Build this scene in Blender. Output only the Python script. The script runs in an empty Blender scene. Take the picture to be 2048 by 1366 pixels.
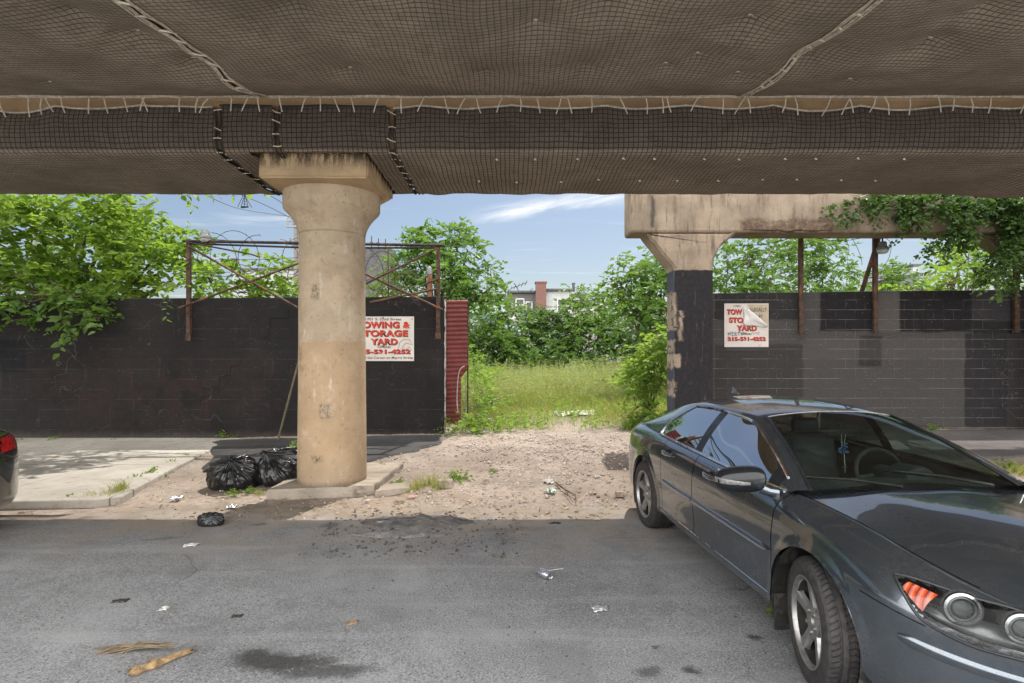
import bpy, bmesh, math, random
import numpy as np
from mathutils import Vector, Matrix, noise
R = math.radians
rng = np.random.default_rng(7)
random.seed(7)
scene = bpy.context.scene
col = scene.collection
FPX, HY, CH = 1150.0, 700.0, 1.808          # focal length in photo pixels, horizon row, eye height

def P(px, py, Y):                            # photo pixel at distance Y -> world
    return Vector(((px - 1024) * Y / FPX, Y, CH - (py - HY) * Y / FPX))
def G(px, py, z=0.0):                        # photo pixel on the ground at height z
    Y = FPX * (CH - z) / (py - HY)
    return Vector(((px - 1024) * Y / FPX, Y, z))

# ------------------------------------------------------------------ object helpers
def tag(o, label=None, cat=None, group=None, kind=None):
    for k, v in (('label', label), ('category', cat), ('group', group), ('kind', kind)):
        if v: o[k] = v
    return o
def thing(name, label, cat, loc=(0, 0, 0), group=None):
    o = bpy.data.objects.new(name, None); col.objects.link(o)
    o.location = loc; o.empty_display_size = .2
    return tag(o, label, cat, group)
def world_loc(p):
    v = Vector((0, 0, 0))
    while p is not None:
        v += Vector(p.location); p = p.parent
    return v
def mesh_obj(name, V, F, mats, parent=None, origin=None, smooth=False, mi=None, uv=None):
    """one mesh object; V in world coordinates"""
    V = np.asarray(V, dtype=np.float64).reshape(-1, 3)
    if parent is not None and origin is None:
        origin = world_loc(parent)
    if origin is None: origin = Vector((0, 0, 0))
    V = V - np.array(origin)
    me = bpy.data.meshes.new(name)
    if isinstance(F, np.ndarray):
        n, k = F.shape
        me.vertices.add(len(V)); me.vertices.foreach_set('co', V.ravel())
        me.loops.add(n * k); me.loops.foreach_set('vertex_index', F.ravel().astype(np.int32))
        me.polygons.add(n); me.polygons.foreach_set('loop_start', np.arange(0, n * k, k, dtype=np.int32))
        me.update(calc_edges=True)
    else:
        me.from_pydata([tuple(v) for v in V], [], [tuple(f) for f in F])
    for m in (mats if isinstance(mats, (list, tuple)) else [mats]): me.materials.append(m)
    if mi is not None: me.polygons.foreach_set('material_index', np.asarray(mi, dtype=np.int32))
    if smooth: me.polygons.foreach_set('use_smooth', np.ones(len(me.polygons), dtype=bool))
    if uv is not None:
        l = me.uv_layers.new(name='UVMap')
        idx = np.empty(len(me.loops), dtype=np.int32); me.loops.foreach_get('vertex_index', idx)
        l.data.foreach_set('uv', np.asarray(uv, dtype=np.float64)[idx].ravel())
    me.validate(clean_customdata=False); me.update()
    o = bpy.data.objects.new(name, me); col.objects.link(o)
    if parent is not None:
        o.parent = parent
        o.location = Vector(origin) - world_loc(parent)
    else: o.location = origin
    return o
def children(o): return [c for c in bpy.data.objects if c.parent == o]
def copy_tree(o, parent=None):
    c = o.copy(); col.objects.link(c)
    if parent is not None: c.parent = parent
    for ch in children(o): copy_tree(ch, c)
    return c

class MB:
    def __init__(s): s.V = []; s.F = []; s.mi = []; s.m = 0
    def add(s, V, F):
        b = len(s.V); s.V += [tuple(v) for v in V]
        s.F += [tuple(i + b for i in f) for f in F]; s.mi += [s.m] * len(F); return s
    def box(s, c, size, rot=None, bev=0.0):
        hx, hy, hz = [d / 2 for d in size]; b = min(bev, hx * .9, hy * .9, hz * .9)
        bm = bmesh.new(); bmesh.ops.create_cube(bm, size=1)
        for v in bm.verts: v.co = Vector((v.co.x * size[0], v.co.y * size[1], v.co.z * size[2]))
        if b > 0: bmesh.ops.bevel(bm, geom=bm.edges[:], offset=b, segments=1, affect='EDGES')
        Mx = rot.to_4x4() if rot is not None else Matrix()
        V = [Mx @ v.co + Vector(c) for v in bm.verts]; bm.verts.index_update()
        s.add(V, [[v.index for v in f.verts] for f in bm.faces]); bm.free(); return s
    def tube(s, pts, r, n=8, caps=True):
        pts = [Vector(p) for p in pts]; k = len(pts)
        rr = r if isinstance(r, (list, tuple, np.ndarray)) else [r] * k
        V = []; up = Vector((0, 0, 1)); u = None
        for i in range(k):
            t = (pts[min(i + 1, k - 1)] - pts[max(i - 1, 0)])
            t = t.normalized() if t.length > 1e-9 else Vector((0, 0, 1))
            if u is None:
                u = t.cross(up if abs(t.z) < .95 else Vector((1, 0, 0))).normalized()
            else:
                u = (u - t * u.dot(t)); u = u.normalized() if u.length > 1e-6 else t.orthogonal().normalized()
            w = t.cross(u)
            for j in range(n):
                a = 2 * math.pi * j / n
                V.append(pts[i] + (u * math.cos(a) + w * math.sin(a)) * rr[i])
        F = [(i * n + j, i * n + (j + 1) % n, (i + 1) * n + (j + 1) % n, (i + 1) * n + j) for i in range(k - 1) for j in range(n)]
        if caps: F += [tuple(range(n - 1, -1, -1)), tuple((k - 1) * n + j for j in range(n))]
        return s.add(V, F)
    def lathe(s, prof, c, n=40, axis='Z', caps=True):
        V = []
        for (r, z) in prof:
            for j in range(n):
                a = 2 * math.pi * j / n; x, y = r * math.cos(a), r * math.sin(a)
                v = {'Z': (x, y, z), 'Y': (x, z, y), 'X': (z, x, y)}[axis]
                V.append(Vector(v) + Vector(c))
        k = len(prof)
        F = [(i * n + j, i * n + (j + 1) % n, (i + 1) * n + (j + 1) % n, (i + 1) * n + j) for i in range(k - 1) for j in range(n)]
        if caps: F += [tuple(range(n - 1, -1, -1)), tuple((k - 1) * n + j for j in range(n))]
        return s.add(V, F)
    def prism(s, poly, d):                   # poly: list of Vector, d: extrusion vector
        n = len(poly); d = Vector(d)
        V = [Vector(p) for p in poly] + [Vector(p) + d for p in poly]
        F = [tuple(range(n)), tuple(range(2 * n - 1, n - 1, -1))] + [(j, j + n, (j + 1) % n + n, (j + 1) % n) for j in range(n)]
        return s.add(V, F)
    def build(s, name, mats, parent=None, origin=None, smooth=False, fix=True, bevel=0, angle=40):
        o = mesh_obj(name, s.V, s.F, mats, parent, origin, mi=s.mi)
        if fix:
            bm = bmesh.new(); bm.from_mesh(o.data); bmesh.ops.recalc_face_normals(bm, faces=bm.faces); bm.to_mesh(o.data); bm.free()
        if smooth:
            o.data.polygons.foreach_set('use_smooth', np.ones(len(o.data.polygons), dtype=bool))
            try: o.data.set_sharp_from_angle(angle=R(angle))
            except Exception: pass
        if bevel:
            b = o.modifiers.new('bevel', 'BEVEL'); b.width = bevel; b.segments = 2; b.limit_method = 'ANGLE'; b.angle_limit = R(35)
        return o

def grid_faces(nu, nv):
    i = np.arange(nu - 1)[:, None]; j = np.arange(nv - 1)[None, :]
    a = (i * nv + j).ravel()
    return np.stack([a, a + nv, a + nv + 1, a + 1], 1)

def fbm(x, y, s, seed=0, oct=4):
    """cheap value noise on numpy arrays, about -1..1"""
    x = np.asarray(x, float) * s + seed * 17.3; y = np.asarray(y, float) * s - seed * 9.1
    out = np.zeros(np.broadcast(x, y).shape); amp = 1.0; tot = 0
    for o in range(oct):
        xi = np.floor(x).astype(np.int64); yi = np.floor(y).astype(np.int64); fx = x - xi; fy = y - yi
        fx = fx * fx * (3 - 2 * fx); fy = fy * fy * (3 - 2 * fy)
        def h(a, b):
            n = (a * 374761393 + b * 668265263 + seed * 1442695 + o * 9781) & 0xffffffff
            n = ((n ^ (n >> 13)) * 1274126177) & 0xffffffff
            return ((n ^ (n >> 16)) & 0xffff) / 32767.5 - 1
        out = out + amp * ((h(xi, yi) * (1 - fx) + h(xi + 1, yi) * fx) * (1 - fy) + (h(xi, yi + 1) * (1 - fx) + h(xi + 1, yi + 1) * fx) * fy)
        tot += amp; amp *= .5; x = x * 2.03 + 3.1; y = y * 2.03 + 1.7
    return out / tot

# ------------------------------------------------------------------ materials
class NT:
    def __init__(s, name):
        s.mat = bpy.data.materials.new(name); s.mat.use_nodes = True
        s.t = s.mat.node_tree; s.t.nodes.clear()
        s.out = s.n('ShaderNodeOutputMaterial'); s.b = s.n('ShaderNodeBsdfPrincipled')
        s.t.links.new(s.b.outputs[0], s.out.inputs['Surface'])
        s.tc = s.n('ShaderNodeTexCoord')
    def n(s, t, **k):
        x = s.t.nodes.new(t)
        for a, v in k.items(): setattr(x, a, v)
        return x
    def l(s, a, b): s.t.links.new(a, b)
    def set(s, inp, v):
        if hasattr(v, 'default_value') or hasattr(v, 'is_linked'): s.l(v, inp)
        elif isinstance(v, (tuple, list)) and len(v) == 3 and len(inp.default_value) == 4: inp.default_value = (*v, 1)
        else: inp.default_value = v
    def vec(s, space='Object', scale=(1, 1, 1), loc=(0, 0, 0), rot=(0, 0, 0)):
        m = s.n('ShaderNodeMapping'); s.l(s.tc.outputs[space], m.inputs[0])
        m.inputs['Scale'].default_value = scale; m.inputs['Location'].default_value = loc; m.inputs['Rotation'].default_value = rot
        return m.outputs[0]
    def noise(s, scale, detail=5, rough=.55, space='Object', stretch=(1, 1, 1), loc=(0, 0, 0), dist=0, vec=None):
        x = s.n('ShaderNodeTexNoise'); s.l(vec if vec is not None else s.vec(space, stretch, loc), x.inputs['Vector'])
        x.inputs['Scale'].default_value = scale; x.inputs['Detail'].default_value = detail; x.inputs['Roughness'].default_value = rough
        x.inputs['Distortion'].default_value = dist
        return x.outputs['Fac']
    def ramp(s, f, lo, hi, a=0., b=1.):
        m = s.n('ShaderNodeMapRange'); m.interpolation_type = 'SMOOTHSTEP'
        s.set(m.inputs[0], f); m.inputs[1].default_value = lo; m.inputs[2].default_value = hi
        m.inputs[3].default_value = a; m.inputs[4].default_value = b; return m.outputs[0]
    def math(s, op, a, b=0., c=None):
        m = s.n('ShaderNodeMath', operation=op); s.set(m.inputs[0], a); s.set(m.inputs[1], b)
        if c is not None: s.set(m.inputs[2], c)
        return m.outputs[0]
    def mix(s, f, a, b, mode='MIX'):
        m = s.n('ShaderNodeMix', data_type='RGBA', blend_type=mode)
        s.set(m.inputs[0], f); s.set(m.inputs[6], a); s.set(m.inputs[7], b); return m.outputs[2]
    def sep(s, v):
        m = s.n('ShaderNodeSeparateXYZ'); s.l(v, m.inputs[0]); return m.outputs
    def comb(s, x=0., y=0., z=0.):
        m = s.n('ShaderNodeCombineXYZ'); s.set(m.inputs[0], x); s.set(m.inputs[1], y); s.set(m.inputs[2], z); return m.outputs[0]
    def warp(s, amt, scale, space='Object', detail=3):
        x = s.n('ShaderNodeTexNoise'); s.l(s.tc.outputs[space], x.inputs['Vector']); x.inputs['Scale'].default_value = scale; x.inputs['Detail'].default_value = detail
        a = s.n('ShaderNodeVectorMath', operation='SUBTRACT'); s.l(x.outputs['Color'], a.inputs[0]); a.inputs[1].default_value = (.5, .5, .5)
        b = s.n('ShaderNodeVectorMath', operation='SCALE'); s.l(a.outputs[0], b.inputs[0]); b.inputs['Scale'].default_value = amt
        c = s.n('ShaderNodeVectorMath', operation='ADD'); s.l(s.tc.outputs[space], c.inputs[0]); s.l(b.outputs[0], c.inputs[1]); return c.outputs[0]
    def box(s, v, a, b, c, d, soft=.02):     # mask: a<x<b, c<z<d  (v = separated xyz)
        m = None
        for o, lo, hi in ((v[0], a, b), (v[2], c, d)):
            u = s.math('MULTIPLY', s.ramp(o, lo - soft, lo + soft), s.ramp(o, hi - soft, hi + soft, 1., 0.))
            m = u if m is None else s.math('MULTIPLY', m, u)
        return m
    def bump(s, h, strength=.5, dist=.01, normal=None):
        b = s.n('ShaderNodeBump'); b.inputs['Strength'].default_value = strength; b.inputs['Distance'].default_value = dist
        s.l(h, b.inputs['Height'])
        if normal is not None: s.l(normal, b.inputs['Normal'])
        return b.outputs[0]
    def fin(s, color=None, rough=None, metal=None, normal=None, spec=None, **kw):
        for k, v in (('Base Color', color), ('Roughness', rough), ('Metallic', metal), ('Specular IOR Level', spec)):
            if v is not None: s.set(s.b.inputs[k], v)
        for k, v in kw.items(): s.set(s.b.inputs[k.replace('_', ' ')], v)
        if normal is not None: s.l(normal, s.b.inputs['Normal'])
        return s.mat

def simple(name, c, rough=.6, metal=0., var=.25, scale=8., bump=.15, bscale=40., bd=.004, spec=.4, stain=None, **kw):
    """plain surface with mottled colour and a fine bump"""
    t = NT(name)
    f = t.noise(scale, 6)
    c2 = tuple(x * (1 - var) for x in c); c3 = tuple(min(1, x * (1 + var)) for x in c)
    cc = t.mix(t.ramp(f, .3, .7), c2, c3)
    if stain:                                # (colour, scale, lo, hi, stretch)
        cc = t.mix(t.ramp(t.noise(stain[1], 6, stretch=stain[4] if len(stain) > 4 else (1, 1, 1)), stain[2], stain[3]), cc, stain[0])
    nm = t.bump(t.noise(bscale, 6, .65), bump, bd) if bump else None
    return t.fin(cc, t.ramp(t.noise(scale * 2.3, 4), .3, .7, max(.02, rough - .1), min(1, rough + .1)), metal, nm, spec, **kw)

def leaf_mat(name, c, c2, trans=.5, gloss=.45):
    t = NT(name)
    oi = t.n('ShaderNodeAttribute', attribute_name='tint', attribute_type='GEOMETRY')
    cc = t.mix(oi.outputs['Fac'], c, c2)
    d = t.b; t.set(d.inputs['Base Color'], cc); d.inputs['Roughness'].default_value = gloss; d.inputs['Specular IOR Level'].default_value = .35
    tr = t.n('ShaderNodeBsdfTranslucent'); t.l(t.mix(.5, cc, tuple(min(1, x * y) for x, y in zip(c2, (2.0, 1.9, .7)))), tr.inputs[0])
    m = t.n('ShaderNodeMixShader'); m.inputs[0].default_value = trans
    t.l(d.outputs[0], m.inputs[1]); t.l(tr.outputs[0], m.inputs[2]); t.l(m.outputs[0], t.out.inputs[0])
    return t.mat

CLOUD_FILL = 43.0
# ------------------------------------------------------------------ world, sun, camera
SUN = Vector((.18, .55, 1.0)).normalized()
EL = math.asin(SUN.z); AZ = math.atan2(SUN.x, SUN.y)
w = bpy.data.worlds.new('World'); scene.world = w; w.use_nodes = True
nt = w.node_tree; nt.nodes.clear()
bg = nt.nodes.new('ShaderNodeBackground'); wo = nt.nodes.new('ShaderNodeOutputWorld')
sky = nt.nodes.new('ShaderNodeTexSky'); sky.sky_type = 'NISHITA'; sky.sun_disc = False
sky.sun_elevation = EL; sky.sun_rotation = AZ; sky.air_density = 1.0; sky.dust_density = 1.5; sky.ozone_density = 1.0; sky.altitude = 20
tc = nt.nodes.new('ShaderNodeTexCoord')
# wispy clouds, laid out by sky direction
sx = nt.nodes.new('ShaderNodeSeparateXYZ'); nt.links.new(tc.outputs['Generated'], sx.inputs[0])
def wm(op, a, b):
    m = nt.nodes.new('ShaderNodeMath'); m.operation = op
    for i, v in ((0, a), (1, b)):
        if isinstance(v, (int, float)): m.inputs[i].default_value = v
        else: nt.links.new(v, m.inputs[i])
    return m.outputs[0]
zz = wm('MAXIMUM', sx.outputs[2], .03)
cx_ = nt.nodes.new('ShaderNodeCombineXYZ'); nt.links.new(wm('DIVIDE', sx.outputs[0], zz), cx_.inputs[0]); nt.links.new(wm('DIVIDE', sx.outputs[1], zz), cx_.inputs[1])
cm = nt.nodes.new('ShaderNodeMapping'); cm.inputs['Scale'].default_value = (.5, 1.25, 1); cm.inputs['Location'].default_value = (.34, .18, 0); cm.inputs['Rotation'].default_value = (0, 0, R(-14))
nt.links.new(cx_.outputs[0], cm.inputs[0])
cn = nt.nodes.new('ShaderNodeTexNoise'); cn.inputs['Scale'].default_value = 1.0; cn.inputs['Detail'].default_value = 9; cn.inputs['Roughness'].default_value = .62; cn.inputs['Distortion'].default_value = .5
nt.links.new(cm.outputs[0], cn.inputs['Vector'])
mr = nt.nodes.new('ShaderNodeMapRange'); mr.inputs[1].default_value = .52; mr.inputs[2].default_value = .82; mr.inputs[3].default_value = 0; mr.inputs[4].default_value = .8
mr.interpolation_type = 'SMOOTHSTEP'; nt.links.new(cn.outputs['Fac'], mr.inputs[0])
mx = nt.nodes.new('ShaderNodeMix'); mx.data_type = 'RGBA'; nt.links.new(mr.outputs[0], mx.inputs[0]); nt.links.new(sky.outputs[0], mx.inputs[6]); mx.inputs[7].default_value = (9.5, 9.8, 10.2, 1)
# unseen bright cloud added behind the camera and overhead as fill light
cm2 = nt.nodes.new('ShaderNodeTexNoise'); cm2.inputs['Scale'].default_value = 2.2; cm2.inputs['Detail'].default_value = 7; nt.links.new(tc.outputs['Generated'], cm2.inputs['Vector'])
mb2 = nt.nodes.new('ShaderNodeMapRange'); mb2.interpolation_type = 'SMOOTHSTEP'; mb2.inputs[1].default_value = -.10; mb2.inputs[2].default_value = .35
nt.links.new(wm('SUBTRACT', wm('MULTIPLY', cm2.outputs['Fac'], .7), wm('ADD', sx.outputs[1], .25)), mb2.inputs[0])
mx2 = nt.nodes.new('ShaderNodeMix'); mx2.data_type = 'RGBA'; nt.links.new(mb2.outputs[0], mx2.inputs[0]); nt.links.new(mx.outputs[2], mx2.inputs[6]); mx2.inputs[7].default_value = (CLOUD_FILL, CLOUD_FILL * .99, CLOUD_FILL * .975, 1)
# one long wisp of cloud high ahead, slanting up to the right
def wsm(v, a, b, c=0., d=1.):
    m = nt.nodes.new('ShaderNodeMapRange'); m.interpolation_type = 'SMOOTHSTEP'; nt.links.new(v, m.inputs[0])
    for i, q in enumerate((a, b, c, d)): m.inputs[i + 1].default_value = q
    return m.outputs[0]
wy = wm('MAXIMUM', sx.outputs[1], .05); wa = wm('DIVIDE', sx.outputs[0], wy); wb = wm('DIVIDE', sx.outputs[2], wy)
wc = nt.nodes.new('ShaderNodeCombineXYZ'); nt.links.new(wm('MULTIPLY', wa, 9.), wc.inputs[0]); nt.links.new(wm('MULTIPLY', wm('SUBTRACT', wb, wm('MULTIPLY', wa, .17)), 40.), wc.inputs[1])
wn = nt.nodes.new('ShaderNodeTexNoise'); wn.inputs['Scale'].default_value = 1.0; wn.inputs['Detail'].default_value = 8; wn.inputs['Roughness'].default_value = .6; wn.inputs['Distortion'].default_value = .6; nt.links.new(wc.outputs[0], wn.inputs['Vector'])
wd = wm('ABSOLUTE', wm('ADD', wm('SUBTRACT', wm('SUBTRACT', wb, .252), wm('MULTIPLY', wm('SUBTRACT', wa, .0575), .169)), wm('MULTIPLY', wm('SUBTRACT', wn.outputs['Fac'], .5), .03)), 0.)
wk = wm('MULTIPLY', wm('MULTIPLY', wsm(wd, .0, .022, 1., 0.), wsm(wa, -.10, .02)), wm('MULTIPLY', wsm(wa, .16, .24, 1., 0.), wsm(wn.outputs['Fac'], .30, .62)))
mx3 = nt.nodes.new('ShaderNodeMix'); mx3.data_type = 'RGBA'; nt.links.new(wm('MULTIPLY', wk, .85), mx3.inputs[0]); nt.links.new(mx2.outputs[2], mx3.inputs[6]); mx3.inputs[7].default_value = (10.2, 10.4, 10.6, 1)
nt.links.new(mx3.outputs[2], bg.inputs[0]); bg.inputs[1].default_value = .076
nt.links.new(bg.outputs[0], wo.inputs[0])

sl = bpy.data.lights.new('sun', 'SUN'); sl.energy = 3.7; sl.angle = R(.5); sl.color = (1, .95, .87)
so = bpy.data.objects.new('sun', sl); col.objects.link(so); so.rotation_euler = SUN.to_track_quat('Z', 'Y').to_euler(); so.location = (4, 12, 22)

cd = bpy.data.cameras.new('camera'); cam = bpy.data.objects.new('camera', cd); col.objects.link(cam); scene.camera = cam
cam.location = (0, 0, CH); cam.rotation_euler = (R(90), 0, 0)
cd.sensor_width = 36; cd.lens = FPX / 2048 * 36; cd.shift_y = (HY - 683) / 2048; cd.clip_end = 2000; cd.clip_start = .05
vs = scene.view_settings; vs.view_transform = 'Standard'; vs.look = 'None'; vs.gamma = 1; vs.exposure = EXPO if 'EXPO' in globals() else 0.55
scene.cycles.max_bounces = 8; scene.cycles.diffuse_bounces = 5; scene.cycles.transparent_max_bounces = 16
# ================================================================== ground
def sstep(x, a, b):
    t = np.clip((np.asarray(x, float) - a) / (b - a), 0, 1); return t * t * (3 - 2 * t)
def gz(X, Y):
    X = np.asarray(X, float); Y = np.asarray(Y, float)
    side = -.05 + .17 * sstep(X, -10, -1) + .05 * sstep(X, -1, 5)
    return sstep(Y, 7, 11.4) * side + .25 * sstep(Y, 18, 60)
def gpt(px, py, dz=0.):                       # pixel on the sloping ground
    z = 0.
    for _ in range(8):
        p = G(px, py, z); z = float(gz(p.x, p.y)) + dz
    return p
xs = np.concatenate([-np.geomspace(600, 16, 24), np.linspace(-15.5, 15.5, 280), np.geomspace(16, 600, 24)])
ys = np.concatenate([-np.geomspace(300, 9, 12), np.linspace(-8, 5.4, 30), np.linspace(5.5, 12.5, 150), np.linspace(12.6, 30, 90), np.geomspace(31, 900, 24)])
XX, YY = np.meshgrid(xs, ys, indexing='ij')
near = (np.abs(XX) < 15.6) & (YY > 5) & (YY < 31)
ZZ = gz(XX, YY) - .012 * (YY < 7.2) + np.where(near, .018 * fbm(XX, YY, 1.1, 3) + .012 * fbm(XX, YY, 5.0, 5), 0) * sstep(YY, 6.3, 7.4)

t = NT('dirt')
n1 = t.noise(.9, 8, .6); n2 = t.noise(14, 8, .7); n3 = t.noise(90, 3, .6)
vor = t.n('ShaderNodeTexVoronoi'); t.l(t.vec(), vor.inputs['Vector']); vor.inputs['Scale'].default_value = 38
c = t.mix(t.ramp(n1, .35, .65), (.27, .215, .17), (.36, .30, .25))
c = t.mix(t.ramp(n2, .45, .7), c, (.20, .16, .13)); c = t.mix(t.math('MULTIPLY', t.ramp(t.noise(2.1, 8, .7, loc=(7, 3, 0)), .48, .62), .55), c, (.17, .135, .11)); c = t.mix(t.math('MULTIPLY', t.ramp(t.noise(.55, 6, .65, loc=(2, 9, 0)), .5, .62), .45), c, (.21, .18, .16))
pv = t.math('MULTIPLY', t.ramp(vor.outputs['Distance'], .12, .34, 1, 0), t.ramp(t.noise(3, 5), .4, .6))
c = t.mix(t.math('MULTIPLY', pv, .75), c, t.mix(t.ramp(t.sep(vor.outputs['Color'])[0], .2, .8), (.30, .27, .24), (.52, .47, .42)))
v = t.sep(t.tc.outputs['Object'])
grassy = t.math('MULTIPLY', t.ramp(v[1], 12.2, 16), t.ramp(t.noise(.8, 6), .3, .55))
c = t.mix(grassy, c, t.mix(t.ramp(n2, .3, .7), (.055, .085, .02), (.12, .12, .05)))
h = t.math('ADD', t.math('MULTIPLY', n2, .5), t.math('ADD', t.math('MULTIPLY', pv, .5), t.math('MULTIPLY', n3, .25)))
m_dirt = t.fin(c, .95, 0, t.bump(h, .7, .03), .2)
o = mesh_obj('dirt_ground', np.stack([XX, YY, ZZ], -1).reshape(-1, 3), grid_faces(len(xs), len(ys)), m_dirt, smooth=True)
tag(o, kind='structure')

# asphalt roadway under the viaduct, edge broken and ragged
def asphalt(name, ca, cb, dust, patches=True):
    t = NT(name)
    big = t.noise(.35, 7, .6); mid = t.noise(3.5, 8, .65); fine = t.noise(170, 3, .7); agg = t.noise(85, 4, .75)
    c = t.mix(t.ramp(mid, .3, .7), ca, cb)
    c = t.mix(t.ramp(big, .42, .66), c, tuple(x * .78 for x in ca))
    c = t.mix(t.ramp(agg, .52, .66), c, tuple(x * 1.4 for x in cb))
    c = t.mix(t.ramp(agg, .47, .36), c, tuple(x * .36 for x in ca))
    vo = t.n('ShaderNodeTexVoronoi'); t.l(t.vec(), vo.inputs['Vector']); vo.inputs['Scale'].default_value = 16
    sk = t.math('MULTIPLY', t.ramp(t.math('ADD', vo.outputs['Distance'], t.math('MULTIPLY', t.noise(60, 3), .25)), .22, .27, 1, 0), t.ramp(t.noise(2.4, 6, .7, loc=(8, 1, 0)), .36, .54)); c = t.mix(t.math('MULTIPLY', sk, .8), c, tuple(x * .25 for x in ca))
    v = t.sep(t.tc.outputs['Object'])
    dm = t.math('MULTIPLY', t.ramp(v[1], dust[0], dust[1]), t.ramp(t.noise(1.6, 7, .65), .36, .62))
    c = t.mix(t.math('MULTIPLY', dm, .85), c, (.25, .205, .165))
    c = t.mix(t.math('MULTIPLY', t.ramp(t.math('ADD', v[1], t.math('MULTIPLY', t.noise(2.5, 6, .65), .7)), dust[1] - .15, dust[1] + .45), .85), c, t.mix(t.ramp(mid, .35, .65), (.22, .175, .135), (.31, .255, .20)))
    ds = t.noise(26, 6, .72); c = t.mix(t.math('MULTIPLY', t.ramp(ds, .60, .70), .55), c, tuple(x * .32 for x in ca))
    pt = t.noise(1.3, 7, .62, loc=(4, 2, 0)); c = t.mix(t.math('MULTIPLY', t.ramp(pt, .54, .62), .35), c, tuple(x * .6 for x in ca)); c = t.mix(t.math('MULTIPLY', t.ramp(pt, .44, .36), .30), c, tuple(x * 1.25 for x in cb))
    # tyre-polished streaks along the street
    st = t.noise(1.0, 6, .6, stretch=(.25, 2.6, 1)); c = t.mix(t.math('MULTIPLY', t.ramp(st, .5, .72), .45), c, tuple(x * 1.35 for x in cb))
    # spilled oil, as stains with their own outlines
    if patches:
        vw = t.sep(t.warp(.5, 2.2, detail=6))
        for (ox, oy, rx, ry, k) in OIL:
            dx = t.math('DIVIDE', t.math('SUBTRACT', vw[0], ox), rx); dy = t.math('DIVIDE', t.math('SUBTRACT', vw[1], oy), ry)
            d = t.math('SQRT', t.math('ADD', t.math('MULTIPLY', dx, dx), t.math('MULTIPLY', dy, dy)))
            c = t.mix(t.math('MULTIPLY', t.math('MULTIPLY', t.ramp(d, .35, 1.2, 1, 0), t.ramp(t.math('ADD', t.noise(34, 6, .75), t.math('MULTIPLY', t.ramp(d, .2, 1.1, 1, 0), .22)), .44, .62)), k), c, (.022, .021, .020))
        cr = t.n('ShaderNodeTexVoronoi', feature='DISTANCE_TO_EDGE'); t.l(t.warp(.35, 1.3, detail=6), cr.inputs['Vector']); cr.inputs['Scale'].default_value = .55
        cm_ = t.math('MULTIPLY', t.ramp(cr.outputs['Distance'], .0015, .006, 1, 0), t.ramp(t.noise(.7, 3), .50, .60))
        c = t.mix(t.math('MULTIPLY', cm_, .5), c, (.06, .055, .05))
    h = t.math('ADD', agg, t.math('MULTIPLY', fine, .5))
    return t.fin(c, t.ramp(mid, .3, .7, .82, .95), 0, t.bump(h, .65, .012, t.bump(mid, .35, .03)), .3)
def oil(px, py, rx, ry, k):
    p = G(px, py); return (p.x, p.y, rx, ry, k)
OIL = [oil(560, 1330, .42, .16, .85), oil(640, 1358, .3, .1, .7), oil(655, 1054, .17, .10, .55), oil(1383, 1345, .09, .06, .8), oil(1524, 1281, .06, .05, .8), oil(1280, 1345, .1, .07, .6), oil(800, 1040, .7, .13, .3),
       oil(520, 1054, .14, .07, .5), oil(330, 1080, .25, .07, .35), oil(1295, 1300, .05, .04, .6), oil(1020, 1062, .5, .09, .3)]
m_road = asphalt('asphalt', (.188, .189, .193), (.245, .246, .250), (4.4, 6.2))
rx = np.linspace(-40, 40, 801)
edge = 6.62 + .10 * fbm(rx, rx * 0, .8, 11) + .07 * fbm(rx, rx * 0, 4, 12) + .25 * np.exp(-((rx + 3.2) / .8) ** 2) - .28 * sstep(rx, -4.2, -5.2) + .1 * sstep(rx, 1, 3)
ry = np.array([-30, -6, -2, 0, 1.5, 3, 4, 4.6, 5.2, 5.6, 6, 6.3]); V = []
for k, x in enumerate(rx):
    for y in list(ry) + [edge[k] - .08, edge[k]]:
        V.append((x, y, .004 + (.010 if y < edge[k] - .05 else -.014) + .006 * math.sin(x * .7 + y)))
o = mesh_obj('road', V, grid_faces(len(rx), len(ry) + 2), m_road, smooth=True); tag(o, kind='structure')

# pale pavement added out of view behind the camera to bounce sunlight
mb = MB(); mb.box((0, -9.5, .02), (80, 17, .2), bev=.03); tag(mb.build('bounce_pavement', simple('bounce_concrete', (.46, .455, .44), .9), origin=(0, -9.5, 0)), kind='structure')
# dark asphalt apron at the foot of the walls
OIL = []
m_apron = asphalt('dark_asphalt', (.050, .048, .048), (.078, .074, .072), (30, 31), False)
def ground_patch(name, pix, mat, dz, seed, rag=.12, n=26):
    pts = [gpt(*p) for p in pix]; poly = []
    for i in range(len(pts)):
        a, b = pts[i], pts[(i + 1) % len(pts)]
        for k in range(n):
            q = a.lerp(b, k / n); d = (b - a).normalized(); nn = Vector((-d.y, d.x, 0))
            s = float(fbm(q.x, q.y, 2.5, seed)) * rag
            poly.append((q.x + nn.x * s, q.y + nn.y * s))
    cx = sum(p[0] for p in poly) / len(poly); cy = sum(p[1] for p in poly) / len(poly)
    V = []; F = []; m = len(poly); rings = [1, .97, .9, .8, .65, .45, .25, .08]
    for k, r in enumerate(rings):
        for (x, y) in poly:
            X, Y = cx + (x - cx) * r, cy + (y - cy) * r
            z = float(gz(X, Y)) + .006 * float(fbm(X, Y, 3, 2)) + (dz if k else -.02)
            V.append((X, Y, z))
    for k in range(len(rings) - 1):
        for j in range(m): F.append((k * m + j, k * m + (j + 1) % m, (k + 1) * m + (j + 1) % m, (k + 1) * m + j))
    F.append(tuple((len(rings) - 1) * m + j for j in range(m)))
    o = mesh_obj(name, V, F, mat, smooth=True); tag(o, kind='structure'); return o
ground_patch('asphalt_apron', [(432, 884), (886, 872), (884, 886), (830, 905), (735, 925), (560, 930), (400, 945)], m_apron, .034, 5, .16)
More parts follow.
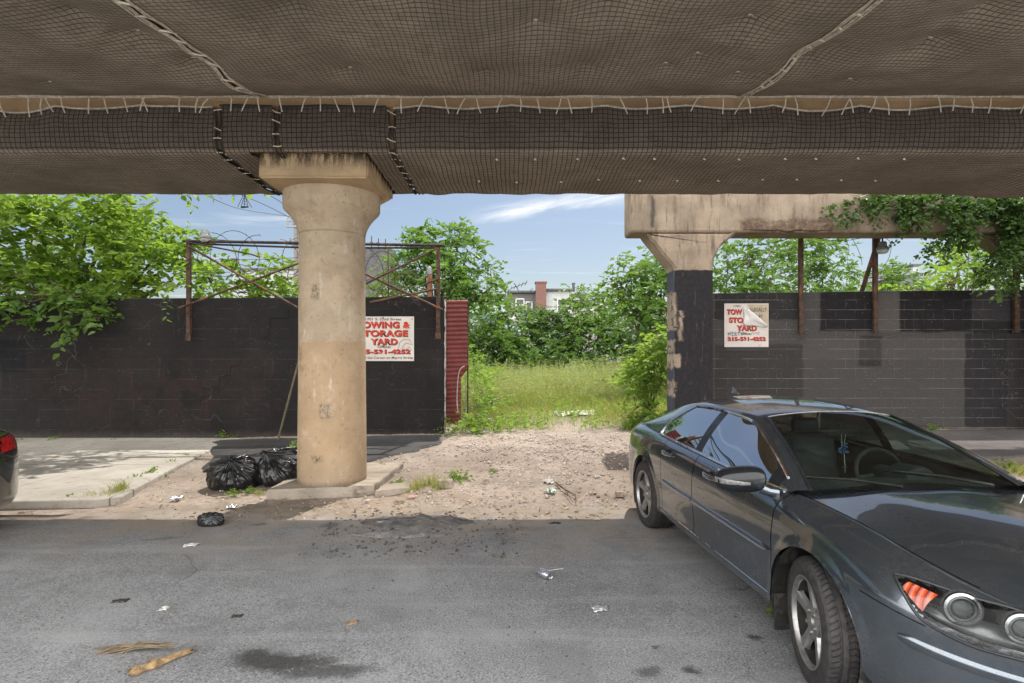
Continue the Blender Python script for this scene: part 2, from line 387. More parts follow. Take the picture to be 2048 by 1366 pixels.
ground_patch('asphalt_pavement', [(1700, 862), (2300, 862), (2300, 915), (1960, 918), (1800, 924), (1640, 930)], asphalt('grey_asphalt', (.095, .085, .082), (.14, .125, .12), (30, 31), False), .036, 8, .15)

# concrete sidewalk with a kerb
t = NT('sidewalk_concrete'); n1 = t.noise(.8, 7); n2 = t.noise(9, 7, .65); n3 = t.noise(130, 3)
c = t.mix(t.ramp(n1, .35, .65), (.34, .31, .27), (.44, .41, .36)); c = t.mix(t.ramp(n2, .5, .72), c, (.27, .24, .21))
vw = t.sep(t.warp(.02, 3)); j = None
for (ax, off, per) in ((0, .35, 1.55), (1, .62, 2.35)):
    fr = t.math('ABSOLUTE', t.math('SUBTRACT', t.math('FRACT', t.math('DIVIDE', t.math('ADD', vw[ax], off + 40), per)), .5))
    k = t.ramp(fr, .494, .4985); j = k if j is None else t.math('MAXIMUM', j, k)
c = t.mix(t.math('MULTIPLY', j, .75), c, (.10, .085, .07))
st = t.noise(2.2, 8, .7, stretch=(.5, 2, 1)); c = t.mix(t.math('MULTIPLY', t.ramp(st, .56, .7), .5), c, (.2, .17, .14))
m_walk = t.fin(c, .92, 0, t.bump(t.math('SUBTRACT', t.math('ADD', n2, t.math('MULTIPLY', n3, .4)), t.math('MULTIPLY', j, 2.)), .5, .01), .25)
pe = [G(-400, 1010, .09), G(0, 1002, .09), G(190, 998, .09), G(243, 991, .09), G(270, 975, .09), G(345, 935, .09), G(420, 898, .08), G(446, 886, .06)]
top = [(p.x, p.y) for p in pe] + [(pe[-1].x, 11.6), (-20, 11.6), (-20, pe[0].y)]
def slab_z(x, y): return max(.085, .0) + .0 * x if y < 9 else .085 + (y - 9) * -.018
bm = bmesh.new()
vt = [bm.verts.new((x, y, slab_z(x, y))) for x, y in top]; vb = [bm.verts.new((x + .0, y - .0, -.12)) for x, y in top]
bm.faces.new(vt); n_ = len(top)
for i in range(n_): bm.faces.new((vt[i], vb[i], vb[(i + 1) % n_], vt[(i + 1) % n_]))
bmesh.ops.recalc_face_normals(bm, faces=bm.faces); me = bpy.data.meshes.new('sidewalk'); bm.to_mesh(me); bm.free(); me.materials.append(m_walk)
o = bpy.data.objects.new('sidewalk', me); col.objects.link(o); tag(o, kind='structure')
b = o.modifiers.new('bevel', 'BEVEL'); b.width = .025; b.segments = 3; b.limit_method = 'ANGLE'; b.angle_limit = R(50)

# ================================================================== viaduct: deck + cross beam
def concrete(name, c, var=.25, dark=(.05, .04, .035), dk=(.60, .75), vert=True, bump=.4, extra=None):
    t = NT(name); n1 = t.noise(1.4, 8, .6); n2 = t.noise(12, 8, .7); n3 = t.noise(70, 4, .6)
    cc = t.mix(t.ramp(n1, .3, .7), tuple(x * (1 - var) for x in c), tuple(x * (1 + var * .6) for x in c))
    cc = t.mix(t.math('MULTIPLY', t.ramp(n2, .52, .72), .4), cc, tuple(x * .6 for x in c))
    s = t.noise(3.2, 7, .7, stretch=(2.2, 2.2, .35) if vert else (.4, 2, 2))
    cc = t.mix(t.math('MULTIPLY', t.ramp(s, dk[0], dk[1]), .7), cc, dark)
    if extra: cc = extra(t, cc, n1, n2)
    h = t.math('ADD', n2, t.math('MULTIPLY', n3, .5))
    return t.fin(cc, t.ramp(n2, .3, .7, .8, .95), 0, t.bump(h, bump, .012, t.bump(n1, .25, .05)), .25)
m_deck = concrete('deck_concrete', (.36, .245, .14), vert=False)
via = thing('railway_viaduct', 'broad concrete viaduct overhead with netting hung under its deck and cross beam', 'viaduct', (-2.36, 7.4, 4.1))
mb = MB(); mb.box((0, 5.3, 5.25), (90, 6.9, .8), bev=.04); mb.build('deck_slab', m_deck, via)
mb = MB(); mb.box((0, 7.42, 4.483), (90, 1.66, .727), bev=.03); mb.build('cross_beam', m_deck, via)

# ================================================================== column with capital
CX, CY = -2.357, 7.55
def pil_extra(t, cc, n1, n2):
    v = t.sep(t.warp(.05, 9)); vr = t.sep(t.tc.outputs['Object'])
    # lower coat of warmer tan paint, ragged top edge
    nz = t.math('MULTIPLY', t.noise(5, 5, .7), .16)
    lo = t.ramp(t.math('ADD', vr[2], nz), 1.86, 1.885, 1, 0)
    cc = t.mix(t.math('MULTIPLY', lo, .85), cc, t.mix(t.ramp(n1, .3, .7), (.37, .255, .15), (.46, .33, .205)))
    for a, b_, c_, d_, k, cl in ((-.02, .10, .83, 1.02, .85, (.07, .055, .045)), (-.12, .01, .29, .37, .8, (.03, .025, .02)), (-.14, -.03, 2.32, 2.5, .7, (.06, .05, .04)), (-.34, -.29, 1.55, 1.72, .85, (.08, .06, .045)), (-.34, -.25, 1.42, 1.5, .6, (.1, .08, .06))):
        m = t.math('MULTIPLY', t.box(v, a, b_, c_, d_, .03), t.ramp(t.noise(26, 6, .75, loc=(a * 9, 0, c_)), .40, .56))
        cc = t.mix(t.math('MULTIPLY', m, k), cc, cl)
    # pale drip runs
    dr = t.math('MULTIPLY', t.ramp(t.noise(3.4, 7, .7, stretch=(4, 4, .55), loc=(3, 1, 0)), .57, .66), t.ramp(t.noise(1.6, 4, .6, loc=(5, 5, 1)), .48, .6)); cc = t.mix(t.math('MULTIPLY', dr, .6), cc, (.62, .57, .50))
    sp_ = t.math('MULTIPLY', t.ramp(t.math('ADD', vr[2], t.math('MULTIPLY', t.noise(4, 6, .7), .5)), .3, .75, 1, 0), .5); cc = t.mix(sp_, cc, (.26, .20, .145))
    seam = t.ramp(t.math('ABSOLUTE', t.math('SUBTRACT', t.math('ADD', vr[2], t.math('MULTIPLY', n2, .02)), 3.19)), .004, .016, 1, 0); cc = t.mix(t.math('MULTIPLY', seam, .5), cc, (.2, .14, .1))
    bl = t.noise(2.4, 8, .72, loc=(9, 2, 3)); cc = t.mix(t.math('MULTIPLY', t.ramp(bl, .50, .64), .4), cc, (.30, .215, .135)); cc = t.mix(t.math('MULTIPLY', t.ramp(bl, .46, .36), .35), cc, (.55, .46, .35))
    gr = t.noise(16, 7, .72); cc = t.mix(t.math('MULTIPLY', t.ramp(gr, .55, .68), .5), cc, (.17, .12, .08))
    cc = t.mix(t.math('MULTIPLY', t.ramp(t.math('ADD', vr[2], t.math('MULTIPLY', n2, .06)), .01, .10, 1, 0), .65), cc, (.13, .105, .08))
    return cc
m_pil = concrete('painted_column', (.46, .365, .26), .20, (.20, .14, .09), (.56, .76), True, .35, pil_extra)
pil = thing('viaduct_column', 'round tan painted concrete column with flared capital standing on a cracked slab', 'column', (CX, CY, .12))
prof = [(.436, .10), (.437, .3), (.431, .8), (.425, 1.4), (.420, 2.4), (.417, 3.2), (.420, 3.30), (.433, 3.37), (.462, 3.44), (.505, 3.51), (.555, 3.57), (.592, 3.605), (.607, 3.63), (.612, 3.66), (.612, 3.86)]
V = []; nn = 96
for (r, z) in prof:
    for j in range(nn):
        a = 2 * math.pi * j / nn
        dr = 1 + .007 * float(fbm(a * 1.2, z * .8, 1.2, 4)) + .003 * float(fbm(a * 6, z * 4, 1.5, 9))
        V.append((CX + r * dr * math.cos(a), CY + r * dr * math.sin(a), z))
F = [(i * nn + j, i * nn + (j + 1) % nn, (i + 1) * nn + (j + 1) % nn, (i + 1) * nn + j) for i in range(len(prof) - 1) for j in range(nn)]
o = mesh_obj('shaft', V, F, m_pil, pil, smooth=True)
def cap_extra(t, cc, n1, n2):
    v = t.sep(t.tc.outputs['Object'])
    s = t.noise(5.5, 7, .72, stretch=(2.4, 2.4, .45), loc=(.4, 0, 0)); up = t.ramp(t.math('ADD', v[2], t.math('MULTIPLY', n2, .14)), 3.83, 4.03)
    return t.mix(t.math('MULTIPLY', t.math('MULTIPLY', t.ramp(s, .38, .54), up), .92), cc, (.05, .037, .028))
m_cap = concrete('stained_capital', (.46, .34, .21), .18, (.2, .14, .09), (.6, .8), True, .4, cap_extra)
bm = bmesh.new(); bmesh.ops.create_cube(bm, size=1)
for v in bm.verts: v.co = Vector((-2.325 + v.co.x * 1.28, 7.43 + v.co.y * 1.42, 3.972 + v.co.z * .296))
bmesh.ops.bevel(bm, geom=bm.edges[:], offset=.02, segments=2, affect='EDGES'); bmesh.ops.subdivide_edges(bm, edges=bm.edges[:], cuts=6, use_grid_fill=True)
for v in bm.verts:
    q = v.co * 5; v.co += Vector((noise.noise(q), noise.noise(q + Vector((5, 0, 0))), noise.noise(q + Vector((0, 9, 0))))) * .006
    if v.co.x > CX + .45 and v.co.y > CY + .1 and v.co.z < 3.95: v.co.z += .09 * (noise.noise(v.co * 9) + .75) * min(1, (v.co.y - CY - .1) / .3)
V = [tuple(v.co) for v in bm.verts]; bm.verts.index_update(); F = [[v.index for v in f.verts] for f in bm.faces]; bm.free()
mesh_obj('capital', V, F, m_cap, pil, smooth=False)

# broken concrete footing slabs round the column
m_slab = concrete('old_slab', (.34, .29, .235), .25, (.10, .085, .07), (.5, .7), False, .8)
def broken_slab(name, pts, z0, z1, label, seed):
    V = []; F = []; n = 14; ring = []
    for i in range(len(pts)):
        a, b_ = Vector((*pts[i], 0)), Vector((*pts[(i + 1) % len(pts)], 0))
        for k in range(n):
            q = a.lerp(b_, k / n); d = (b_ - a).normalized(); s = float(fbm(q.x, q.y, 7, seed)) * .025
            ring.append((q.x - d.y * s, q.y + d.x * s))
    m = len(ring); cx = sum(p[0] for p in ring) / m; cy = sum(p[1] for p in ring) / m
    lev = [(1.005, z0), (1.0, (z0 + z1) / 2), (1.0, z1 - .02), (.985, z1), (.5, z1 + .004), (.05, z1 + .004)]
    for r, z in lev:
        for k, (x, y) in enumerate(ring):
            e = .012 * float(fbm(k * .37, z * 20, 1, seed + 2)) if z > z0 + .01 else 0
            V.append((cx + (x - cx) * (r + e * .6), cy + (y - cy) * (r + e * .6), z + (e if r > .9 else 0)))
    for i in range(len(lev) - 1):
        for j in range(m): F.append((i * m + j, i * m + (j + 1) % m, (i + 1) * m + (j + 1) % m, (i + 1) * m + j))
    F.append(tuple((len(lev) - 1) * m + j for j in range(m)))
    o = mesh_obj(name, V, F, m_slab, origin=(cx, cy, z0)); return tag(o, label, 'slab')
broken_slab('footing_slab', [(-2.98, 6.98), (-1.98, 7.12), (-1.74, 7.25), (-1.63, 8.65), (-2.9, 8.7)], -.06, .112, 'broken concrete slab carrying the round tan column', 3)
broken_slab('footing_slab', [(-1.70, 7.13), (-1.30, 7.30), (-1.34, 7.62), (-1.66, 7.52)], -.06, .06, 'low broken piece of concrete beside the column slab', 6)

# ================================================================== safety netting
def net_mat(name, cloth, strand, cell, wid=.16, front=False):
    t = NT(name)
    u = t.n('ShaderNodeUVMap'); nz = t.n('ShaderNodeTexNoise'); t.l(u.outputs[0], nz.inputs['Vector']); nz.inputs['Scale'].default_value = 1.5; nz.inputs['Detail'].default_value = 4
    a = t.n('ShaderNodeVectorMath', operation='SCALE'); t.l(nz.outputs['Color'], a.inputs[0]); a.inputs['Scale'].default_value = .07
    b_ = t.n('ShaderNodeVectorMath', operation='ADD'); t.l(u.outputs[0], b_.inputs[0]); t.l(a.outputs[0], b_.inputs[1])
    s = t.sep(b_.outputs[0]); prof = None; core = None
    for k in (0, 1):
        f = t.math('ABSOLUTE', t.math('SUBTRACT', t.math('FRACT', t.math('DIVIDE', t.math('ADD', s[k], 50.), cell)), .5))
        p = t.ramp(f, .5 - wid, .5); q = t.ramp(f, .5 - wid * .8, .5 - wid * .45)
        q = t.math('MULTIPLY', q, .6) if k == 0 and not front else q; prof = p if prof is None else t.math('MAXIMUM', prof, p); core = q if core is None else t.math('MAXIMUM', core, q)
    n1 = t.noise(1.1, 7, .6); n2 = t.noise(160, 2, .5); n4 = t.noise(7, 7, .7, stretch=(1, 2.2, 1))
    c = t.mix(t.ramp(n1, .3, .72), tuple(x * .72 for x in cloth), tuple(x * 1.2 for x in cloth))
    c = t.mix(t.math('MULTIPLY', t.ramp(n4, .47, .66), .6), c, tuple(x * .48 for x in cloth)); n5 = t.noise(2.6, 7, .7, loc=(3, 8, 0)); c = t.mix(t.math('MULTIPLY', t.ramp(n5, .56, .70), .5), c, tuple(x * .42 for x in cloth))
    c = t.mix(t.math('MULTIPLY', t.ramp(n2, .4, .62), .25), c, tuple(x * 1.5 for x in cloth))
    c = t.mix(t.math('MULTIPLY', core, .85), c, strand)
    if front:                                # shade of the beam's front face, mixed into the cloth colour
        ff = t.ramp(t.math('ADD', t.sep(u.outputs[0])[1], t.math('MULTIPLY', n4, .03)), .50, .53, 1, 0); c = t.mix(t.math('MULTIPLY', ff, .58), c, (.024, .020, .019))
    return t.fin(c, .85, 0, t.bump(t.math('ADD', prof, t.math('MULTIPLY', n2, .12)), .9, .008), .25)
m_net = net_mat('ceiling_netting', (.29, .24, .19), (.055, .044, .035), .050, .13)
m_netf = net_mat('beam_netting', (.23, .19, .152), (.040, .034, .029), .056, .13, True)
m_rope = simple('pale_rope', (.52, .46, .38), .9, var=.3, scale=30, bscale=140, bd=.003)
m_tie = simple('white_tie', (.62, .56, .47), .5, var=.15, scale=30, bump=0)
m_black = simple('black_cord', (.025, .024, .025), .7, var=.2, bump=.1)

def scal(x, amp, per, ph=0.): return amp * abs(math.sin(math.pi * x / per + ph)) ** 1.3
PIN = []
for gx in np.arange(-14, 14, 1.35):
    for gy in np.arange(-4, 6.0, 1.05): PIN.append((gx + random.uniform(-.3, .3), gy + random.uniform(-.25, .25)))
SEEN = []                                     # pins whose pale clips show
for (px, py) in ((1070, 43), (1860, 85), (1395, 120), (1475, 165), (386, 127), (700, 160), (100, 188), (1617, 115), (1700, 178), (275, 63), (1500, 30), (1330, 140)):
    q = P(px, py, (4.47 - CH) * FPX / (HY - py)); SEEN.append((q.x, q.y))
PIN = [q for q in PIN if min(math.hypot(q[0] - a[0], q[1] - a[1]) for a in SEEN) > .45] + SEEN
PIN = np.array(PIN)
def ceil_z(X, Y):
    X = np.asarray(X, float); Y = np.asarray(Y, float)
    s = .27 * np.sin(np.pi * np.clip((6.5 - Y) / 9.5, 0, 1)) ** .9
    b_ = np.zeros_like(X + Y)
    for (px, py) in PIN:
        r = np.sqrt((X - px) ** 2 + (Y - py) ** 2); b_ = np.maximum(b_, np.exp(-r / .30))
    belly = .07 * fbm(X, Y, .75, 21, 3) + .013 * fbm(X, Y, 3, 23, 3)
    edge = sstep(6.5 - Y, 0, .8)
    return 4.665 - s - edge * (.125 * (1 - b_) + belly) - .0
def edge_rope(part, pts, r=.011):
    mb = MB(); mb.tube(pts, r, 6); return mb.build('edge_rope', m_rope, part, smooth=True)
def make_tie(parent, a, b, r=.0065, mat=None):
    mb = MB(); a = Vector(a); b = Vector(b); m = (a + b) / 2 + Vector((random.uniform(-.01, .01), -.012, random.uniform(-.01, .01)))
    mb.tube([a, m, b], r, 5); o = mb.build('tie', mat or m_tie, parent, smooth=True); return o

def ceiling_panel(x0, x1, label, step, ropes):
    root = thing('ceiling_net', label, 'netting', ((x0 + x1) / 2, 6.5, 4.66), 'net panels under the deck')
    nx = int((x1 - x0) / step) + 1
    ysv = np.concatenate([np.linspace(1.9, 3.0, 26), np.linspace(3.05, 6.46, int(3.4 / step))])
    Xv = np.linspace(0, 1, nx)
    A, B = np.meshgrid(Xv, ysv, indexing='ij')
    g0 = (.020 + (.026 if x0 < 0 else .005) * np.abs(np.sin(np.pi * B / .62))) * (1 if abs(x0) < 5 else 0); g1 = (.020 + (.026 if x1 < 0 else .005) * np.abs(np.sin(np.pi * B / .62 + .6))) * (1 if abs(x1) < 5 else 0)
    X = x0 + g0 + (x1 - g1 - x0 - g0) * A
    Yw = B.copy(); Yw[:, -1] += .02 * np.abs(np.sin(X[:, -1] * 4)) - .01
    Z = ceil_z(X, Yw)
    # the border is drawn up tight to its rope
    uv = np.stack([X, Yw * 1.0], -1).reshape(-1, 2)
    mesh_obj('net', np.stack([X, Yw, Z], -1).reshape(-1, 3), grid_faces(nx, len(ysv)), m_net, root, smooth=True, uv=uv)
    P3 = np.stack([X, Yw, Z - .004], -1)
    for r in ropes:
        if r == 'back': edge_rope(root, [tuple(p) for p in P3[::2, -1]], .015); edge_rope(root, [(p[0], p[1] - .03 + .012 * math.sin(p[0] * 5), p[2] - .008) for p in P3[::3, -1]], .008)
        if r == 'left': edge_rope(root, [tuple(p) for p in P3[0, 26::2]], .0115); edge_rope(root, [(p[0] + .018 + .008 * math.sin(p[1] * 9), p[1], p[2] - .008) for p in P3[0, 26::3]], .007)
        if r == 'right': edge_rope(root, [tuple(p) for p in P3[-1, 26::2]], .0115); edge_rope(root, [(p[0] - .018 - .008 * math.sin(p[1] * 9), p[1], p[2] - .008) for p in P3[-1, 26::3]], .007)
    return root, P3
cl, PL = ceiling_panel(-11.0, -2.79, 'brown ceiling net panel over the trash bags, left of the long diagonal rope seam', .045, ('back', 'right'))
cc_, PC = ceiling_panel(-2.79, 2.60, 'wide brown ceiling net panel between the two rope seams', .04, ('back', 'left', 'right'))
cr_, PR = ceiling_panel(2.60, 11.0, 'brown ceiling net panel above the parked dark sedan', .045, ('back', 'left'))
# cords laced across the two seams
for (A_, B_, root) in ((PL[-1], PC[0], cc_), (PC[-1], PR[0], cr_)):
    y = 3.1
    while y < 6.4:
        i = int(np.argmin(np.abs(A_[:, 1] - y))); k = int(np.argmin(np.abs(B_[:, 1] - y - .07)))
        make_tie(root, A_[i] - np.array([.02, 0, .006]), B_[k] + np.array([.02, 0, -.006]), .0085)
        y += random.uniform(.17, .30)

# netting wrapped round the cross beam: front face, lower arris, soffit
def beam_net(x0, x1, label, hole=None, step=.045, top=True, soffit=True, g=(0, 0)):
    root = thing('beam_net', label, 'netting', ((x0 + x1) / 2, 6.5, 4.1), 'net panels wrapped round the cross beam')
    nx = int((x1 - x0) / step) + 2
    prof = [(6.535, 4.585 - .46 * k / 11) for k in range(12)] + [(6.545, 4.095), (6.575, 4.075)]
    if soffit: prof += [(6.62 + 1.66 * k / 34, 4.065) for k in range(35)] + [(8.33, 4.09), (8.345, 4.14)]
    else: prof = prof[:12]
    prof = np.array(prof); L = np.concatenate([[0], np.cumsum(np.hypot(*np.diff(prof, axis=0).T))]); nL = len(prof)
    A, K = np.meshgrid(np.linspace(0, 1, nx), np.arange(nL), indexing='ij')
    ga = g[0] * (.4 + .6 * np.abs(np.sin(np.pi * L / .34)))[None, :] * np.ones_like(A); gb = g[1] * (.4 + .6 * np.abs(np.sin(np.pi * L / .34 + .9)))[None, :] * np.ones_like(A)
    X = x0 + ga + (x1 - gb - x0 - ga) * A
    Yb = prof[:, 0][None, :] + 0 * X; Zb = prof[:, 1][None, :] + 0 * X; Lb = L[None, :] + 0 * X
    dz = .085 * np.abs(np.sin(np.pi * (X + 50 + .3 * fbm(X, X * 0, .5, 30)) / 1.02)) ** .9 * (.75 + .9 * fbm(X, X * 0, .6, 31)) * np.clip(1 - Lb / .35, 0, 1)
    if not top: dz = dz * .35
    Zb = Zb - dz
    bul = .055 * fbm(X, Lb, 1.1, 33, 3) + .012 * fbm(X, Lb, 5, 35, 3)
    w1 = np.sin(np.pi * np.clip(Lb / .5, 0, 1)); Yb = Yb - w1 * (.02 + np.abs(bul)) * (Lb < .5)
    w2 = np.sin(np.pi * np.clip((Lb - .5) / 1.75, 0, 1)) ** .6
    Zb = Zb - (w2 * (.035 + bul)) * (Lb > .5) - .035 * np.abs(fbm(X, Lb * .4, 2.1, 37, 4)) * sstep(Lb, 1.5, 2.1)
    Zb = Zb - .16 * np.exp(-((X - 6.9) / .55) ** 2) * (Lb > .9) * w2
    Vv = np.stack([X, Yb, Zb], -1); F = grid_faces(nx, nL)
    if hole:
        cxm = X.reshape(-1)[F].mean(1); cym = Yb.reshape(-1)[F].mean(1)
        czm = Zb.reshape(-1)[F].mean(1)
        F = F[~((cxm > hole[0]) & (cxm < hole[1]) & (cym > hole[2]) & (cym < 8.17))]
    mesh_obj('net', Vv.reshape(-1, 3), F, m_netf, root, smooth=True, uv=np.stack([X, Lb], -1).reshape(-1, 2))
    mb = MB(); mb.tube([tuple(p) for p in Vv[::2, 0] + np.array([0, -.008, .004])], .0105, 6); mb.build('edge_rope', m_rope if top else m_black, root, smooth=True)
    for e, ok in ((0, g[0]), (-1, g[1])):
        if ok:
            mb = MB(); mb.tube([tuple(p) for p in Vv[e, 1:] + np.array([0, -.006, -.006])], .009, 6); o = mb.build('edge_rope', m_black, root, smooth=True)
    return root, Vv
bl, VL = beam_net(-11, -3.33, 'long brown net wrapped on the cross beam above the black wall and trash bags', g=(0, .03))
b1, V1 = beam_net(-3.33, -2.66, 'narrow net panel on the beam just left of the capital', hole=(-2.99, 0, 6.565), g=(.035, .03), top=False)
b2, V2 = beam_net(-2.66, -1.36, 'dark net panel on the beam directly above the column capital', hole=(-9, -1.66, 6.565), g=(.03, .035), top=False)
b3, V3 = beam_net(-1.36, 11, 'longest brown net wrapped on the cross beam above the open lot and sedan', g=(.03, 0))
for (A_, B_, root, tall) in ((VL[-1], V1[0], b1, 1), (V1[-1], V2[0], b2, 0), (V2[-1], V3[0], b3, 1)):
    for k in ([1, 6, 9, 13, 17, 22, 26, 31, 36, 42] if tall else [1, 4, 8, 11]):
        make_tie(root, A_[k] + np.array([-.02, -.012, -.006]), B_[min(k + random.choice((0, 1)), len(B_) - 1)] + np.array([.02, -.012, -.006]), .006)
# ties from the deck net's border down to the beam nets
for (VV, root, n) in ((VL, bl, 17), (V1, b1, 3), (V2, b2, 6), (V3, b3, 36)):
    Xs = VV[:, 0, 0]
    lo, hi = max(Xs[0], -6.6), min(Xs[-1], 6.7)
    for k in range(n):
        x = lo + (hi - lo) * (k + .5 + random.uniform(-.48, .48)) / n
        i = int(np.argmin(np.abs(Xs - x))); p = VV[i, 1]
        make_tie(root, (x + random.choice((-.06, -.02, .0, .03, .09)) + random.uniform(-.02, .02), 6.475, float(ceil_z(x, 6.46)) + .0), (p[0], p[1] - .02, p[2] - .03), .007)
def clip(parent, p, r=.014):
    mb = MB(); mb.lathe([(.0, -.012), (r * .7, -.011), (r, -.004), (r, .002)], p, 8); mb.tube([Vector(p) + Vector((-r, 0, -.008)), Vector(p) + Vector((r * 1.6, -.004, -.014))], .005, 4); return mb.build('clip', m_tie, parent)
for (x, y) in SEEN: clip(cl if x < -2.79 else (cc_ if x < 2.6 else cr_), (x, y, float(ceil_z(x, y)) - .002))
for i in range(11):
    for (py, x0) in ((322, 1000), (363, 960)):
        px = x0 + i * 80 + random.uniform(-14, 14); q = P(px, py, (4.02 - CH) * FPX / (HY - py)); i_ = int(np.argmin(np.abs(V3[:, 0, 0] - q.x))); k_ = 14 + int(np.argmin(np.abs(V3[i_, 14:49, 1] - q.y))); clip(b3, tuple(V3[i_, k_] - np.array([0, 0, .003])), .012)
# a torn black tail of netting hanging below the beam's far edge
def dangling(name, label, top, length, wid, seed):
    mb = MB(); rr = random.Random(seed)
    for k in range(5):
        x0 = (k - 2) * wid * .12; x1 = (k - 2) * wid * .5
        mb.tube([top + Vector((x0, 0, .05)), top + Vector((x0 + rr.uniform(-.01, .01), 0, -length * .4)), top + Vector((x1, rr.uniform(-.01, .01), -length * .95)), top + Vector((x1 + .01, 0, -length))], .004, 4)
    for k in range(6):
        f = (k + 1) / 6.5; mb.tube([top + Vector((-wid * (.12 + .8 * f) * .5, 0, -length * f)), top + Vector((wid * (.12 + .8 * f) * .5, 0, -length * f - .01))], .0035, 4)
    mb.tube([top + Vector((-wid * .5, 0, -length)), top + Vector((wid * .5, 0, -length * .97))], .012, 5)
    o = mb.build(name, m_black, origin=top); return tag(o, label, 'net scrap')
dangling('hanging_net_scrap', 'torn strip of black netting hanging from the beam left of the capital', P(489, 381, 8.3), .245, .1, 1)
dangling('hanging_net_scrap', 'tiny scrap of black netting hanging from the beam right of the capital', P(846, 374, 8.3), .1, .03, 2)
# ================================================================== black block walls
def wall_mat(name, patches, reddish=None, grey=0., seed=0., specks=1.):
    t = NT(name); v0 = t.tc.outputs['Object']; s = t.sep(v0)
    bv = t.comb(s[0], s[2], 0.)
    br = t.n('ShaderNodeTexBrick'); t.l(bv, br.inputs['Vector'])
    br.inputs['Scale'].default_value = 1; br.inputs['Brick Width'].default_value = .406; br.inputs['Row Height'].default_value = .2032
    br.inputs['Mortar Size'].default_value = .006; br.inputs['Mortar Smooth'].default_value = .6; br.inputs['Bias'].default_value = 0; rowl = t.ramp(t.math('ABSOLUTE', t.math('SUBTRACT', t.math('FRACT', t.math('DIVIDE', t.math('ADD', s[2], 20.32), .2032)), .5)), .482, .494)
    br.inputs['Color1'].default_value = (0, 0, 0, 1); br.inputs['Color2'].default_value = (1, 1, 1, 1); br.inputs['Mortar'].default_value = (.5, .5, .5, 1)
    n1 = t.noise(.7, 8, .6, loc=(seed, 0, 0)); n2 = t.noise(7, 8, .7); n3 = t.noise(60, 5, .7); lines = t.noise(2.2, 5, .6, stretch=(1, 1, 6), loc=(seed, 0, 0))
    c = t.mix(t.ramp(n1, .3, .7), (.013, .012, .012), (.023, .021, .0205))
    c = t.mix(t.math('MULTIPLY', t.ramp(n2, .5, .72), .5), c, (.034, .031, .030))
    if grey: c = t.mix(grey, c, t.mix(t.ramp(t.noise(38, 6, .75), .30, .72), (.050, .046, .045), (.105, .098, .095)))
    vw = t.sep(t.warp(.07, 4, detail=5)); vf = t.sep(t.warp(.12, 2.2, detail=5))
    for (a, b_, c_, d_, k, cl) in patches:
        m = t.box(vf, a, b_, c_, d_, .03); c = t.mix(t.math('MULTIPLY', m, k), c, cl)
    if reddish:
        for (a, b_, c_, d_) in reddish:
            m = t.math('MULTIPLY', t.box(vw, a, b_, c_, d_, .05), t.ramp(t.noise(3, 5, loc=(2, 0, 1)), .38, .6)); c = t.mix(t.math('MULTIPLY', m, .45), c, (.030, .019, .0185))
    # faded pale tags scribbled long ago
    wv = t.n('ShaderNodeTexNoise'); t.l(t.vec('Object', (1.1, 1, 1.4), (seed, 0, 0)), wv.inputs['Vector']); wv.inputs['Scale'].default_value = 1.5; wv.inputs['Detail'].default_value = 2.2
    ln = t.ramp(t.math('ABSOLUTE', t.math('SUBTRACT', wv.outputs['Fac'], .52)), .0015, .006, 1, 0)
    c = t.mix(t.math('MULTIPLY', t.math('MULTIPLY', ln, t.ramp(t.noise(.9, 3, loc=(seed + 3, 0, 0)), .5, .64)), .30), c, (.2, .17, .155))
    # worn paint on the joints and flaked white specks
    mort = t.math('MULTIPLY', t.math('ADD', rowl, t.math('MULTIPLY', br.outputs['Fac'], .30 if grey else .06)), t.ramp(t.noise(1.8, 6, .65, stretch=(1, 1, 3), loc=(seed, 1, 0)), .38 if grey else .47, .60 if grey else .62))
    c = t.mix(t.math('MULTIPLY', mort, .35 + .4 * (grey > 0)), c, (.17, .155, .145) if not grey else (.27, .25, .235)); pf_ = t.math('MULTIPLY', t.ramp(t.noise(5.5, 8, .75, stretch=(1, 1, 1.6), loc=(seed, 2, 5)), .62, .67), t.ramp(t.noise(.8, 3, .5, loc=(seed, 7, 2)), .48, .6)); c = t.mix(t.math('MULTIPLY', pf_, .55), c, (.17, .155, .145))
    vo = t.n('ShaderNodeTexVoronoi'); t.l(v0, vo.inputs['Vector']); vo.inputs['Scale'].default_value = 13; vo.inputs['Randomness'].default_value = 1
    sp = t.math('MULTIPLY', t.ramp(t.math('ADD', vo.outputs['Distance'], t.math('MULTIPLY', n3, .1)), .10, .15, 1, 0), t.ramp(t.noise(1.3, 5, .6, loc=(seed, 4, 0)), .44, .58))
    c = t.mix(t.math('MULTIPLY', sp, .8 * specks), c, (.42, .39, .37))
    st = t.noise(3.5, 6, .7, stretch=(3, 3, .3), loc=(seed, 0, 0)); c = t.mix(t.math('MULTIPLY', t.ramp(st, .58, .74), .35), c, (.085, .077, .072))
    c = t.mix(t.math('MULTIPLY', t.ramp(t.math('ADD', s[2], t.math('MULTIPLY', n2, .25)), .12, .34, 1, 0), .5), c, (.11, .092, .078))
    h = t.math('SUBTRACT', t.math('ADD', t.math('MULTIPLY', n3, .5), t.math('MULTIPLY', n2, .3)), t.math('MULTIPLY', br.outputs['Fac'], .8))
    return t.fin(c, t.ramp(n2, .3, .7, .62, .88), 0, t.bump(h, .55, .012), .16)
def wx(px, Y=11.6): return (px - 1024) * Y / FPX
def wz(py, Y=11.6): return CH - (py - HY) * Y / FPX
LW, RW = 11.6, 11.9
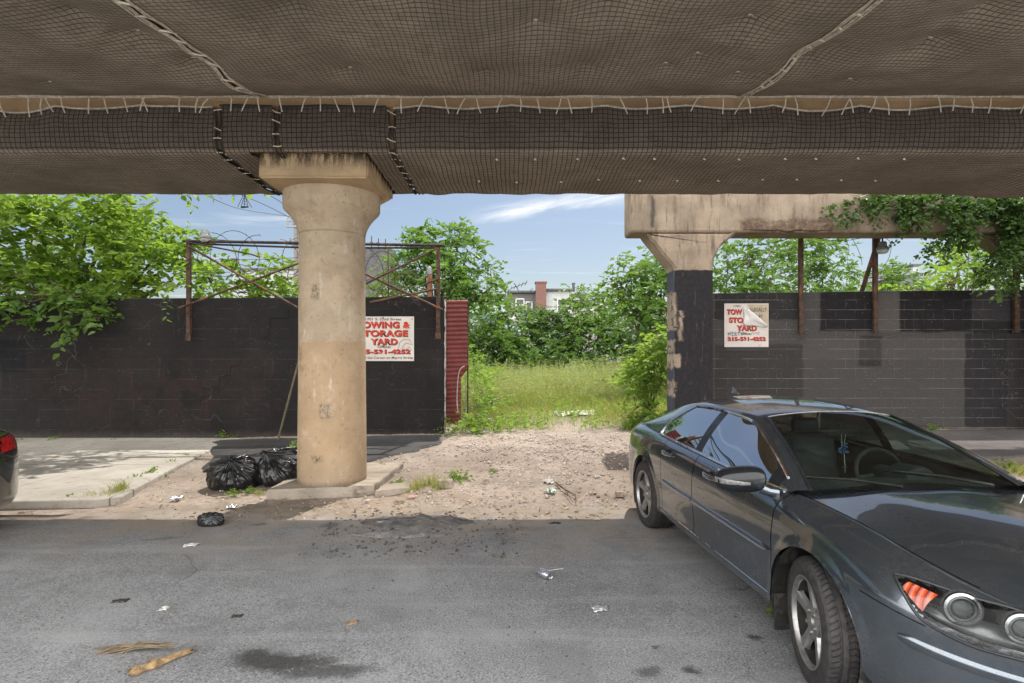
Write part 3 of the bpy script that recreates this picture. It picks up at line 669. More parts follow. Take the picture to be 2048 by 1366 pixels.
# the walls' origins sit at (0, Y, 0) so that paint patches can be given in metres
def block_wall(name, label, x0, x1, zt0, zt1, Y, mat):
    nx = int((x1 - x0) / .1); n = 30; V = []
    tops = lambda x: zt0 + (zt1 - zt0) * (x - x0) / (x1 - x0)
    mb = MB(); mb.prism([(x0, Y, -.4), (x1, Y, -.4), (x1, Y, zt1), (x0, Y, zt0)], (0, .2, 0))
    o = mb.build(name, mat, origin=(0, Y, 0)); b_ = o.modifiers.new('bevel', 'BEVEL'); b_.width = .012; b_.segments = 2
    return tag(o, label, 'wall')
lw_mat = wall_mat('black_wall_paint', [(wx(-30), wx(52), wz(745), wz(678), .9, (.010, .010, .013)), (wx(540), wx(880), wz(700), wz(610), .35, (.014, .013, .014)), (wx(100), wx(470), wz(735), wz(655), .3, (.016, .013, .013))],
                  [(wx(60), wx(560), wz(825), wz(712)), (wx(130), wx(420), wz(860), wz(760))], 0, 0., .4)
block_wall('block_wall', 'long black painted block wall behind the trash bags and tan column', -24, -1.39, 2.76, 2.885, LW, lw_mat)
rp = lambda a, b_, c_, d_, k, cl: (wx(a, RW), wx(b_, RW), wz(d_, RW), wz(c_, RW), k, cl)
BK = (.013, .012, .0135)
rw_mat = wall_mat('weathered_wall_paint', [
    rp(1430, 1600, 580, 640, .8, (.019, .018, .02)), rp(1430, 1606, 690, 862, .55, (.022, .020, .02)),
    rp(1640, 1752, 580, 662, .97, BK), rp(1800, 1945, 580, 664, .97, BK), rp(1945, 2400, 580, 640, .8, (.028, .025, .03)), rp(1945, 2400, 640, 668, .9, BK),
    rp(1718, 1764, 672, 732, .9, (.026, .024, .025)), rp(1930, 2016, 667, 855, .92, (.021, .020, .022)), rp(2016, 2500, 668, 862, .75, (.024, .022, .023)),
    rp(1606, 1930, 676, 720, .25, (.10, .092, .088)), rp(1755, 1800, 585, 662, .4, (.11, .10, .094))], None, .75, 7.3, 1.0)
block_wall('block_wall', 'grey and black patch-painted block wall behind the dark sedan', 3.55, 34, 2.975, 3.35, RW, rw_mat)

# white edge of the left wall's end, crumbling: a thin mortar return
m_pale = simple('pale_mortar', (.42, .41, .39), .9, var=.35, scale=7, bump=.5, bscale=30, bd=.01, stain=((.05, .05, .055), 5, .5, .6))

# ================================================================== cantilever concrete bent on the right
FY = 11.2
def bent_extra(t, cc, n1, n2):
    v = t.sep(t.tc.outputs['Object']); vw = t.sep(t.warp(.12, 3.2, detail=6)); vb = t.sep(t.warp(.22, 4.5, detail=7))
    # black paint on the shaft with torn-off patches
    dk = t.ramp(t.math('ADD', v[2], t.math('MULTIPLY', n2, .06)), 3.385, 3.41, 1, 0)
    pp = None
    for (a, b_, c_, d_) in ((3.0, 3.22, 2.2, 2.95), (3.0, 3.28, 1.45, 1.72), (3.26, 3.33, 2.0, 2.55), (3.0, 3.2, 1.75, 2.0), (3.02, 3.2, .9, 1.2)):
        m = t.math('MULTIPLY', t.box(vb, a, b_, c_, d_, .03), t.ramp(t.noise(7, 7, .7), .40, .48)); pp = m if pp is None else t.math('MAXIMUM', pp, m)
    pb = t.mix(t.ramp(n2, .4, .7), (.020, .018, .022), (.034, .031, .034))
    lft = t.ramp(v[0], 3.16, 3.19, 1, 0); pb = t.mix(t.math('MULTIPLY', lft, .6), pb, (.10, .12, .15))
    cc = t.mix(t.math('MULTIPLY', dk, t.math('SUBTRACT', 1., pp)), cc, pb)
    # black drips on the beam, rust-brown spall, moss along the soffit edge
    for (a, b_, c_, d_, k, cl) in ((2.70, 2.78, 4.2, 5.3, .8, (.03, .028, .027)), (2.9, 3.3, 4.0, 4.06, .5, (.06, .05, .04))):
        m = t.math('MULTIPLY', t.box(vw, a, b_, c_, d_, .04), t.ramp(t.noise(9, 6, .7, stretch=(1, 1, .4)), .38, .5)); cc = t.mix(t.math('MULTIPLY', m, k), cc, cl)
    sp = t.math('MULTIPLY', t.box(vb, 4.45, 6.3, 4.13, 4.36, .05), t.ramp(t.noise(3.5, 7, .7, stretch=(.6, 1, 1.2)), .36, .52))
    cc = t.mix(t.math('MULTIPLY', sp, .85), cc, t.mix(t.ramp(n2, .35, .65), (.05, .03, .022), (.17, .11, .075)))
    ms = t.math('MULTIPLY', t.ramp(t.math('ADD', v[2], t.math('MULTIPLY', n1, .08)), 4.10, 4.17, 1, 0), t.ramp(v[0], 4.2, 5.0)); cc = t.mix(t.math('MULTIPLY', ms, .55), cc, (.13, .12, .04))
    fr = t.noise(2.0, 7, .7, stretch=(3, 3, .35), loc=(6, 0, 0)); cc = t.mix(t.math('MULTIPLY', t.ramp(fr, .58, .72), .4), cc, (.44, .39, .34))
    return cc
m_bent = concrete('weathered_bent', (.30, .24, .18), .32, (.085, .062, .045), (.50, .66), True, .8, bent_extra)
bent = thing('concrete_bent', 'weathered concrete pier with bracketed beam, black paint on its shaft, beyond the viaduct', 'pier', (0, FY, 0))
def chamfered(name, poly, y0, y1, cb, mat, parent):
    bm = bmesh.new(); a = [bm.verts.new((x, y0, z)) for x, z in poly]; f = bm.faces.new(a)
    e = bmesh.ops.extrude_face_region(bm, geom=[f]); vs_ = [v for v in e['geom'] if isinstance(v, bmesh.types.BMVert)]
    bmesh.ops.translate(bm, verts=vs_, vec=(0, y1 - y0, 0)); bmesh.ops.recalc_face_normals(bm, faces=bm.faces)
    bmesh.ops.bevel(bm, geom=bm.edges[:], offset=cb, segments=1, affect='EDGES')
    bmesh.ops.triangulate(bm, faces=[f for f in bm.faces if len(f.verts) > 4])
    V = [tuple(v.co) for v in bm.verts]; bm.verts.index_update(); F = [[v.index for v in f.verts] for f in bm.faces]; bm.free()
    return mesh_obj(name, V, F, mat, parent)
fz = lambda py: wz(py, FY); fx = lambda px: wx(px, FY)
mb = MB(); mb.prism([(2.30, FY, 4.09), (15, FY, 4.09), (15, FY, 5.05), (2.30, FY, 5.05)], (0, .62, 0))
o = mb.build('beam', m_bent, bent, bevel=.05)
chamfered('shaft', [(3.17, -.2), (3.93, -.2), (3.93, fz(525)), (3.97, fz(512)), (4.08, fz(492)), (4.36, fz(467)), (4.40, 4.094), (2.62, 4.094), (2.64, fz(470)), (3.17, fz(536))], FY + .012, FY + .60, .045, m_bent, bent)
mb = MB(); mb.prism([(10.65, FY + .1, -.2), (11.4, FY + .1, -.2), (11.4, FY + .1, 4.094), (9.2, FY + .1, 4.094), (10.65, FY + .1, 3.2)], (0, .45, 0)); mb.build('shaft', m_bent, bent, bevel=.04)
# broken ragged lip of concrete where the beam has spalled
V = []; F = []; n = 60
for i in range(n + 1):
    x = 4.5 + 1.75 * i / n; a = math.sin(math.pi * i / n) ** .6
    for j, (dy, dz) in enumerate(((-.004, .0), (-.02, -.02), (-.008, -.05), (.05, -.055))):
        V.append((x, FY + dy * a + .012 * float(fbm(x, j, 6, 3)), 4.16 + dz * a + .05 * a * float(fbm(x, 0, 2.5, 5)) + .018 * float(fbm(x, j, 9, 8))))
F = grid_faces(n + 1, 4); mesh_obj('spalled_edge', V, F, simple('spall', (.10, .065, .045), .95, var=.5, scale=14, bump=.8, bscale=30, bd=.02), bent)

# ================================================================== steel posts and overhead frame
m_rust = simple('rusty_steel', (.075, .045, .032), .75, .35, var=.45, scale=9, bump=.5, bscale=60, bd=.004, stain=((.16, .075, .035), 4, .5, .65))
m_dsteel = simple('dark_steel', (.035, .028, .026), .65, .4, var=.4, scale=9, bump=.4, bscale=60, stain=((.11, .06, .035), 6, .52, .66))
m_galv = simple('galvanised', (.20, .205, .21), .55, .4, var=.2, scale=12, bump=.1)
def hpost(name, px, y0, y1, Y, label, w=.085, group='rusty steel posts along the right wall'):
    a = P(px, y0, Y); b_ = P(px, y1, Y); h = a.z - b_.z; root = thing(name, label, 'post', b_, group)
    mb = MB(); c = (a + b_) / 2
    mb.box(c + Vector((0, -.0, 0)), (w, .008, h), bev=.001); mb.box(c + Vector((-w / 2 + .004, .034, 0)), (.008, .06, h), bev=.001); mb.build('angle_iron', m_rust, root)
    mb = MB(); mb.box((c.x, c.y + .02, b_.z + .03), (w * 1.7, .012, .07), bev=.002)
    for sx_ in (-1, 1): mb.lathe([(.011, 0), (.011, .012), (.004, .015)], (c.x + sx_ * w * .68, c.y - .004 + .015, b_.z + .03), 6, 'Y')
    mb.build('bracket', m_rust, root); return root
hpost('steel_post', 1603, 472, 668, 11.8, 'rusty steel post on the grey wall, nearest the torn sign')
hpost('steel_post', 1752, 470, 666, 11.8, 'rusty steel post on the grey wall beside the leaning pole and floodlight')
hpost('steel_post', 2035, 470, 665, 11.8, 'rusty steel post at the vine hung right end of the grey wall', .1)
mb = MB(); mb.tube([P(1760, 468, 11.95 + .25), P(1722, 588, 12.3)], .045, 10); o = mb.build('leaning_pole', m_rust, origin=P(1722, 588, 12.3), smooth=True); tag(o, 'rusty leaning pole behind the grey wall, crossing the floodlight post', 'pole')
# floodlight on a bent arm
def lamp(name, label, base, s, flip=1):
    r = thing(name, label, 'floodlight', base)
    b_ = Vector(base)
    mb = MB(); mb.lathe([(.0, .12), (.06, .118), (.075, .10), (.08, .03), (.11, .0), (.12, -.05), (.115, -.06)], b_ + Vector((0, 0, 0)), 20); mb.build('housing', m_galv, r, smooth=True)
    mb = MB(); mb.lathe([(.112, -.06), (.10, -.10), (.07, -.125), (.0, -.13)], b_, 20); mb.build('lens', simple('lamp_lens', (.45, .47, .46), .2, var=.1, bump=0), r, smooth=True)
    return r, b_
lr, lb = lamp('floodlight', 'grey floodlight hanging off the rusty post by the leaning pole', P(1765, 495, 11.72), 1)
mb = MB(); mb.tube([P(1752, 474, 11.78), P(1760, 468, 11.75), P(1765, 478, 11.72), lb + Vector((0, 0, .1))], .016, 8); mb.build('arm', m_rust, lr, smooth=True)
lr, lb = lamp('floodlight', 'grey floodlight standing on the pipe frame over the black wall', P(411, 472, 11.5), 1)
mb = MB(); mb.tube([lb + Vector((0, 0, -.11)), lb + Vector((.05, 0, -.13)), P(424, 482, 11.45), P(432, 485, 11.45)], .02, 8); mb.build('arm', m_rust, lr, smooth=True)
# loose wires
m_wire = simple('wire', (.03, .028, .027), .6, var=.2, bump=0)
def wire(name, label, pts, r=.006, mat=None, cat='wire', sub=8):
    pts = [Vector(p) for p in pts]; out = []
    for i in range(len(pts) - 1):                      # Catmull-Rom
        p0, p1, p2, p3 = pts[max(i - 1, 0)], pts[i], pts[i + 1], pts[min(i + 2, len(pts) - 1)]
        for k in range(sub):
            t_ = k / sub; out.append(.5 * (2 * p1 + (p2 - p0) * t_ + (2 * p0 - 5 * p1 + 4 * p2 - p3) * t_ ** 2 + (3 * p1 - p0 - 3 * p2 + p3) * t_ ** 3))
    out.append(pts[-1]); mb = MB(); mb.tube(out, r, 5); o = mb.build(name, mat or m_wire, origin=pts[0], smooth=True); return tag(o, label, cat)
wire('loose_wire', 'thin wire sagging under the bent beam from post to post', [P(1470, 492, 11.7), P(1530, 488, 11.7), P(1603, 474, 11.75), P(1680, 482, 11.75), P(1752, 470, 11.75)], .006)
wire('loose_wire', 'loose looping wire dangling beside the right floodlight', [P(1758, 470, 11.7), P(1781, 485, 11.7), P(1778, 515, 11.72), P(1762, 545, 11.75), P(1765, 585, 11.8)], .005)
wire('loose_wire', 'short wire hanging left of the rusty floodlight post', [P(1700, 472, 11.7), P(1712, 490, 11.7), P(1722, 515, 11.7), P(1724, 530, 11.7)], .005)
wire('loose_wire', 'curly wire hanging between the two right posts', [P(1690, 470, 11.7), P(1698, 500, 11.7), P(1694, 520, 11.72), P(1700, 540, 11.72)], .004)

# left overhead pipe frame, carrying razor wire
FR = 11.48
pf = thing('pipe_frame', 'rusty braced pipe frame bolted to the black wall, carrying razor wire', 'frame', P(376, 600, FR))
def bar(name, pts, r, mat=m_dsteel, n=8):
    mb = MB(); mb.tube(pts, r, n); return mb.build(name, mat, pf, smooth=True)
for px, y0, y1 in ((376, 478, 672), (660, 480, 640), (876, 488, 668)):
    a, b_ = P(px, y0, FR), P(px, y1, FR); h = a.z - b_.z; c = (a + b_) / 2; mb = MB()
    mb.box(c, (.075, .008, h), bev=.001); mb.box(c + Vector((.034, .035, 0)), (.008, .06, h), bev=.001); o = mb.build('post', m_rust, pf)
    mb = MB(); mb.box((c.x, c.y - .002, b_.z - .03), (.11, .016, .13), bev=.002); mb.build('base_plate', m_rust, pf)
bar('rail', [P(366, 482, FR), P(890, 491, FR)], .030); bar('rail', [P(376, 487, FR + .02), P(600, 495, FR + .02), P(880, 496, FR + .02)], .02)
bar('rail', [P(372, 484, FR - .05), P(500, 508, FR - .03), P(520, 514, FR)], .016)
for a, b_ in (((376, 492), (660, 652)), ((356, 617), (655, 505)), ((660, 515), (886, 620)), ((655, 605), (872, 498)), ((740, 605), (874, 578))):
    bar('brace', [P(a[0], a[1], FR - .06), P(b_[0], b_[1], FR - .06)], .022, m_rust)
bar('rail', [P(850, 568, FR - .02), P(878, 557, FR - .02)], .02, m_rust)
mb = MB(); mb.tube([P(776, 496, FR), P(777, 606, FR)], .012, 6); mb.build('post', m_rust, pf)
# razor wire coils
mb = MB(); rz = random.Random(4)
for (x0, x1, yc, rad, turns) in ((424, 520, 507, .42, 2.0), (560, 660, 512, .34, 2.2), (690, 790, 540, .42, 2.6)):
    pts = []; nN = int(turns * 26)
    for i in range(nN + 1):
        f = i / nN; a = f * turns * 2 * math.pi; c = P(x0 + (x1 - x0) * f, yc, FR + .1); rr = rad * (1 + .12 * math.sin(a * .37))
        pts.append(c + Vector((math.sin(a) * rr * .55, math.sin(a) * rr * .55, math.cos(a) * rr)))
    mb.tube(pts, .0065, 4)
    for i in range(0, len(pts), 2):
        d = Vector((rz.uniform(-1, 1), rz.uniform(-1, 1), rz.uniform(-1, 1))).normalized() * .03; mb.tube([pts[i] - d, pts[i] + d], .004, 3)
for y0, y1 in ((545, 535), (520, 512), (478, 487)):
    mb.tube([P(420, y0, FR + .05), P(520, (y0 + y1) / 2 + 3, FR + .05), P(660, y1, FR + .05)], .005, 4)
mb.tube([P(690, 575, FR + .05), P(735, 560, FR + .05), P(790, 535, FR + .05)], .005, 4); mb.tube([P(690, 520, FR + .05), P(760, 512, FR + .05), P(800, 530, FR + .05), P(872, 575, FR)], .005, 4)
o = mb.build('razor_wire', m_wire, origin=P(424, 507, FR), smooth=True); tag(o, 'coiled razor wire strung behind the rusty pipe frame', 'razor wire')
# tangle of dry vine stems on the frame's right bay
mb = MB(); rz = random.Random(12)
for k in range(26):
    p = P(rz.uniform(745, 850), rz.uniform(560, 600), FR + rz.uniform(.05, .3)); pts = [p]
    d = Vector((rz.uniform(-1, 1), rz.uniform(-.2, .2), rz.uniform(-.4, 1))).normalized()
    for s_ in range(7):
        d = (d + Vector((rz.uniform(-.7, .7), rz.uniform(-.2, .2), rz.uniform(-.7, .6)))).normalized(); pts.append(pts[-1] + d * .09)
    mb.tube(pts, .0055, 4)
o = mb.build('dry_vine', simple('dry_stem', (.16, .12, .08), .9, bump=0), origin=P(800, 600, FR), smooth=True); tag(o, 'tangle of bare dry vine stems in the frame right of the column', 'vine')
# rusty vent pipe behind the wall
vp = thing('vent_pipe', 'rusty brown vent pipe with a grey rounded cap rising behind the black wall', 'pipe', P(859, 640, 12.4))
mb = MB(); c = P(859, 640, 12.4); mb.lathe([(.055, -.4), (.055, 1.0), (.058, 1.0), (.058, 1.04)], c, 18); mb.build('pipe', simple('rusty_pipe', (.20, .095, .045), .8, .2, var=.35, scale=9, bump=.3), vp, smooth=True)
mb = MB(); mb.lathe([(.064, .98), (.066, 1.06), (.055, 1.12), (.03, 1.15), (.001, 1.16)], c, 18); mb.build('cap', m_galv, vp, smooth=True)
# thin steel pole leaning on the wall behind the column
mb = MB(); mb.tube([gpt(556, 880, .02), P(606, 690, LW - .04)], .02, 8); o = mb.build('leaning_pole', simple('olive_pole', (.10, .085, .05), .7, bump=.2), origin=gpt(556, 880), smooth=True); tag(o, 'thin dull pole leaning on the black wall by the trash bags', 'pole')
# stepped crack and chalk scratches in the left wall are cut as thin open joints
m_crack = simple('crack_dark', (.006, .006, .006), 1, bump=0)
def crack(pts, r, lab):
    q = [P(x, y, LW - .001) for x, y in pts]; mb = MB(); mb.tube(q, r, 4); tag(mb.build('wall_crack', m_crack, origin=q[0]), lab, 'crack')
crack([(576, 615), (576, 636), (540, 636), (540, 656), (536, 674), (520, 675)], .006, 'short stepped crack in the black wall near the tan column'); crack([(480, 714), (480, 730), (462, 732), (460, 748), (440, 755), (438, 772), (420, 775), (420, 790), (400, 795), (400, 812)], .006, 'long stepped crack running down the black wall above the trash bags')

# ================================================================== red corrugated gate leaf
GY = 11.92
gate = thing('gate_leaf', 'faded red corrugated metal gate leaf beside the end of the black wall', 'gate', (wx(893, GY), GY, .1))
V = []; nz = 170; nxg = 12; zt, zb = wz(601, GY), wz(848, GY)
for i in range(nz):
    z = zb + (zt - zb) * i / (nz - 1)
    for j in range(nxg):
        f = j / (nxg - 1); w_ = 44 if z > wz(738, GY) else 44 - 14 * min(1, (wz(738, GY) - z) / .2)
        x = wx(891.5, GY) + f * w_ * GY / FPX
        V.append((x, GY + .010 * math.sin(z * 2 * math.pi / .094) + .05 * f + .02 * math.sin(z * 3 + f * 4) * (z < 1.4), z + .012 * f))
t = NT('red_corrugated'); n1 = t.noise(2, 7); n2 = t.noise(14, 7, .7); v = t.sep(t.tc.outputs['Object'])
c = t.mix(t.ramp(n1, .3, .7), (.115, .019, .017), (.165, .031, .027)); c = t.mix(t.math('MULTIPLY', t.ramp(n2, .56, .7), .6), c, (.10, .03, .022))
c = t.mix(t.math('MULTIPLY', t.ramp(t.math('ADD', v[2], t.math('MULTIPLY', n1, .5)), .6, 1.2, 1, 0), .6), c, (.13, .03, .026))
c = t.mix(t.math('MULTIPLY', t.ramp(t.noise(30, 5, .7), .64, .7), .7), c, (.35, .30, .27))
m_red = t.fin(c, t.ramp(n2, .3, .7, .5, .75), .0, t.bump(n2, .2, .01), .4)
o = mesh_obj('corrugated_panel', V, grid_faces(nz, nxg), m_red, gate, smooth=True); s_ = o.modifiers.new('solid', 'SOLIDIFY'); s_.thickness = .004
mb = MB(); mb.box(((wx(934, GY) + .01), GY + .06, (zt + zb) / 2), (.03, .03, zt - zb), bev=.003); mb.build('post', m_dsteel, gate)
mb = MB(); mb.box((wx(889.5, GY - .2), GY - .12, (wz(601, GY) + .1) / 2), (.018, .18, wz(606, GY) - .1), bev=.004); mb.build('edge_board', m_pale, gate)
wire('bent_conduit', 'bent pale conduit hanging on the lower part of the red gate', [P(929, 732, GY - .02), P(921, 738, GY - .04), P(916, 756, GY - .03), P(914, 800, GY - .02), P(916, 826, GY - .02)], .011, simple('pale_conduit', (.36, .33, .29), .7, bump=.1), 'conduit')

# ================================================================== signs
def text_part(parent, txt, px, py, Y, hpx, wpx, mat, bold=.0, name='lettering', depth=.0015, sheen=0):
    """block letters centred on photo pixel (px, py), cap height hpx and width wpx, lying on the plane Y"""
    cu = bpy.data.curves.new('text', 'FONT'); cu.body = txt; cu.align_x = 'CENTER'; cu.align_y = 'CENTER'; cu.size = 1; cu.offset = bold; cu.extrude = .01; cu.space_character = 1.06 if bold else 1
    ob = bpy.data.objects.new('text', cu)
    me = bpy.data.meshes.new_from_object(ob); V = np.array([v.co[:] for v in me.vertices]); F = [tuple(p.vertices) for p in me.polygons]
    bpy.data.objects.remove(ob); bpy.data.curves.remove(cu); bpy.data.meshes.remove(me)
    mn, mx_ = V.min(0), V.max(0); k = Y / FPX
    X = (V[:, 0] - (mn[0] + mx_[0]) / 2) / (mx_[0] - mn[0]) * wpx * k; Z = (V[:, 1] - (mn[1] + mx_[1]) / 2) / (mx_[1] - mn[1]) * hpx * k
    D = (V[:, 2] - mn[2]) / max(1e-6, mx_[2] - mn[2]) * depth
    c = P(px, py, Y); W = np.stack([c.x + X, c.y - D, c.z + Z], -1)
    return mesh_obj(name, W, F, mat, parent)
m_board = simple('sign_board', (.60, .55, .50), .5, var=.08, scale=3, bump=.05, stain=((.36, .31, .27), 6, .62, .8))
m_redp = simple('sign_red', (.50, .030, .012), .5, var=.15, scale=20, bump=0)
m_blk = simple('sign_black', (.02, .017, .017), .5, var=.1, bump=0)
SY = LW - .012
sg = thing('tow_sign', 'cream towing and storage sign with red block letters, half hidden behind the tan column', 'sign', P(766, 722, SY))
mb = MB(); a, b_ = P(704, 722, SY), P(828, 633, SY); mb.box((a + b_) / 2, (b_.x - a.x, .008, b_.z - a.z), bev=.001); mb.build('board', m_board, sg)
S1 = SY - .006
for txt, x, y, h, w_, mt, bo in (('1701 S. 22nd Street', 767, 638.3, 5.0, 72, m_blk, .012), ('Office:', 768.5, 693.5, 5.4, 27, m_blk, .02), ('Around the Corner on Morris Street', 767, 715.3, 4.6, 117, m_blk, .012)):
    text_part(sg, txt, x, y, S1, h, w_, mt, bo)
for txt, x, y, h, w_ in (('TOWING &', 766, 649.5, 13.5, 108), ('STORAGE', 766, 666.5, 13.0, 99), ('YARD', 768, 683.2, 12.8, 54), ('215-531-4252', 766, 703, 9.0, 109)):
    text_part(sg, txt, x + 1.1, y + 1.1, S1, h, w_, m_blk, .05); text_part(sg, txt, x, y, S1 - .003, h, w_, m_redp, .038)
def scribble(parent, pts, Y, r, mat, name='pen_scribble'):
    mb = MB(); mb.tube([P(x, y, Y) for x, y in pts], r, 4); return mb.build(name, mat, parent)
scribble(sg, [(796, 700), (800, 684), (808, 678), (820, 680), (825, 690), (812, 686), (804, 694), (810, 700), (818, 694), (824, 700), (815, 704)], S1 - .003, .003, m_wire)
mb = MB()
for x, y in ((824, 638), (824, 717), (766, 635)): mb.lathe([(.012, 0), (.01, -.006), (.001, -.008)], P(x, y, S1), 8, 'Y')
mb.build('screw', m_dsteel, sg)

SY = RW - .012; S1 = SY - .006
sg = thing('tow_sign', 'torn towing sign on the grey wall with a peeling white sheet over its letters', 'sign', P(1493, 695, SY))
mb = MB(); a, b_ = P(1448.5, 694, SY), P(1537, 607, SY); mb.box((a + b_) / 2, (b_.x - a.x, .008, b_.z - a.z), bev=.001); mb.build('board', m_board, sg)
mb = MB(); a, b_ = P(1450, 702, SY + .004), P(1536.5, 695, SY + .004); mb.box((a + b_) / 2, (b_.x - a.x, .006, b_.z - a.z)); mb.build('backing_strip', m_blk, sg)
m_tan = simple('old_sign_layer', (.44, .36, .27), .6, var=.12, scale=6, bump=.1)
mb = MB(); q = [P(x, y, S1 + .001) for x, y in ((1494, 608.5), (1536, 608.5), (1536, 651), (1528, 648), (1514, 634), (1500, 618))]; mb.prism(q, (0, -.003, 0)); mb.build('older_layer', m_tan, sg)
for txt, x, y, h, w_, mt, bo in (('ED ILLEGALLY', 1511, 619.3, 7.6, 44, m_blk, .01), ('ED BY', 1515.8, 632.6, 6.8, 20, m_blk, .01)): text_part(sg, txt, x, y, S1 - .003, h, w_, mt, bo)
for txt, x, y, h, w_, mt, bo in (('1701', 1474, 612.5, 4.2, 13, m_blk, .02), ('Office:', 1492.5, 667.5, 5, 20, m_blk, .02)): text_part(sg, txt, x, y, S1, h, w_, mt, bo)
for txt, x, y, h, w_ in (('TOW', 1468.5, 623.5, 11, 30.5), ('STO', 1472, 640, 11, 28.5), ('YARD', 1493, 656, 11.2, 40), ('215-531-4252', 1493, 677.5, 8, 76)):
    text_part(sg, txt, x + .9, y + .9, S1, h, w_, m_blk, .05); text_part(sg, txt, x, y, S1 - .003, h, w_, m_redp, .038)
# the peeling sheet: curls off the board
t_ = [(1484, 611), (1496, 617), (1510, 628), (1524, 640), (1536, 652), (1537, 656), (1522, 655), (1506, 650), (1487, 653), (1486, 642), (1489, 630), (1486, 620)]
V = [P(1500, 637, S1 - .05)] + [P(x, y, S1 - (.07 if 0 < i < 5 else .012)) for i, (x, y) in enumerate(t_)]
F = [(0, i + 1, (i + 1) % len(t_) + 1) for i in range(len(t_))]
o = mesh_obj('peeling_sheet', V, F, simple('white_vinyl', (.70, .68, .66), .35, var=.05, bump=.05), sg, smooth=True)
sb = o.modifiers.new('s', 'SUBSURF'); sb.levels = sb.render_levels = 2; sb.boundary_smooth = 'PRESERVE_CORNERS'; s_ = o.modifiers.new('solid', 'SOLIDIFY'); s_.thickness = .002
m_blue = simple('blue_marker', (.03, .05, .22), .5, bump=0)
for pts in ([(1456, 664), (1457, 671)], [(1461, 663), (1460, 671)], [(1456, 667), (1461, 667)], [(1464, 671), (1464, 664), (1468, 664)], [(1464, 667), (1467, 667)], [(1464, 671), (1468, 671)], [(1470, 671), (1470, 664), (1474, 666), (1470, 668), (1474, 671)], [(1475, 664), (1481, 664)], [(1478, 664), (1478, 671)], [(1481, 665), (1484, 668), (1488, 664)], [(1484, 668), (1483, 672)]):
    scribble(sg, pts, S1 - .004, .0055, m_blue)
scribble(sg, [(1502, 670), (1506, 663), (1508, 670), (1512, 664), (1516, 670), (1519, 664), (1514, 666)], S1 - .004, .003, m_wire)
# ================================================================== cars
def hermite(xk, yk, x):
    """smooth (monotone-limited) cubic through key points"""
    xk = np.asarray(xk, float); yk = np.asarray(yk, float); x = np.asarray(x, float)
    d = np.diff(yk) / np.diff(xk); m = np.zeros_like(yk); m[1:-1] = (d[:-1] * np.diff(xk)[1:] + d[1:] * np.diff(xk)[:-1]) / (xk[2:] - xk[:-2]); m[0] = d[0]; m[-1] = d[-1]
    i = np.clip(np.searchsorted(xk, x) - 1, 0, len(xk) - 2); h = xk[i + 1] - xk[i]; t = np.clip((x - xk[i]) / h, 0, 1)
    return (2 * t**3 - 3 * t**2 + 1) * yk[i] + (t**3 - 2 * t**2 + t) * h * m[i] + (-2 * t**3 + 3 * t**2) * yk[i + 1] + (t**3 - t**2) * h * m[i + 1]
UK = [-1.08, -.9, -.6, -.2, .3, .8, 1.3, 1.8, 2.3, 2.6, 2.9, 3.2, 3.45, 3.65, 3.80]
def row(*v): return list(v)
YR = [row(*[.80] * 15), row(.87, .87, .88, .885, .892, .895, .895, .895, .892, .89, .885, .88, .875, .87, .86),
      row(.88, .89, .898, .9, .9, .9, .9, .9, .9, .9, .905, .9, .89, .88, .87), row(.87, .89, .905, .915, .917, .918, .918, .918, .918, .918, .918, .905, .885, .865, .84),
      row(.85, .875, .897, .91, .916, .918, .918, .918, .916, .914, .91, .895, .875, .85, .82), row(.80, .83, .86, .878, .89, .893, .893, .892, .886, .88, .868, .842, .81, .78, .74),
      row(.70, .73, .765, .80, .828, .838, .838, .834, .80, .755, .722, .70, .68, .65, .62), row(.66, .69, .72, .76, .79, .80, .80, .79, .75, .705, .672, .645, .61, .57, .52),
      row(.45, .46, .48, .5, .5, .5, .5, .5, .5, .485, .46, .44, .41, .38, .34), row(.22, .23, .24, .25, .25, .25, .25, .25, .25, .245, .235, .22, .205, .19, .17), row(*[0] * 15)]
ZR = [row(.30, .26, .24, .21, .2, .2, .2, .2, .2, .2, .2, .2, .195, .2, .22), row(.36, .33, .31, .285, .275, .275, .275, .275, .275, .275, .275, .275, .275, .28, .29),
      row(.46, .45, .44, .43, .42, .42, .42, .42, .42, .42, .42, .41, .40, .39, .38), row(.62, .62, .62, .62, .61, .60, .60, .60, .60, .60, .59, .575, .545, .515, .48),
      row(.78, .78, .78, .775, .77, .76, .755, .75, .745, .745, .735, .71, .67, .62, .56), row(.895, .905, .91, .91, .905, .90, .893, .885, .875, .868, .848, .80, .745, .685, .61),
      row(.955, .972, .985, .987, .978, .968, .96, .952, .948, .932, .902, .85, .79, .725, .64), row(.957, .976, .99, .992, .983, .972, .963, .955, .945, .923, .893, .843, .785, .722, .64),
      row(.965, .99, 1.003, 1.0, .99, .98, .97, .965, .957, .936, .906, .862, .81, .748, .66), row(.967, .994, 1.008, 1.005, .99, .985, .98, .975, .972, .955, .926, .882, .83, .765, .675), row(.967, .995, 1.01, 1.005, .99, .985, .98, .977, .977, .96, .932, .889, .836, .770, .68)]
def taper(u):
    u = np.asarray(u, float)
    f = np.clip((u - 2.9) / .905, 0, 1); r = np.clip((-.35 - u) / .735, 0, 1)
    return (1 - f ** 3.4) ** .45 * (1 - r ** 3.2) ** .42
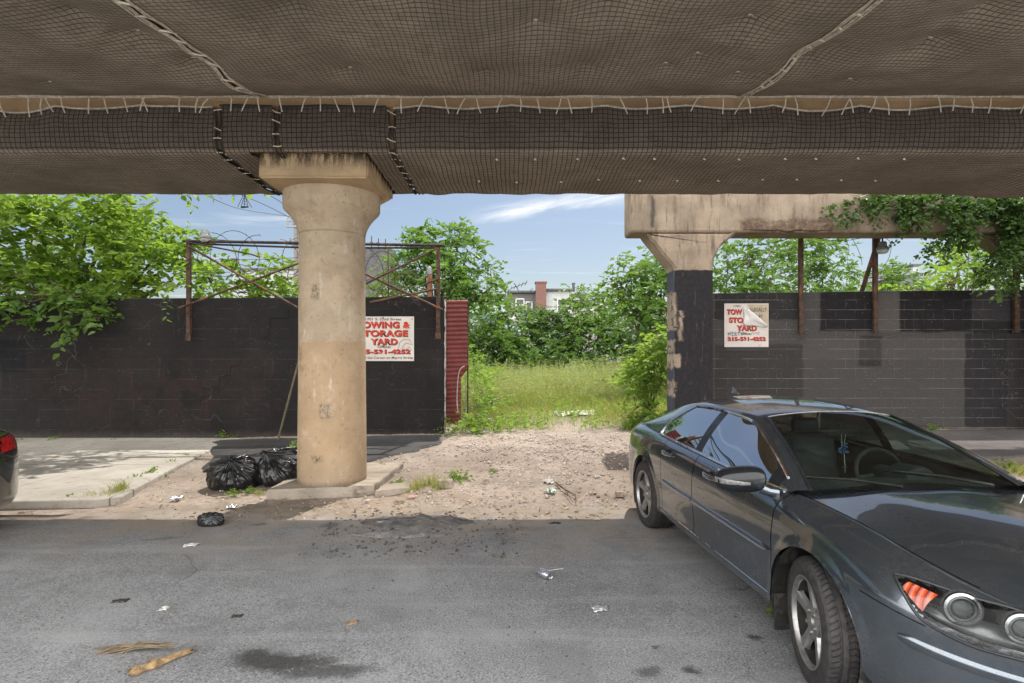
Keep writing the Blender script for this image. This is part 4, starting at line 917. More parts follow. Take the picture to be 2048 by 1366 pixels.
def S(u, k):
    """body skin, half section: u along the car, k 0..10 from sill to centreline -> (N,3) with y outward"""
    u, k = np.broadcast_arrays(np.asarray(u, float), np.asarray(k, float))
    Yr = np.stack([hermite(UK, r, u) for r in YR]); Zr = np.stack([hermite(UK, r, u) for r in ZR])
    i = np.clip(np.floor(k).astype(int), 0, 9); t = k - i
    def g(A, j): return np.take_along_axis(A, np.clip(j, 0, 10)[None], 0)[0]
    out = []
    for A, sgn in ((Yr, -1), (Zr, 1)):
        p0 = g(A, i - 1); p1 = g(A, i); p2 = g(A, i + 1); p3 = g(A, i + 2)
        p0 = np.where(i == 0, 2 * p1 - p2, p0); p3 = np.where(i == 9, (-g(A, np.full_like(i, 9)) if sgn < 0 else g(A, np.full_like(i, 9))), p3)
        out.append(.5 * (2 * p1 + (p2 - p0) * t + (2 * p0 - 5 * p1 + 4 * p2 - p3) * t**2 + (3 * p1 - p0 - 3 * p2 + p3) * t**3))
    return np.stack([u, out[0] * taper(u), out[1]], -1)
def Snorm(u, k, d=.004):
    a = S(u + d, k) - S(u - d, k); b = S(u, k + .05) - S(u, k - .05); n = np.cross(a, b); n /= np.linalg.norm(n, axis=-1, keepdims=True) + 1e-12
    return np.where((n[..., 1:2] < 0) & (np.asarray(k)[..., None] < 7), -n, n) if n.ndim > 1 else (n if n[1] > 0 or k > 7 else -n)
WR, AX, AXR, AR = .338, 2.80, 0.0, .392
GAPS = (.50, 1.235, 2.43)
# --- greenhouse: side rows then roof rows, sections along u
AP0, AP1 = np.array([2.44, .765, .950]), np.array([1.60, .560, 1.290])
CP0, CP1 = np.array([-.66, .735, .99]), np.array([.06, .565, 1.285])
def rail(u):
    """top edge of the side (roof rail / A pillar / C pillar line): y, z"""
    u = np.asarray(u, float)
    ku = [-.50, -.3, .02, .30, .60, .9, 1.3, 1.6, 1.9, 2.2, 2.44]
    return hermite(ku, [.745, .68, .612, .592, .582, .578, .570, .560, .625, .698, .765], u), hermite(ku, [.992, 1.075, 1.19, 1.270, 1.312, 1.325, 1.322, 1.290, 1.196, 1.076, .962], u)
def crown(u): return hermite([-.50, -.2, .15, .5, .9, 1.3, 1.6, 2.0, 2.44], [.012, .055, .07, .078, .080, .072, .058, .045, .012], u)

def mk(name, label_mats): pass
def car_materials(kind):
    t = NT('car_paint_' + kind)
    fl = t.n('ShaderNodeTexVoronoi'); t.l(t.vec(), fl.inputs['Vector']); fl.inputs['Scale'].default_value = 900
    base = {'navy': ((.052, .067, .086), (.122, .150, .180)), 'grey': ((.03, .034, .04), (.06, .065, .073))}[kind]
    c = t.mix(t.ramp(t.sep(fl.outputs['Color'])[0], .2, .8), *base)
    dust = t.noise(3.5, 7, .7); c = t.mix(t.math('MULTIPLY', t.ramp(dust, .42, .75), .20), c, (.24, .215, .185))
    return t.fin(c, t.ramp(dust, .35, .75, .20, .30), .85, None, .5, Coat_Weight=1.0, Coat_Roughness=.015, Coat_IOR=1.7)
m_tint = None
def glass(name, tint, refl=.12, rough=.0, ior=1.5):
    t = NT(name); tr = t.n('ShaderNodeBsdfTransparent'); tr.inputs[0].default_value = (*tint, 1)
    gl = t.n('ShaderNodeBsdfGlossy'); gl.inputs['Roughness'].default_value = rough; gl.inputs[0].default_value = (.50, .52, .53, 1)
    fr = t.n('ShaderNodeFresnel'); fr.inputs[0].default_value = ior
    dirt = t.noise(6, 8, .7); df = t.n('ShaderNodeBsdfDiffuse'); df.inputs[0].default_value = (.25, .23, .2, 1)
    m0 = t.n('ShaderNodeMixShader'); t.l(t.ramp(dirt, .4, .8, .008, .04), m0.inputs[0]); t.l(tr.outputs[0], m0.inputs[1]); t.l(df.outputs[0], m0.inputs[2])
    m = t.n('ShaderNodeMixShader'); t.l(t.math('MINIMUM', t.math('ADD', t.math('MULTIPLY', fr.outputs[0], 1.35), refl), 1.), m.inputs[0]); t.l(m0.outputs[0], m.inputs[1]); t.l(gl.outputs[0], m.inputs[2])
    t.l(m.outputs[0], t.out.inputs[0]); return t.mat
m_ws = glass('windshield_glass', (.58, .68, .64), .0, ior=1.45)
m_sg = glass('side_glass', (.20, .23, .23), .10, ior=1.6)
m_clear = glass('lamp_glass', (.93, .95, .96), .0, ior=1.22)
m_sf = glass('front_side_glass', (.50, .60, .56), .06, ior=1.55)
m_chrome = simple('chrome', (.70, .70, .70), .12, 1., var=.05, bump=0)
m_alu = simple('wheel_alloy', (.30, .295, .29), .38, .8, var=.15, scale=14, bump=0, stain=((.16, .14, .12), 9, .55, .75))
m_trim = simple('black_trim', (.012, .012, .013), .35, var=.2, bump=0)
m_under = simple('underbody', (.012, .012, .012), .9, var=.3, bump=.3)
m_well = simple('wheel_well', (.014, .013, .0125), .85, var=.4, scale=10, bump=.6, bscale=25, bd=.01, stain=((.07, .06, .05), 7, .55, .7))
m_seat = simple('grey_leather', (.055, .058, .060), .5, var=.15, bump=.1)
m_dash = simple('dashboard', (.05, .055, .055), .7, var=.15, bump=.1)
m_lampin = simple('lamp_chrome', (.36, .36, .36), .30, .9, var=.2, scale=20, bump=0)
m_lampdk = simple('lamp_dark', (.11, .11, .11), .32, .6, var=.3, bump=0)
t = NT('amber_lens'); v_ = t.sep(t.vec('Object', (1, 1, 1), (0, 0, 0), (0, R(20), 0))); rb_ = t.math('FRACT', t.math('MULTIPLY', v_[0], 42.)); rz_ = t.math('ABSOLUTE', t.math('SUBTRACT', rb_, .5))
m_amber = t.fin(t.mix(t.ramp(rz_, .1, .45), t.mix(t.ramp(t.noise(40, 4), .35, .65), (.50, .055, .010), (.66, .12, .03)), (.24, .018, .006)), .15, 0, t.bump(rz_, .8, .01), .5, Coat_Weight=1.)
m_redl = simple('tail_red', (.42, .008, .008), .15, var=.25, scale=20, bump=.2, bscale=60, Coat_Weight=1.)
m_shell = simple('mirror_shell', (.010, .011, .013), .16, var=.1, bump=0)
m_mirror = simple('mirror_glass', (.75, .77, .8), .03, 1., var=.02, bump=0)
t = NT('tyre_rubber'); v = t.sep(t.tc.outputs['Object']); n1 = t.noise(30, 6)
ang = t.math('ARCTAN2', v[2], v[0]); rad = t.math('SQRT', t.math('ADD', t.math('MULTIPLY', v[0], v[0]), t.math('MULTIPLY', v[2], v[2])))
yy = t.math('ABSOLUTE', v[1])
sip = t.math('ABSOLUTE', t.math('SUBTRACT', t.math('FRACT', t.math('ADD', t.math('MULTIPLY', ang, 68 / 6.2832), t.math('MULTIPLY', yy, 17.))), .5))
tread = t.ramp(rad, .327, .331)
sipm = t.math('MULTIPLY', t.math('MULTIPLY', t.ramp(sip, .36, .44), tread), t.ramp(t.math('ABSOLUTE', t.math('SUBTRACT', yy, .045)), .012, .02))
c = t.mix(t.ramp(n1, .35, .65), (.020, .019, .020), (.038, .035, .034)); c = t.mix(t.math('MULTIPLY', sipm, .75), c, (.006, .006, .006))
c = t.mix(t.math('MULTIPLY', t.math('MULTIPLY', tread, t.ramp(t.noise(6, 5), .4, .7)), .3), c, (.085, .072, .066))
m_tyre = t.fin(c, .8, 0, t.bump(t.math('SUBTRACT', t.math('MULTIPLY', n1, .2), sipm), .9, .008), .3)

LU = [3.285, 3.32, 3.367, 3.423, 3.514, 3.591, 3.667, 3.78]; LT = [5.06, 5.20, 5.33, 5.46, 5.68, 6.02, 6.22, 6.3]; LB = [5.02, 4.75, 4.37, 3.92, 3.69, 3.64, 3.74, 3.9]
def make_car(kind, name, label, place, rot, steer=0.):
    paint = car_materials(kind)
    root = thing(name, label, 'car')
    # ---------------- skin grid
    us = np.unique(np.round(np.concatenate([np.linspace(-1.0, 3.70, 420), [g + d for g in GAPS for d in (-.005, .005)], -1.084 + .09 * np.linspace(0, 1, 14) ** 2, 3.805 - .11 * np.linspace(0, 1, 18) ** 2, [2.462, 2.47]]), 5))
    us = us[np.concatenate([[True], np.diff(us) > .0022])]
    HK = 7.0                                                   # hood / trunk shut line row
    sp_ = np.array([HK - .035, HK + .035, 1.35, 1.42, 3.635, 3.685, 5.92, 6.0]); ks = np.linspace(0, 10, 96); ks = np.sort(np.concatenate([ks[np.abs(ks[:, None] - sp_).min(1) > .03], sp_]))
    U, K = np.meshgrid(us, ks, indexing='ij'); Pn = S(U, K); nu, nk = U.shape
    F = grid_faces(nu, nk); uc = U.reshape(-1)[F].mean(1); kc = K.reshape(-1)[F].mean(1)
    V = Pn.reshape(-1, 3).copy(); fz_ = V[F].mean(1)[:, 2]; fy = V[F].mean(1)[:, 1]
    keep = np.ones(len(F), bool)
    # wheel arches: open the skin and pull its edge onto a clean circle
    for ax in (AX, AXR):
        d = np.hypot(V[:, 0] - ax, V[:, 2] - WR); low = (K.reshape(-1) < 5.2)
        ins = (d < AR) & low; keep &= ~(ins[F].all(1))
        part = ins[F].any(1) & keep; idx = np.unique(F[part]); idx = idx[ins[idx]]
        s_ = AR / np.maximum(d[idx], 1e-6); V[idx, 0] = ax + (V[idx, 0] - ax) * s_; V[idx, 2] = WR + (V[idx, 2] - WR) * s_
        # flared lip
        fl = np.clip(1 - (d - AR) / .055, 0, 1) * low * (V[:, 2] > .1); V[:, 1] += .012 * fl ** .7 * (d >= AR - .02)
    cab = (kc > 6.02) & (uc > -.50) & (uc < 2.466); keep &= ~cab
    # groups
    gap = np.zeros(len(F), bool)
    for g in GAPS: gap |= (np.abs(uc - g) < .0051) & (kc > 1.4) & (kc < 6.02)
    hoodline = (np.abs(kc - HK) < .034) & ((uc > 2.47) & (uc < 3.45) | (uc < -.50)); gap |= hoodline
    gap |= (np.abs(uc - 3.30) < .012) & (kc > 2.9) & (kc < 4.75) & False
    # headlamp opening
    def lamp_region(u, k, m=0.):
        return (u > 3.30 + m) & (k < np.interp(u, LU, LT) - .08) & (k > np.interp(u, LU, LB) + .08) & (u < 3.772 - m)
    lampf = lamp_region(uc, kc, .012); 
    taill = (uc < -.62) & (kc > 4.25) & (kc < 5.75) & (fy > .34)
    grp = np.full(len(F), 'body', dtype=object)
    grp[(kc > HK) & (uc > 2.466)] = 'hood'; grp[(kc > HK) & (uc < -.50)] = 'trunk_lid'
    dr = (kc > 1.4) & (kc <= 6.02)
    grp[dr & (uc > GAPS[0]) & (uc < GAPS[1])] = 'rear_door'; grp[dr & (uc > GAPS[1]) & (uc < GAPS[2])] = 'front_door'
    bl_ = 3.66 + 0 * uc
    grp[(uc > 3.0) & (kc < bl_) ] = 'front_bumper'; grp[(uc < -.55) & (kc < 3.6)] = 'rear_bumper'
    gap |= (np.abs(kc - bl_) < .024) & (uc > 3.17) & (uc < 3.45)
    gap |= (np.abs(kc - 3.6) < .05) & (uc < -.55)
    taillgrp = taill & keep
    grp[taillgrp] = 'tail_light'; grp[gap] = 'gap'; keep &= ~lampf
    # sink the shut lines a little
    gi = np.unique(F[gap & keep]); cnt = np.zeros(len(V)); 
    allf = np.bincount(F[keep].ravel(), minlength=len(V)); gf = np.bincount(F[gap & keep].ravel(), minlength=len(V))
    parts = {}
    for g in ('body', 'hood', 'trunk_lid', 'front_bumper', 'rear_bumper', 'gap'):
        f = F[keep & (grp == g)]
        if not len(f): continue
        W = V.copy()
        if g == 'gap': W[:, 1] -= .004; W[:, 2] -= .004 * (K.reshape(-1) > 6)
        A = np.concatenate([W, W * np.array([1, -1, 1])]); FF = np.concatenate([f, f[:, ::-1] + len(W)])
        used, inv = np.unique(FF, return_inverse=True); A = A[used]; FF = inv.reshape(FF.shape)
        if g in ('hood', 'trunk_lid'): pass
        parts[g] = mesh_obj({'gap': 'shut_lines'}.get(g, g), A, FF, m_trim if g == 'gap' else paint, root, smooth=True)
    doors = {}
    for g in ('rear_door', 'front_door', 'tail_light'):
        f = F[keep & (grp == g)]; used, inv = np.unique(f, return_inverse=True)
        for s in (-1, 1):
            A = V[used] * np.array([1, s, 1]); FF = inv.reshape(f.shape); FF = FF if s > 0 else FF[:, ::-1]
            doors[g, s] = mesh_obj(g, A, FF, m_redl if g == 'tail_light' else paint, root, smooth=True)
    body = parts['body']
    sl_ = parts.pop('gap'); me_ = sl_.data; nv = len(me_.vertices); par_ = np.arange(nv); ed = np.array([e.vertices[:] for e in me_.edges])
    for _ in range(400):
        m_ = np.minimum(par_[ed[:, 0]], par_[ed[:, 1]]); q_ = par_.copy(); np.minimum.at(q_, ed[:, 0], m_); np.minimum.at(q_, ed[:, 1], m_); q_ = q_[q_]
        if (q_ == par_).all(): break
        par_ = q_
    co_ = np.array([v_.co[:] for v_ in me_.vertices]); pf_ = np.array([p_.vertices[:] for p_ in me_.polygons])
    for r_ in np.unique(par_):
        f_ = pf_[par_[pf_[:, 0]] == r_]
        if len(f_): u_, i_ = np.unique(f_, return_inverse=True); parts['gap%d' % r_] = mesh_obj('shut_line', co_[u_], i_.reshape(f_.shape), m_trim, root, smooth=True)
    bpy.data.objects.remove(sl_)
    for o in list(parts.values()) + list(doors.values()):
        bm = bmesh.new(); bm.from_mesh(o.data); bmesh.ops.remove_doubles(bm, verts=bm.verts, dist=.0004); bm.to_mesh(o.data); bm.free()
    # ---------------- greenhouse
    sg_ = np.unique(np.round(np.concatenate([np.linspace(-.50, 2.44, 150), [.24, 1.10, 1.22, 1.6, 2.2]]), 5))
    fr_ = np.concatenate([[0, .03, .06], np.linspace(.12, .88, 14), [.93, .97, 1.0]]); rf = np.concatenate([[.05, .11], np.linspace(.16, 1, 20)])
    ns, nf = len(sg_), len(fr_); GV = []
    wgt = np.where(sg_ < .24, np.clip((sg_ + .50) / .74, 0, 1), np.clip(1 - (sg_ - .24) / .80, 0, 1))
    for i, s in enumerate(sg_):
        bo = S(s, 6.0)
        for f in fr_:
            u = s + .42 * f ** 2.2 * wgt[i]; u = min(u, 2.44)
            b = S(u if u < 2.44 else 2.44, 6.0); y1, z1 = rail(u)
            bulge = .022 * math.sin(math.pi * f)
            GV.append((u, b[1] + (y1 - b[1]) * f + bulge, b[2] + (z1 - b[2]) * f + .0))
        uu = s + .42 * wgt[i]; uu = min(uu, 2.44)
        if True:
            y1, z1 = rail(uu); c = float(crown(uu))
            for f in rf:
                y = y1 * (1 - f); x = uu
                # header and cowl sweep forward towards the centreline, backlight header rearward
                sw = (.07 * (1 - (y / y1) ** 2)) * (sstep(uu, 1.2, 1.7) - .35 * (1 - sstep(uu, -.5, .45)))
                GV.append((x + sw, y, z1 + c * (1 - (1 - f) ** 2.4)))
    GV = np.array(GV); n_all = nf + len(rf); GF = grid_faces(ns, n_all)
    si = np.repeat(np.arange(ns - 1), n_all - 1); ki = np.tile(np.arange(n_all - 1), ns - 1); sm = (sg_[si] + sg_[si + 1]) / 2
    um = GV[GF].mean(1)[:, 0]; side = ki < nf - 1
    g2 = np.full(len(GF), 'roof', dtype=object)
    fm = np.where(side, (fr_[np.clip(ki, 0, nf - 1)] + fr_[np.clip(ki + 1, 0, nf - 1)]) / 2, 2)
    dlo = side & (fm > .03) & (fm < .93) & (sm > .24) & (sm < 2.33)
    g2[dlo & (sm < 1.10)] = 'rear_window_side'; g2[dlo & (sm > 1.22)] = 'front_window_side'; g2[dlo & (sm > 1.10) & (sm < 1.22)] = 'pillar'
    g2[dlo & (sm > 2.2)] = 'pillar'
    g2[side & (fm < .03)] = 'pillar'
    top = ~side
    rfi = np.concatenate([[0], rf]); rm = np.where(top, (rfi[np.clip(ki - nf + 1, 0, len(rfi) - 1)] + rfi[np.clip(ki - nf + 2, 0, len(rfi) - 1)]) / 2, 0)
    s_ws = sm > 1.6
    g2[top & s_ws & (rm > .08)] = 'windshield'; g2[top & s_ws & (rm > .08) & (rm < .135)] = 'frit'
    # backlight: rows whose real u is behind the rear header
    bk = top & (um < .30) & (um > -.47) & (rm > .09); g2[bk] = 'rear_window'
    wins = {}
    for g, m in (('roof', paint), ('pillar', m_trim), ('frit', m_trim), ('windshield', m_ws), ('rear_window', m_sg), ('rear_window_side', m_sg), ('front_window_side', m_sg)):
        f = GF[g2 == g]; used, inv = np.unique(f, return_inverse=True); A0 = GV[used]; FF0 = inv.reshape(f.shape)
        if g in ('rear_window_side', 'front_window_side'):
            for s in (-1, 1):
                par = doors[('rear_door' if g[0] == 'r' else 'front_door', s)]
                o = mesh_obj('window', A0 * np.array([1, s, 1]), FF0 if s > 0 else FF0[:, ::-1], m if g[0] == 'r' else m_sf, par, smooth=True); wins[g, s] = o
        else:
            A = np.concatenate([A0, A0 * np.array([1, -1, 1])]); FF = np.concatenate([FF0, FF0[:, ::-1] + len(A0)])
            o = mesh_obj({'frit': 'windshield_border', 'pillar': 'window_pillars'}.get(g, g), A, FF, m, root, smooth=True)
            bm = bmesh.new(); bm.from_mesh(o.data); bmesh.ops.remove_doubles(bm, verts=bm.verts, dist=.0004); bmesh.ops.recalc_face_normals(bm, faces=bm.faces); bm.to_mesh(o.data); bm.free()
    GG = GV.reshape(ns, n_all, 3)
    # chrome round the side windows, black windshield moulding
    i0 = int(np.argmin(np.abs(sg_ - .24))); i1 = int(np.argmin(np.abs(sg_ - 2.33)))
    loop = [GG[i, 1] for i in range(i1, i0, -1)] + [GG[i0, k] for k in range(1, nf - 2)] + [GG[i, nf - 3] for i in range(i0, i1 + 1)]
    for s in (-1, 1):
        mb = MB(); mb.tube([Vector((p[0], (p[1] + .004) * s, p[2])) for p in loop], .0095, 6); mb.build('window_chrome', m_chrome, root, smooth=True)
        mb = MB(); mb.tube([Vector((GG[i, 0][0], (GG[i, 0][1] + .006) * s, GG[i, 0][2] + .004)) for i in range(i0, ns - 3, 2)], .010, 6); mb.build('belt_chrome', m_chrome, root, smooth=True)
        iw = int(np.argmin(np.abs(sg_ - 1.6))); ww = [GG[i, nf + 1] for i in range(iw, ns)]
        mb = MB(); mb.tube([Vector((p[0], p[1] * s, p[2] + .003)) for p in ww], .011, 6); mb.build('windshield_seal', m_trim, root, smooth=True)
    mb = MB(); hd = [GG[iw, k] for k in range(nf + 1, n_all)]; hd = [Vector((p[0], p[1], p[2] + .002)) for p in hd]; mb.tube(hd + [Vector((p.x, -p.y, p.z)) for p in hd[-2::-1]], .0035, 5); mb.build('header_trim', m_alu, root, smooth=True)
    # cowl panel
    cowl = []
    for j in range(41):
        y = -.78 + 1.56 * j / 40; k = 6 + 4 * (1 - abs(y) / .78); p = S(2.468, min(10, max(6.0, k)))
        cowl.append((y, p[2]))
    Vc = []; 
    for (y, z) in cowl:
        f = 1 - (y / .79) ** 2
        Vc += [(2.472, y, z - .012), (2.455 - .0 * f, y, z - .035), (2.40 + .02 * f, y, z - .03), (2.34, y, z + .0)]
    mesh_obj('cowl', Vc, grid_faces(41, 4), m_trim, root, smooth=True)
    # ---------------- underbody, floor, cabin
    mb = MB(); mb.box((1.36, 0, .235), (4.2, 1.42, .10), bev=.02); mb.box((1.4, 0, .26), (1.95, 1.70, .08), bev=.01); mb.build('floor_pan', m_under, root)
    mb = MB()
    prof = [(2.30, .93), (2.05, .925), (1.88, .90), (1.80, .82), (1.84, .60), (1.95, .5), (2.43, .5), (2.43, .90)]
    mb.prism([Vector((u, -.72, z)) for u, z in prof], (0, 1.44, 0)); mb.lathe([(.0, -.12), (.12, -.10), (.13, .1), (.11, .12)], (1.96, .36, .88), 20, 'X'); mb.build('dashboard', m_dash, root, bevel=.02)
    mb = MB()
    for j in range(30): pass
    ring = [Vector((1.62 + .055 * math.sin(a) * 1.0 + .0, .37 + .185 * math.cos(a), .885 + .165 * math.sin(a))) for a in np.linspace(0, 2 * math.pi, 33)]
    ring = [Vector((1.66 - .10 * (p.z - .885) / .165 * .5, p.y, p.z)) for p in ring]; mb.tube(ring, .016, 8, caps=False)
    for a in (-.2, math.pi + .2, -math.pi / 2): mb.tube([(1.68, .37, .875), (1.665 - .05 * math.sin(a), .37 + .18 * math.cos(a), .885 + .16 * math.sin(a))], .018, 6)
    mb.lathe([(.0, -.03), (.06, -.025), (.07, .0), (.07, .15)], (1.67, .37, .88), 16, 'X'); mb.build('steering_wheel', m_dash, root, smooth=True)
    def rbox(mb, c, size, rot=0, bev=.05):
        bm = bmesh.new(); bmesh.ops.create_cube(bm, size=1)
        for v_ in bm.verts: v_.co = Vector((v_.co.x * size[0], v_.co.y * size[1], v_.co.z * size[2]))
        bmesh.ops.bevel(bm, geom=bm.edges[:], offset=min(bev, min(size) * .45), segments=4, profile=.5, affect='EDGES'); Mr = Matrix.Rotation(rot, 3, 'Y'); bm.verts.index_update()
        mb.add([Mr @ v_.co + Vector(c) for v_ in bm.verts], [[v_.index for v_ in f.verts] for f in bm.faces]); bm.free()
    for y in (-.37, .37):
        mb = MB(); rbox(mb, (1.05, y, .46), (.50, .50, .16)); rbox(mb, (.80, y, .76), (.14, .48, .62), -.22, .06)
        st_ = mb.build('seat', m_seat, root, smooth=True)
        mb = MB(); rbox(mb, (.715, y, 1.115), (.10, .25, .15), -.1, .045); mb.tube([(.73, y - .05, 1.0), (.72, y - .05, 1.08)], .008, 6); mb.tube([(.73, y + .05, 1.0), (.72, y + .05, 1.08)], .008, 6); mb.build('headrest', m_seat, st_, smooth=True)
    mb = MB(); rbox(mb, (.15, 0, .46), (.5, 1.25, .16)); rbox(mb, (-.12, 0, .74), (.14, 1.25, .55), -.3, .06)
    for y in (-.36, 0, .36): rbox(mb, (-.20, y, 1.04), (.09, .24, .11), -.15, .04)
    mb.build('rear_seat', m_seat, root, smooth=True)
    mb = MB(); mb.box((-.42, 0, .955), (.5, 1.3, .03)); mb.box((1.1, -.855, .60), (2.6, .02, .66)); mb.box((1.1, .855, .60), (2.6, .02, .66)); mb.build('door_linings', m_dash, root)
    mb = MB(); rbox(mb, (1.76, .0, 1.195), (.03, .24, .065), .2, .014); mb.tube([(1.765, 0, 1.21), (1.73, 0, 1.27)], .012, 6); rm_ = mb.build('rearview_mirror', m_dash, root, smooth=True)
    # ---------------- wheels
    for ax, st in ((AX, steer), (AXR, 0)):
        for s in (-1, 1):
            wh = bpy.data.objects.new('wheel', None); col.objects.link(wh); wh.parent = root; wh.location = (ax, s * .80, WR); wh.rotation_euler = (0, 0, st)
            W0 = Vector((0, 0, 0))
            tp = [(.222, -.108), (.236, -.118), (.262, -.124), (.295, -.124), (.318, -.116), (.330, -.102), (.3365, -.085)]
            for g in (-.062, -.022, .022, .062): tp += [(.338, g - .0075), (.3295, g - .006), (.3295, g + .006), (.338, g + .0075)]
            tp += [(.3365, .085), (.330, .102), (.318, .116), (.295, .124), (.262, .124), (.236, .118), (.222, .108)]
            mb = MB(); mb.lathe([(r, y) for r, y in tp], W0, 72, 'Y', caps=False)
            o = mb.build('tyre', m_tyre, None, origin=W0, smooth=True, angle=30); o.parent = wh; o.location = (0, 0, 0)
            mb = MB(); q = s
            mb.lathe([(.225, -.10 * q), (.236, .112 * q), (.236, .118 * q), (.226, .119 * q), (.213, .106 * q), (.211, .095 * q)], W0, 64, 'Y', caps=False)
            for j in range(5):
                a = 2 * math.pi * j / 5 + .35
                for off in (0,):
                    pts = []
                    for f, wd, yo in ((.0, .040, .080), (.3, .031, .086), (.65, .031, .094), (1.0, .046, .100)):
                        r = .052 + (.214 - .052) * f; aa = a + off * (.10 + .13 * f)
                        c_ = Vector((math.cos(aa) * r, yo * q, math.sin(aa) * r)); tv = Vector((-math.sin(aa), 0, math.cos(aa)))
                        pts += [c_ - tv * wd + Vector((0, -.03 * q, 0)), c_ - tv * wd * .6, c_ + tv * wd * .6, c_ + tv * wd + Vector((0, -.03 * q, 0))]
                    mb.add(pts, [(4 * i_ + j_, 4 * i_ + j_ + 1, 4 * i_ + j_ + 5, 4 * i_ + j_ + 4) for i_ in range(3) for j_ in range(3)])
                mb.lathe([(.0, .0), (.011, .0), (.011, .012), (.0, .014)] if q > 0 else [(.0, .0), (.011, .0), (.011, -.012), (.0, -.014)], (math.cos(a + .63) * .057, .086 * q, math.sin(a + .63) * .057), 6, 'Y')
            mb.lathe([(.092, .06 * q), (.088, .082 * q), (.07, .088 * q), (.036, .088 * q), (.034, .098 * q), (.0, .102 * q)], W0, 32, 'Y', caps=False)
            o = mb.build('rim', m_alu, None, origin=W0, smooth=True, angle=45); o.parent = wh; o.location = (0, 0, 0)
            mb = MB(); mb.lathe([(.211, .096 * q), (.206, .07 * q), (.204, -.08 * q)], W0, 64, 'Y', caps=False); o = mb.build('rim_barrel', m_well, None, origin=W0, smooth=True); o.parent = wh; o.location = (0, 0, 0)
            mb = MB(); mb.lathe([(.0, .02 * q), (.15, .02 * q), (.15, .0), (.0, .0)], W0, 32, 'Y', caps=False); mb.lathe([(.0, -.02 * q), (.205, -.02 * q)], W0, 32, 'Y', caps=False)
            o = mb.build('brake_disc', m_well, None, origin=W0); o.parent = wh; o.location = (0, 0, 0)
    for ax in (AX, AXR):
        for s in (-1, 1):                                         # inner wheel wells + arch lip
            Vw = []; n = 40
            for i in range(n + 1):
                a = R(-28) + (math.pi + 2 * R(28)) * i / n
                for y, r in ((.905, AR - .001), (.885, AR + .004), (.75, AR + .012), (.52, AR + .01), (.50, .1)):
                    Vw.append((ax + math.cos(a) * r, s * y * (1 if r > .2 else 1), WR + math.sin(a) * r))
            mesh_obj('wheel_well', Vw, grid_faces(n + 1, 5), m_well, root, smooth=True)
    for s in (-1, 1):                                             # mud flaps behind the front wheels
        mb = MB(); mb.box((2.435, s * .80, .235), (.012, .20, .22), bev=.004); mb.build('mud_flap', m_well, root)
    # ---------------- side dress-up
    for s in (-1, 1):
        for g, u0, u1 in (('rear_door', .545, 1.228), ('front_door', 1.242, 2.40)):
            uu = np.linspace(u0, u1, 40); Vm = []
            for u in uu:
                e = min(1, (u1 - u) / .05 if g == 'front_door' else (u - u0) / .05); e = max(.02, e) ** .5
                for dk, off in ((-.14, -.002), (-.11, .010), (0, .014), (.09, .010), (.12, -.002)):
                    p = S(u, 3.0 + dk * e); Vm.append((p[0], (p[1] + off) * s, p[2]))
            mesh_obj('side_moulding', Vm, grid_faces(40, 5), paint, doors[g, s], smooth=True)
            Vm = []
            for u in uu:
                e = min(1, (u1 - u) / .05 if g == 'front_door' else (u - u0) / .05); e = max(.02, e) ** .5
                for dk, off in ((-.115 * e, .008), (-.105 * e, .0165), (-.06 * e, .0165), (-.05 * e, .010)):
                    p = S(u, 3.0 + dk); Vm.append((p[0], (p[1] + off) * s, p[2]))
            mesh_obj('chrome_strip', Vm, grid_faces(40, 4), m_chrome, doors[g, s], smooth=True)
        for g, u0 in (('rear_door', .66), ('front_door', 1.56)):
            y = S(u0, 4.72); n_ = 13; Vh = []
            for i in range(n_):
                f = i / (n_ - 1); a = math.sin(math.pi * f); p = S(u0 - .115 + .23 * f, 4.78 - .0 * f)
                for b_ in range(8):
                    th = 2 * math.pi * b_ / 8; Vh.append((p[0], (p[1] + .006 + .034 * a ** .6 + .009 * math.cos(th)) * s, p[2] + .017 * (.5 + .5 * a) * math.sin(th)))
            Fh = [(i * 8 + j, i * 8 + (j + 1) % 8, (i + 1) * 8 + (j + 1) % 8, (i + 1) * 8 + j) for i in range(n_ - 1) for j in range(8)]
            mesh_obj('handle', Vh, Fh, paint, doors[g, s], smooth=True)
            mb = MB(); p = S(u0 + .01, 4.78); mb.tube([(p[0] - .11, (p[1] + .020) * s, p[2] - .013), (p[0] - .05, (p[1] + .045) * s, p[2] - .015), (p[0] + .05, (p[1] + .045) * s, p[2] - .015), (p[0] + .10, (p[1] + .020) * s, p[2] - .013)], .0045, 6); mb.build('handle_chrome', m_chrome, doors[g, s], smooth=True)
            mb = MB(); mb.lathe([(.0, .002), (.045, .002), (.05, -.002)], (0, 0, 0), 20, 'Y'); Vv = [Vector((v_[0] * 1.05 + p[0], (p[1] + v_[1]) * s, v_[2] * .75 + p[2])) for v_ in mb.V]; mb.V = Vv; mb.build('handle_recess', m_trim, doors[g, s], smooth=True)
        # bright tube along the sill, drawn in as its edge highlight
        mb = MB(); mb.tube([Vector((u, (S(u, 1.38)[1] + .001) * s, S(u, 1.38)[2])) for u in np.linspace(.41, 2.40, 30)], .0045, 5); mb.build('sill_highlight', m_chrome, root, smooth=True)
        # door mirror
        mr_ = []; c = Vector((2.30, 1.055, 1.008)); nn_, mm_ = 20, 28
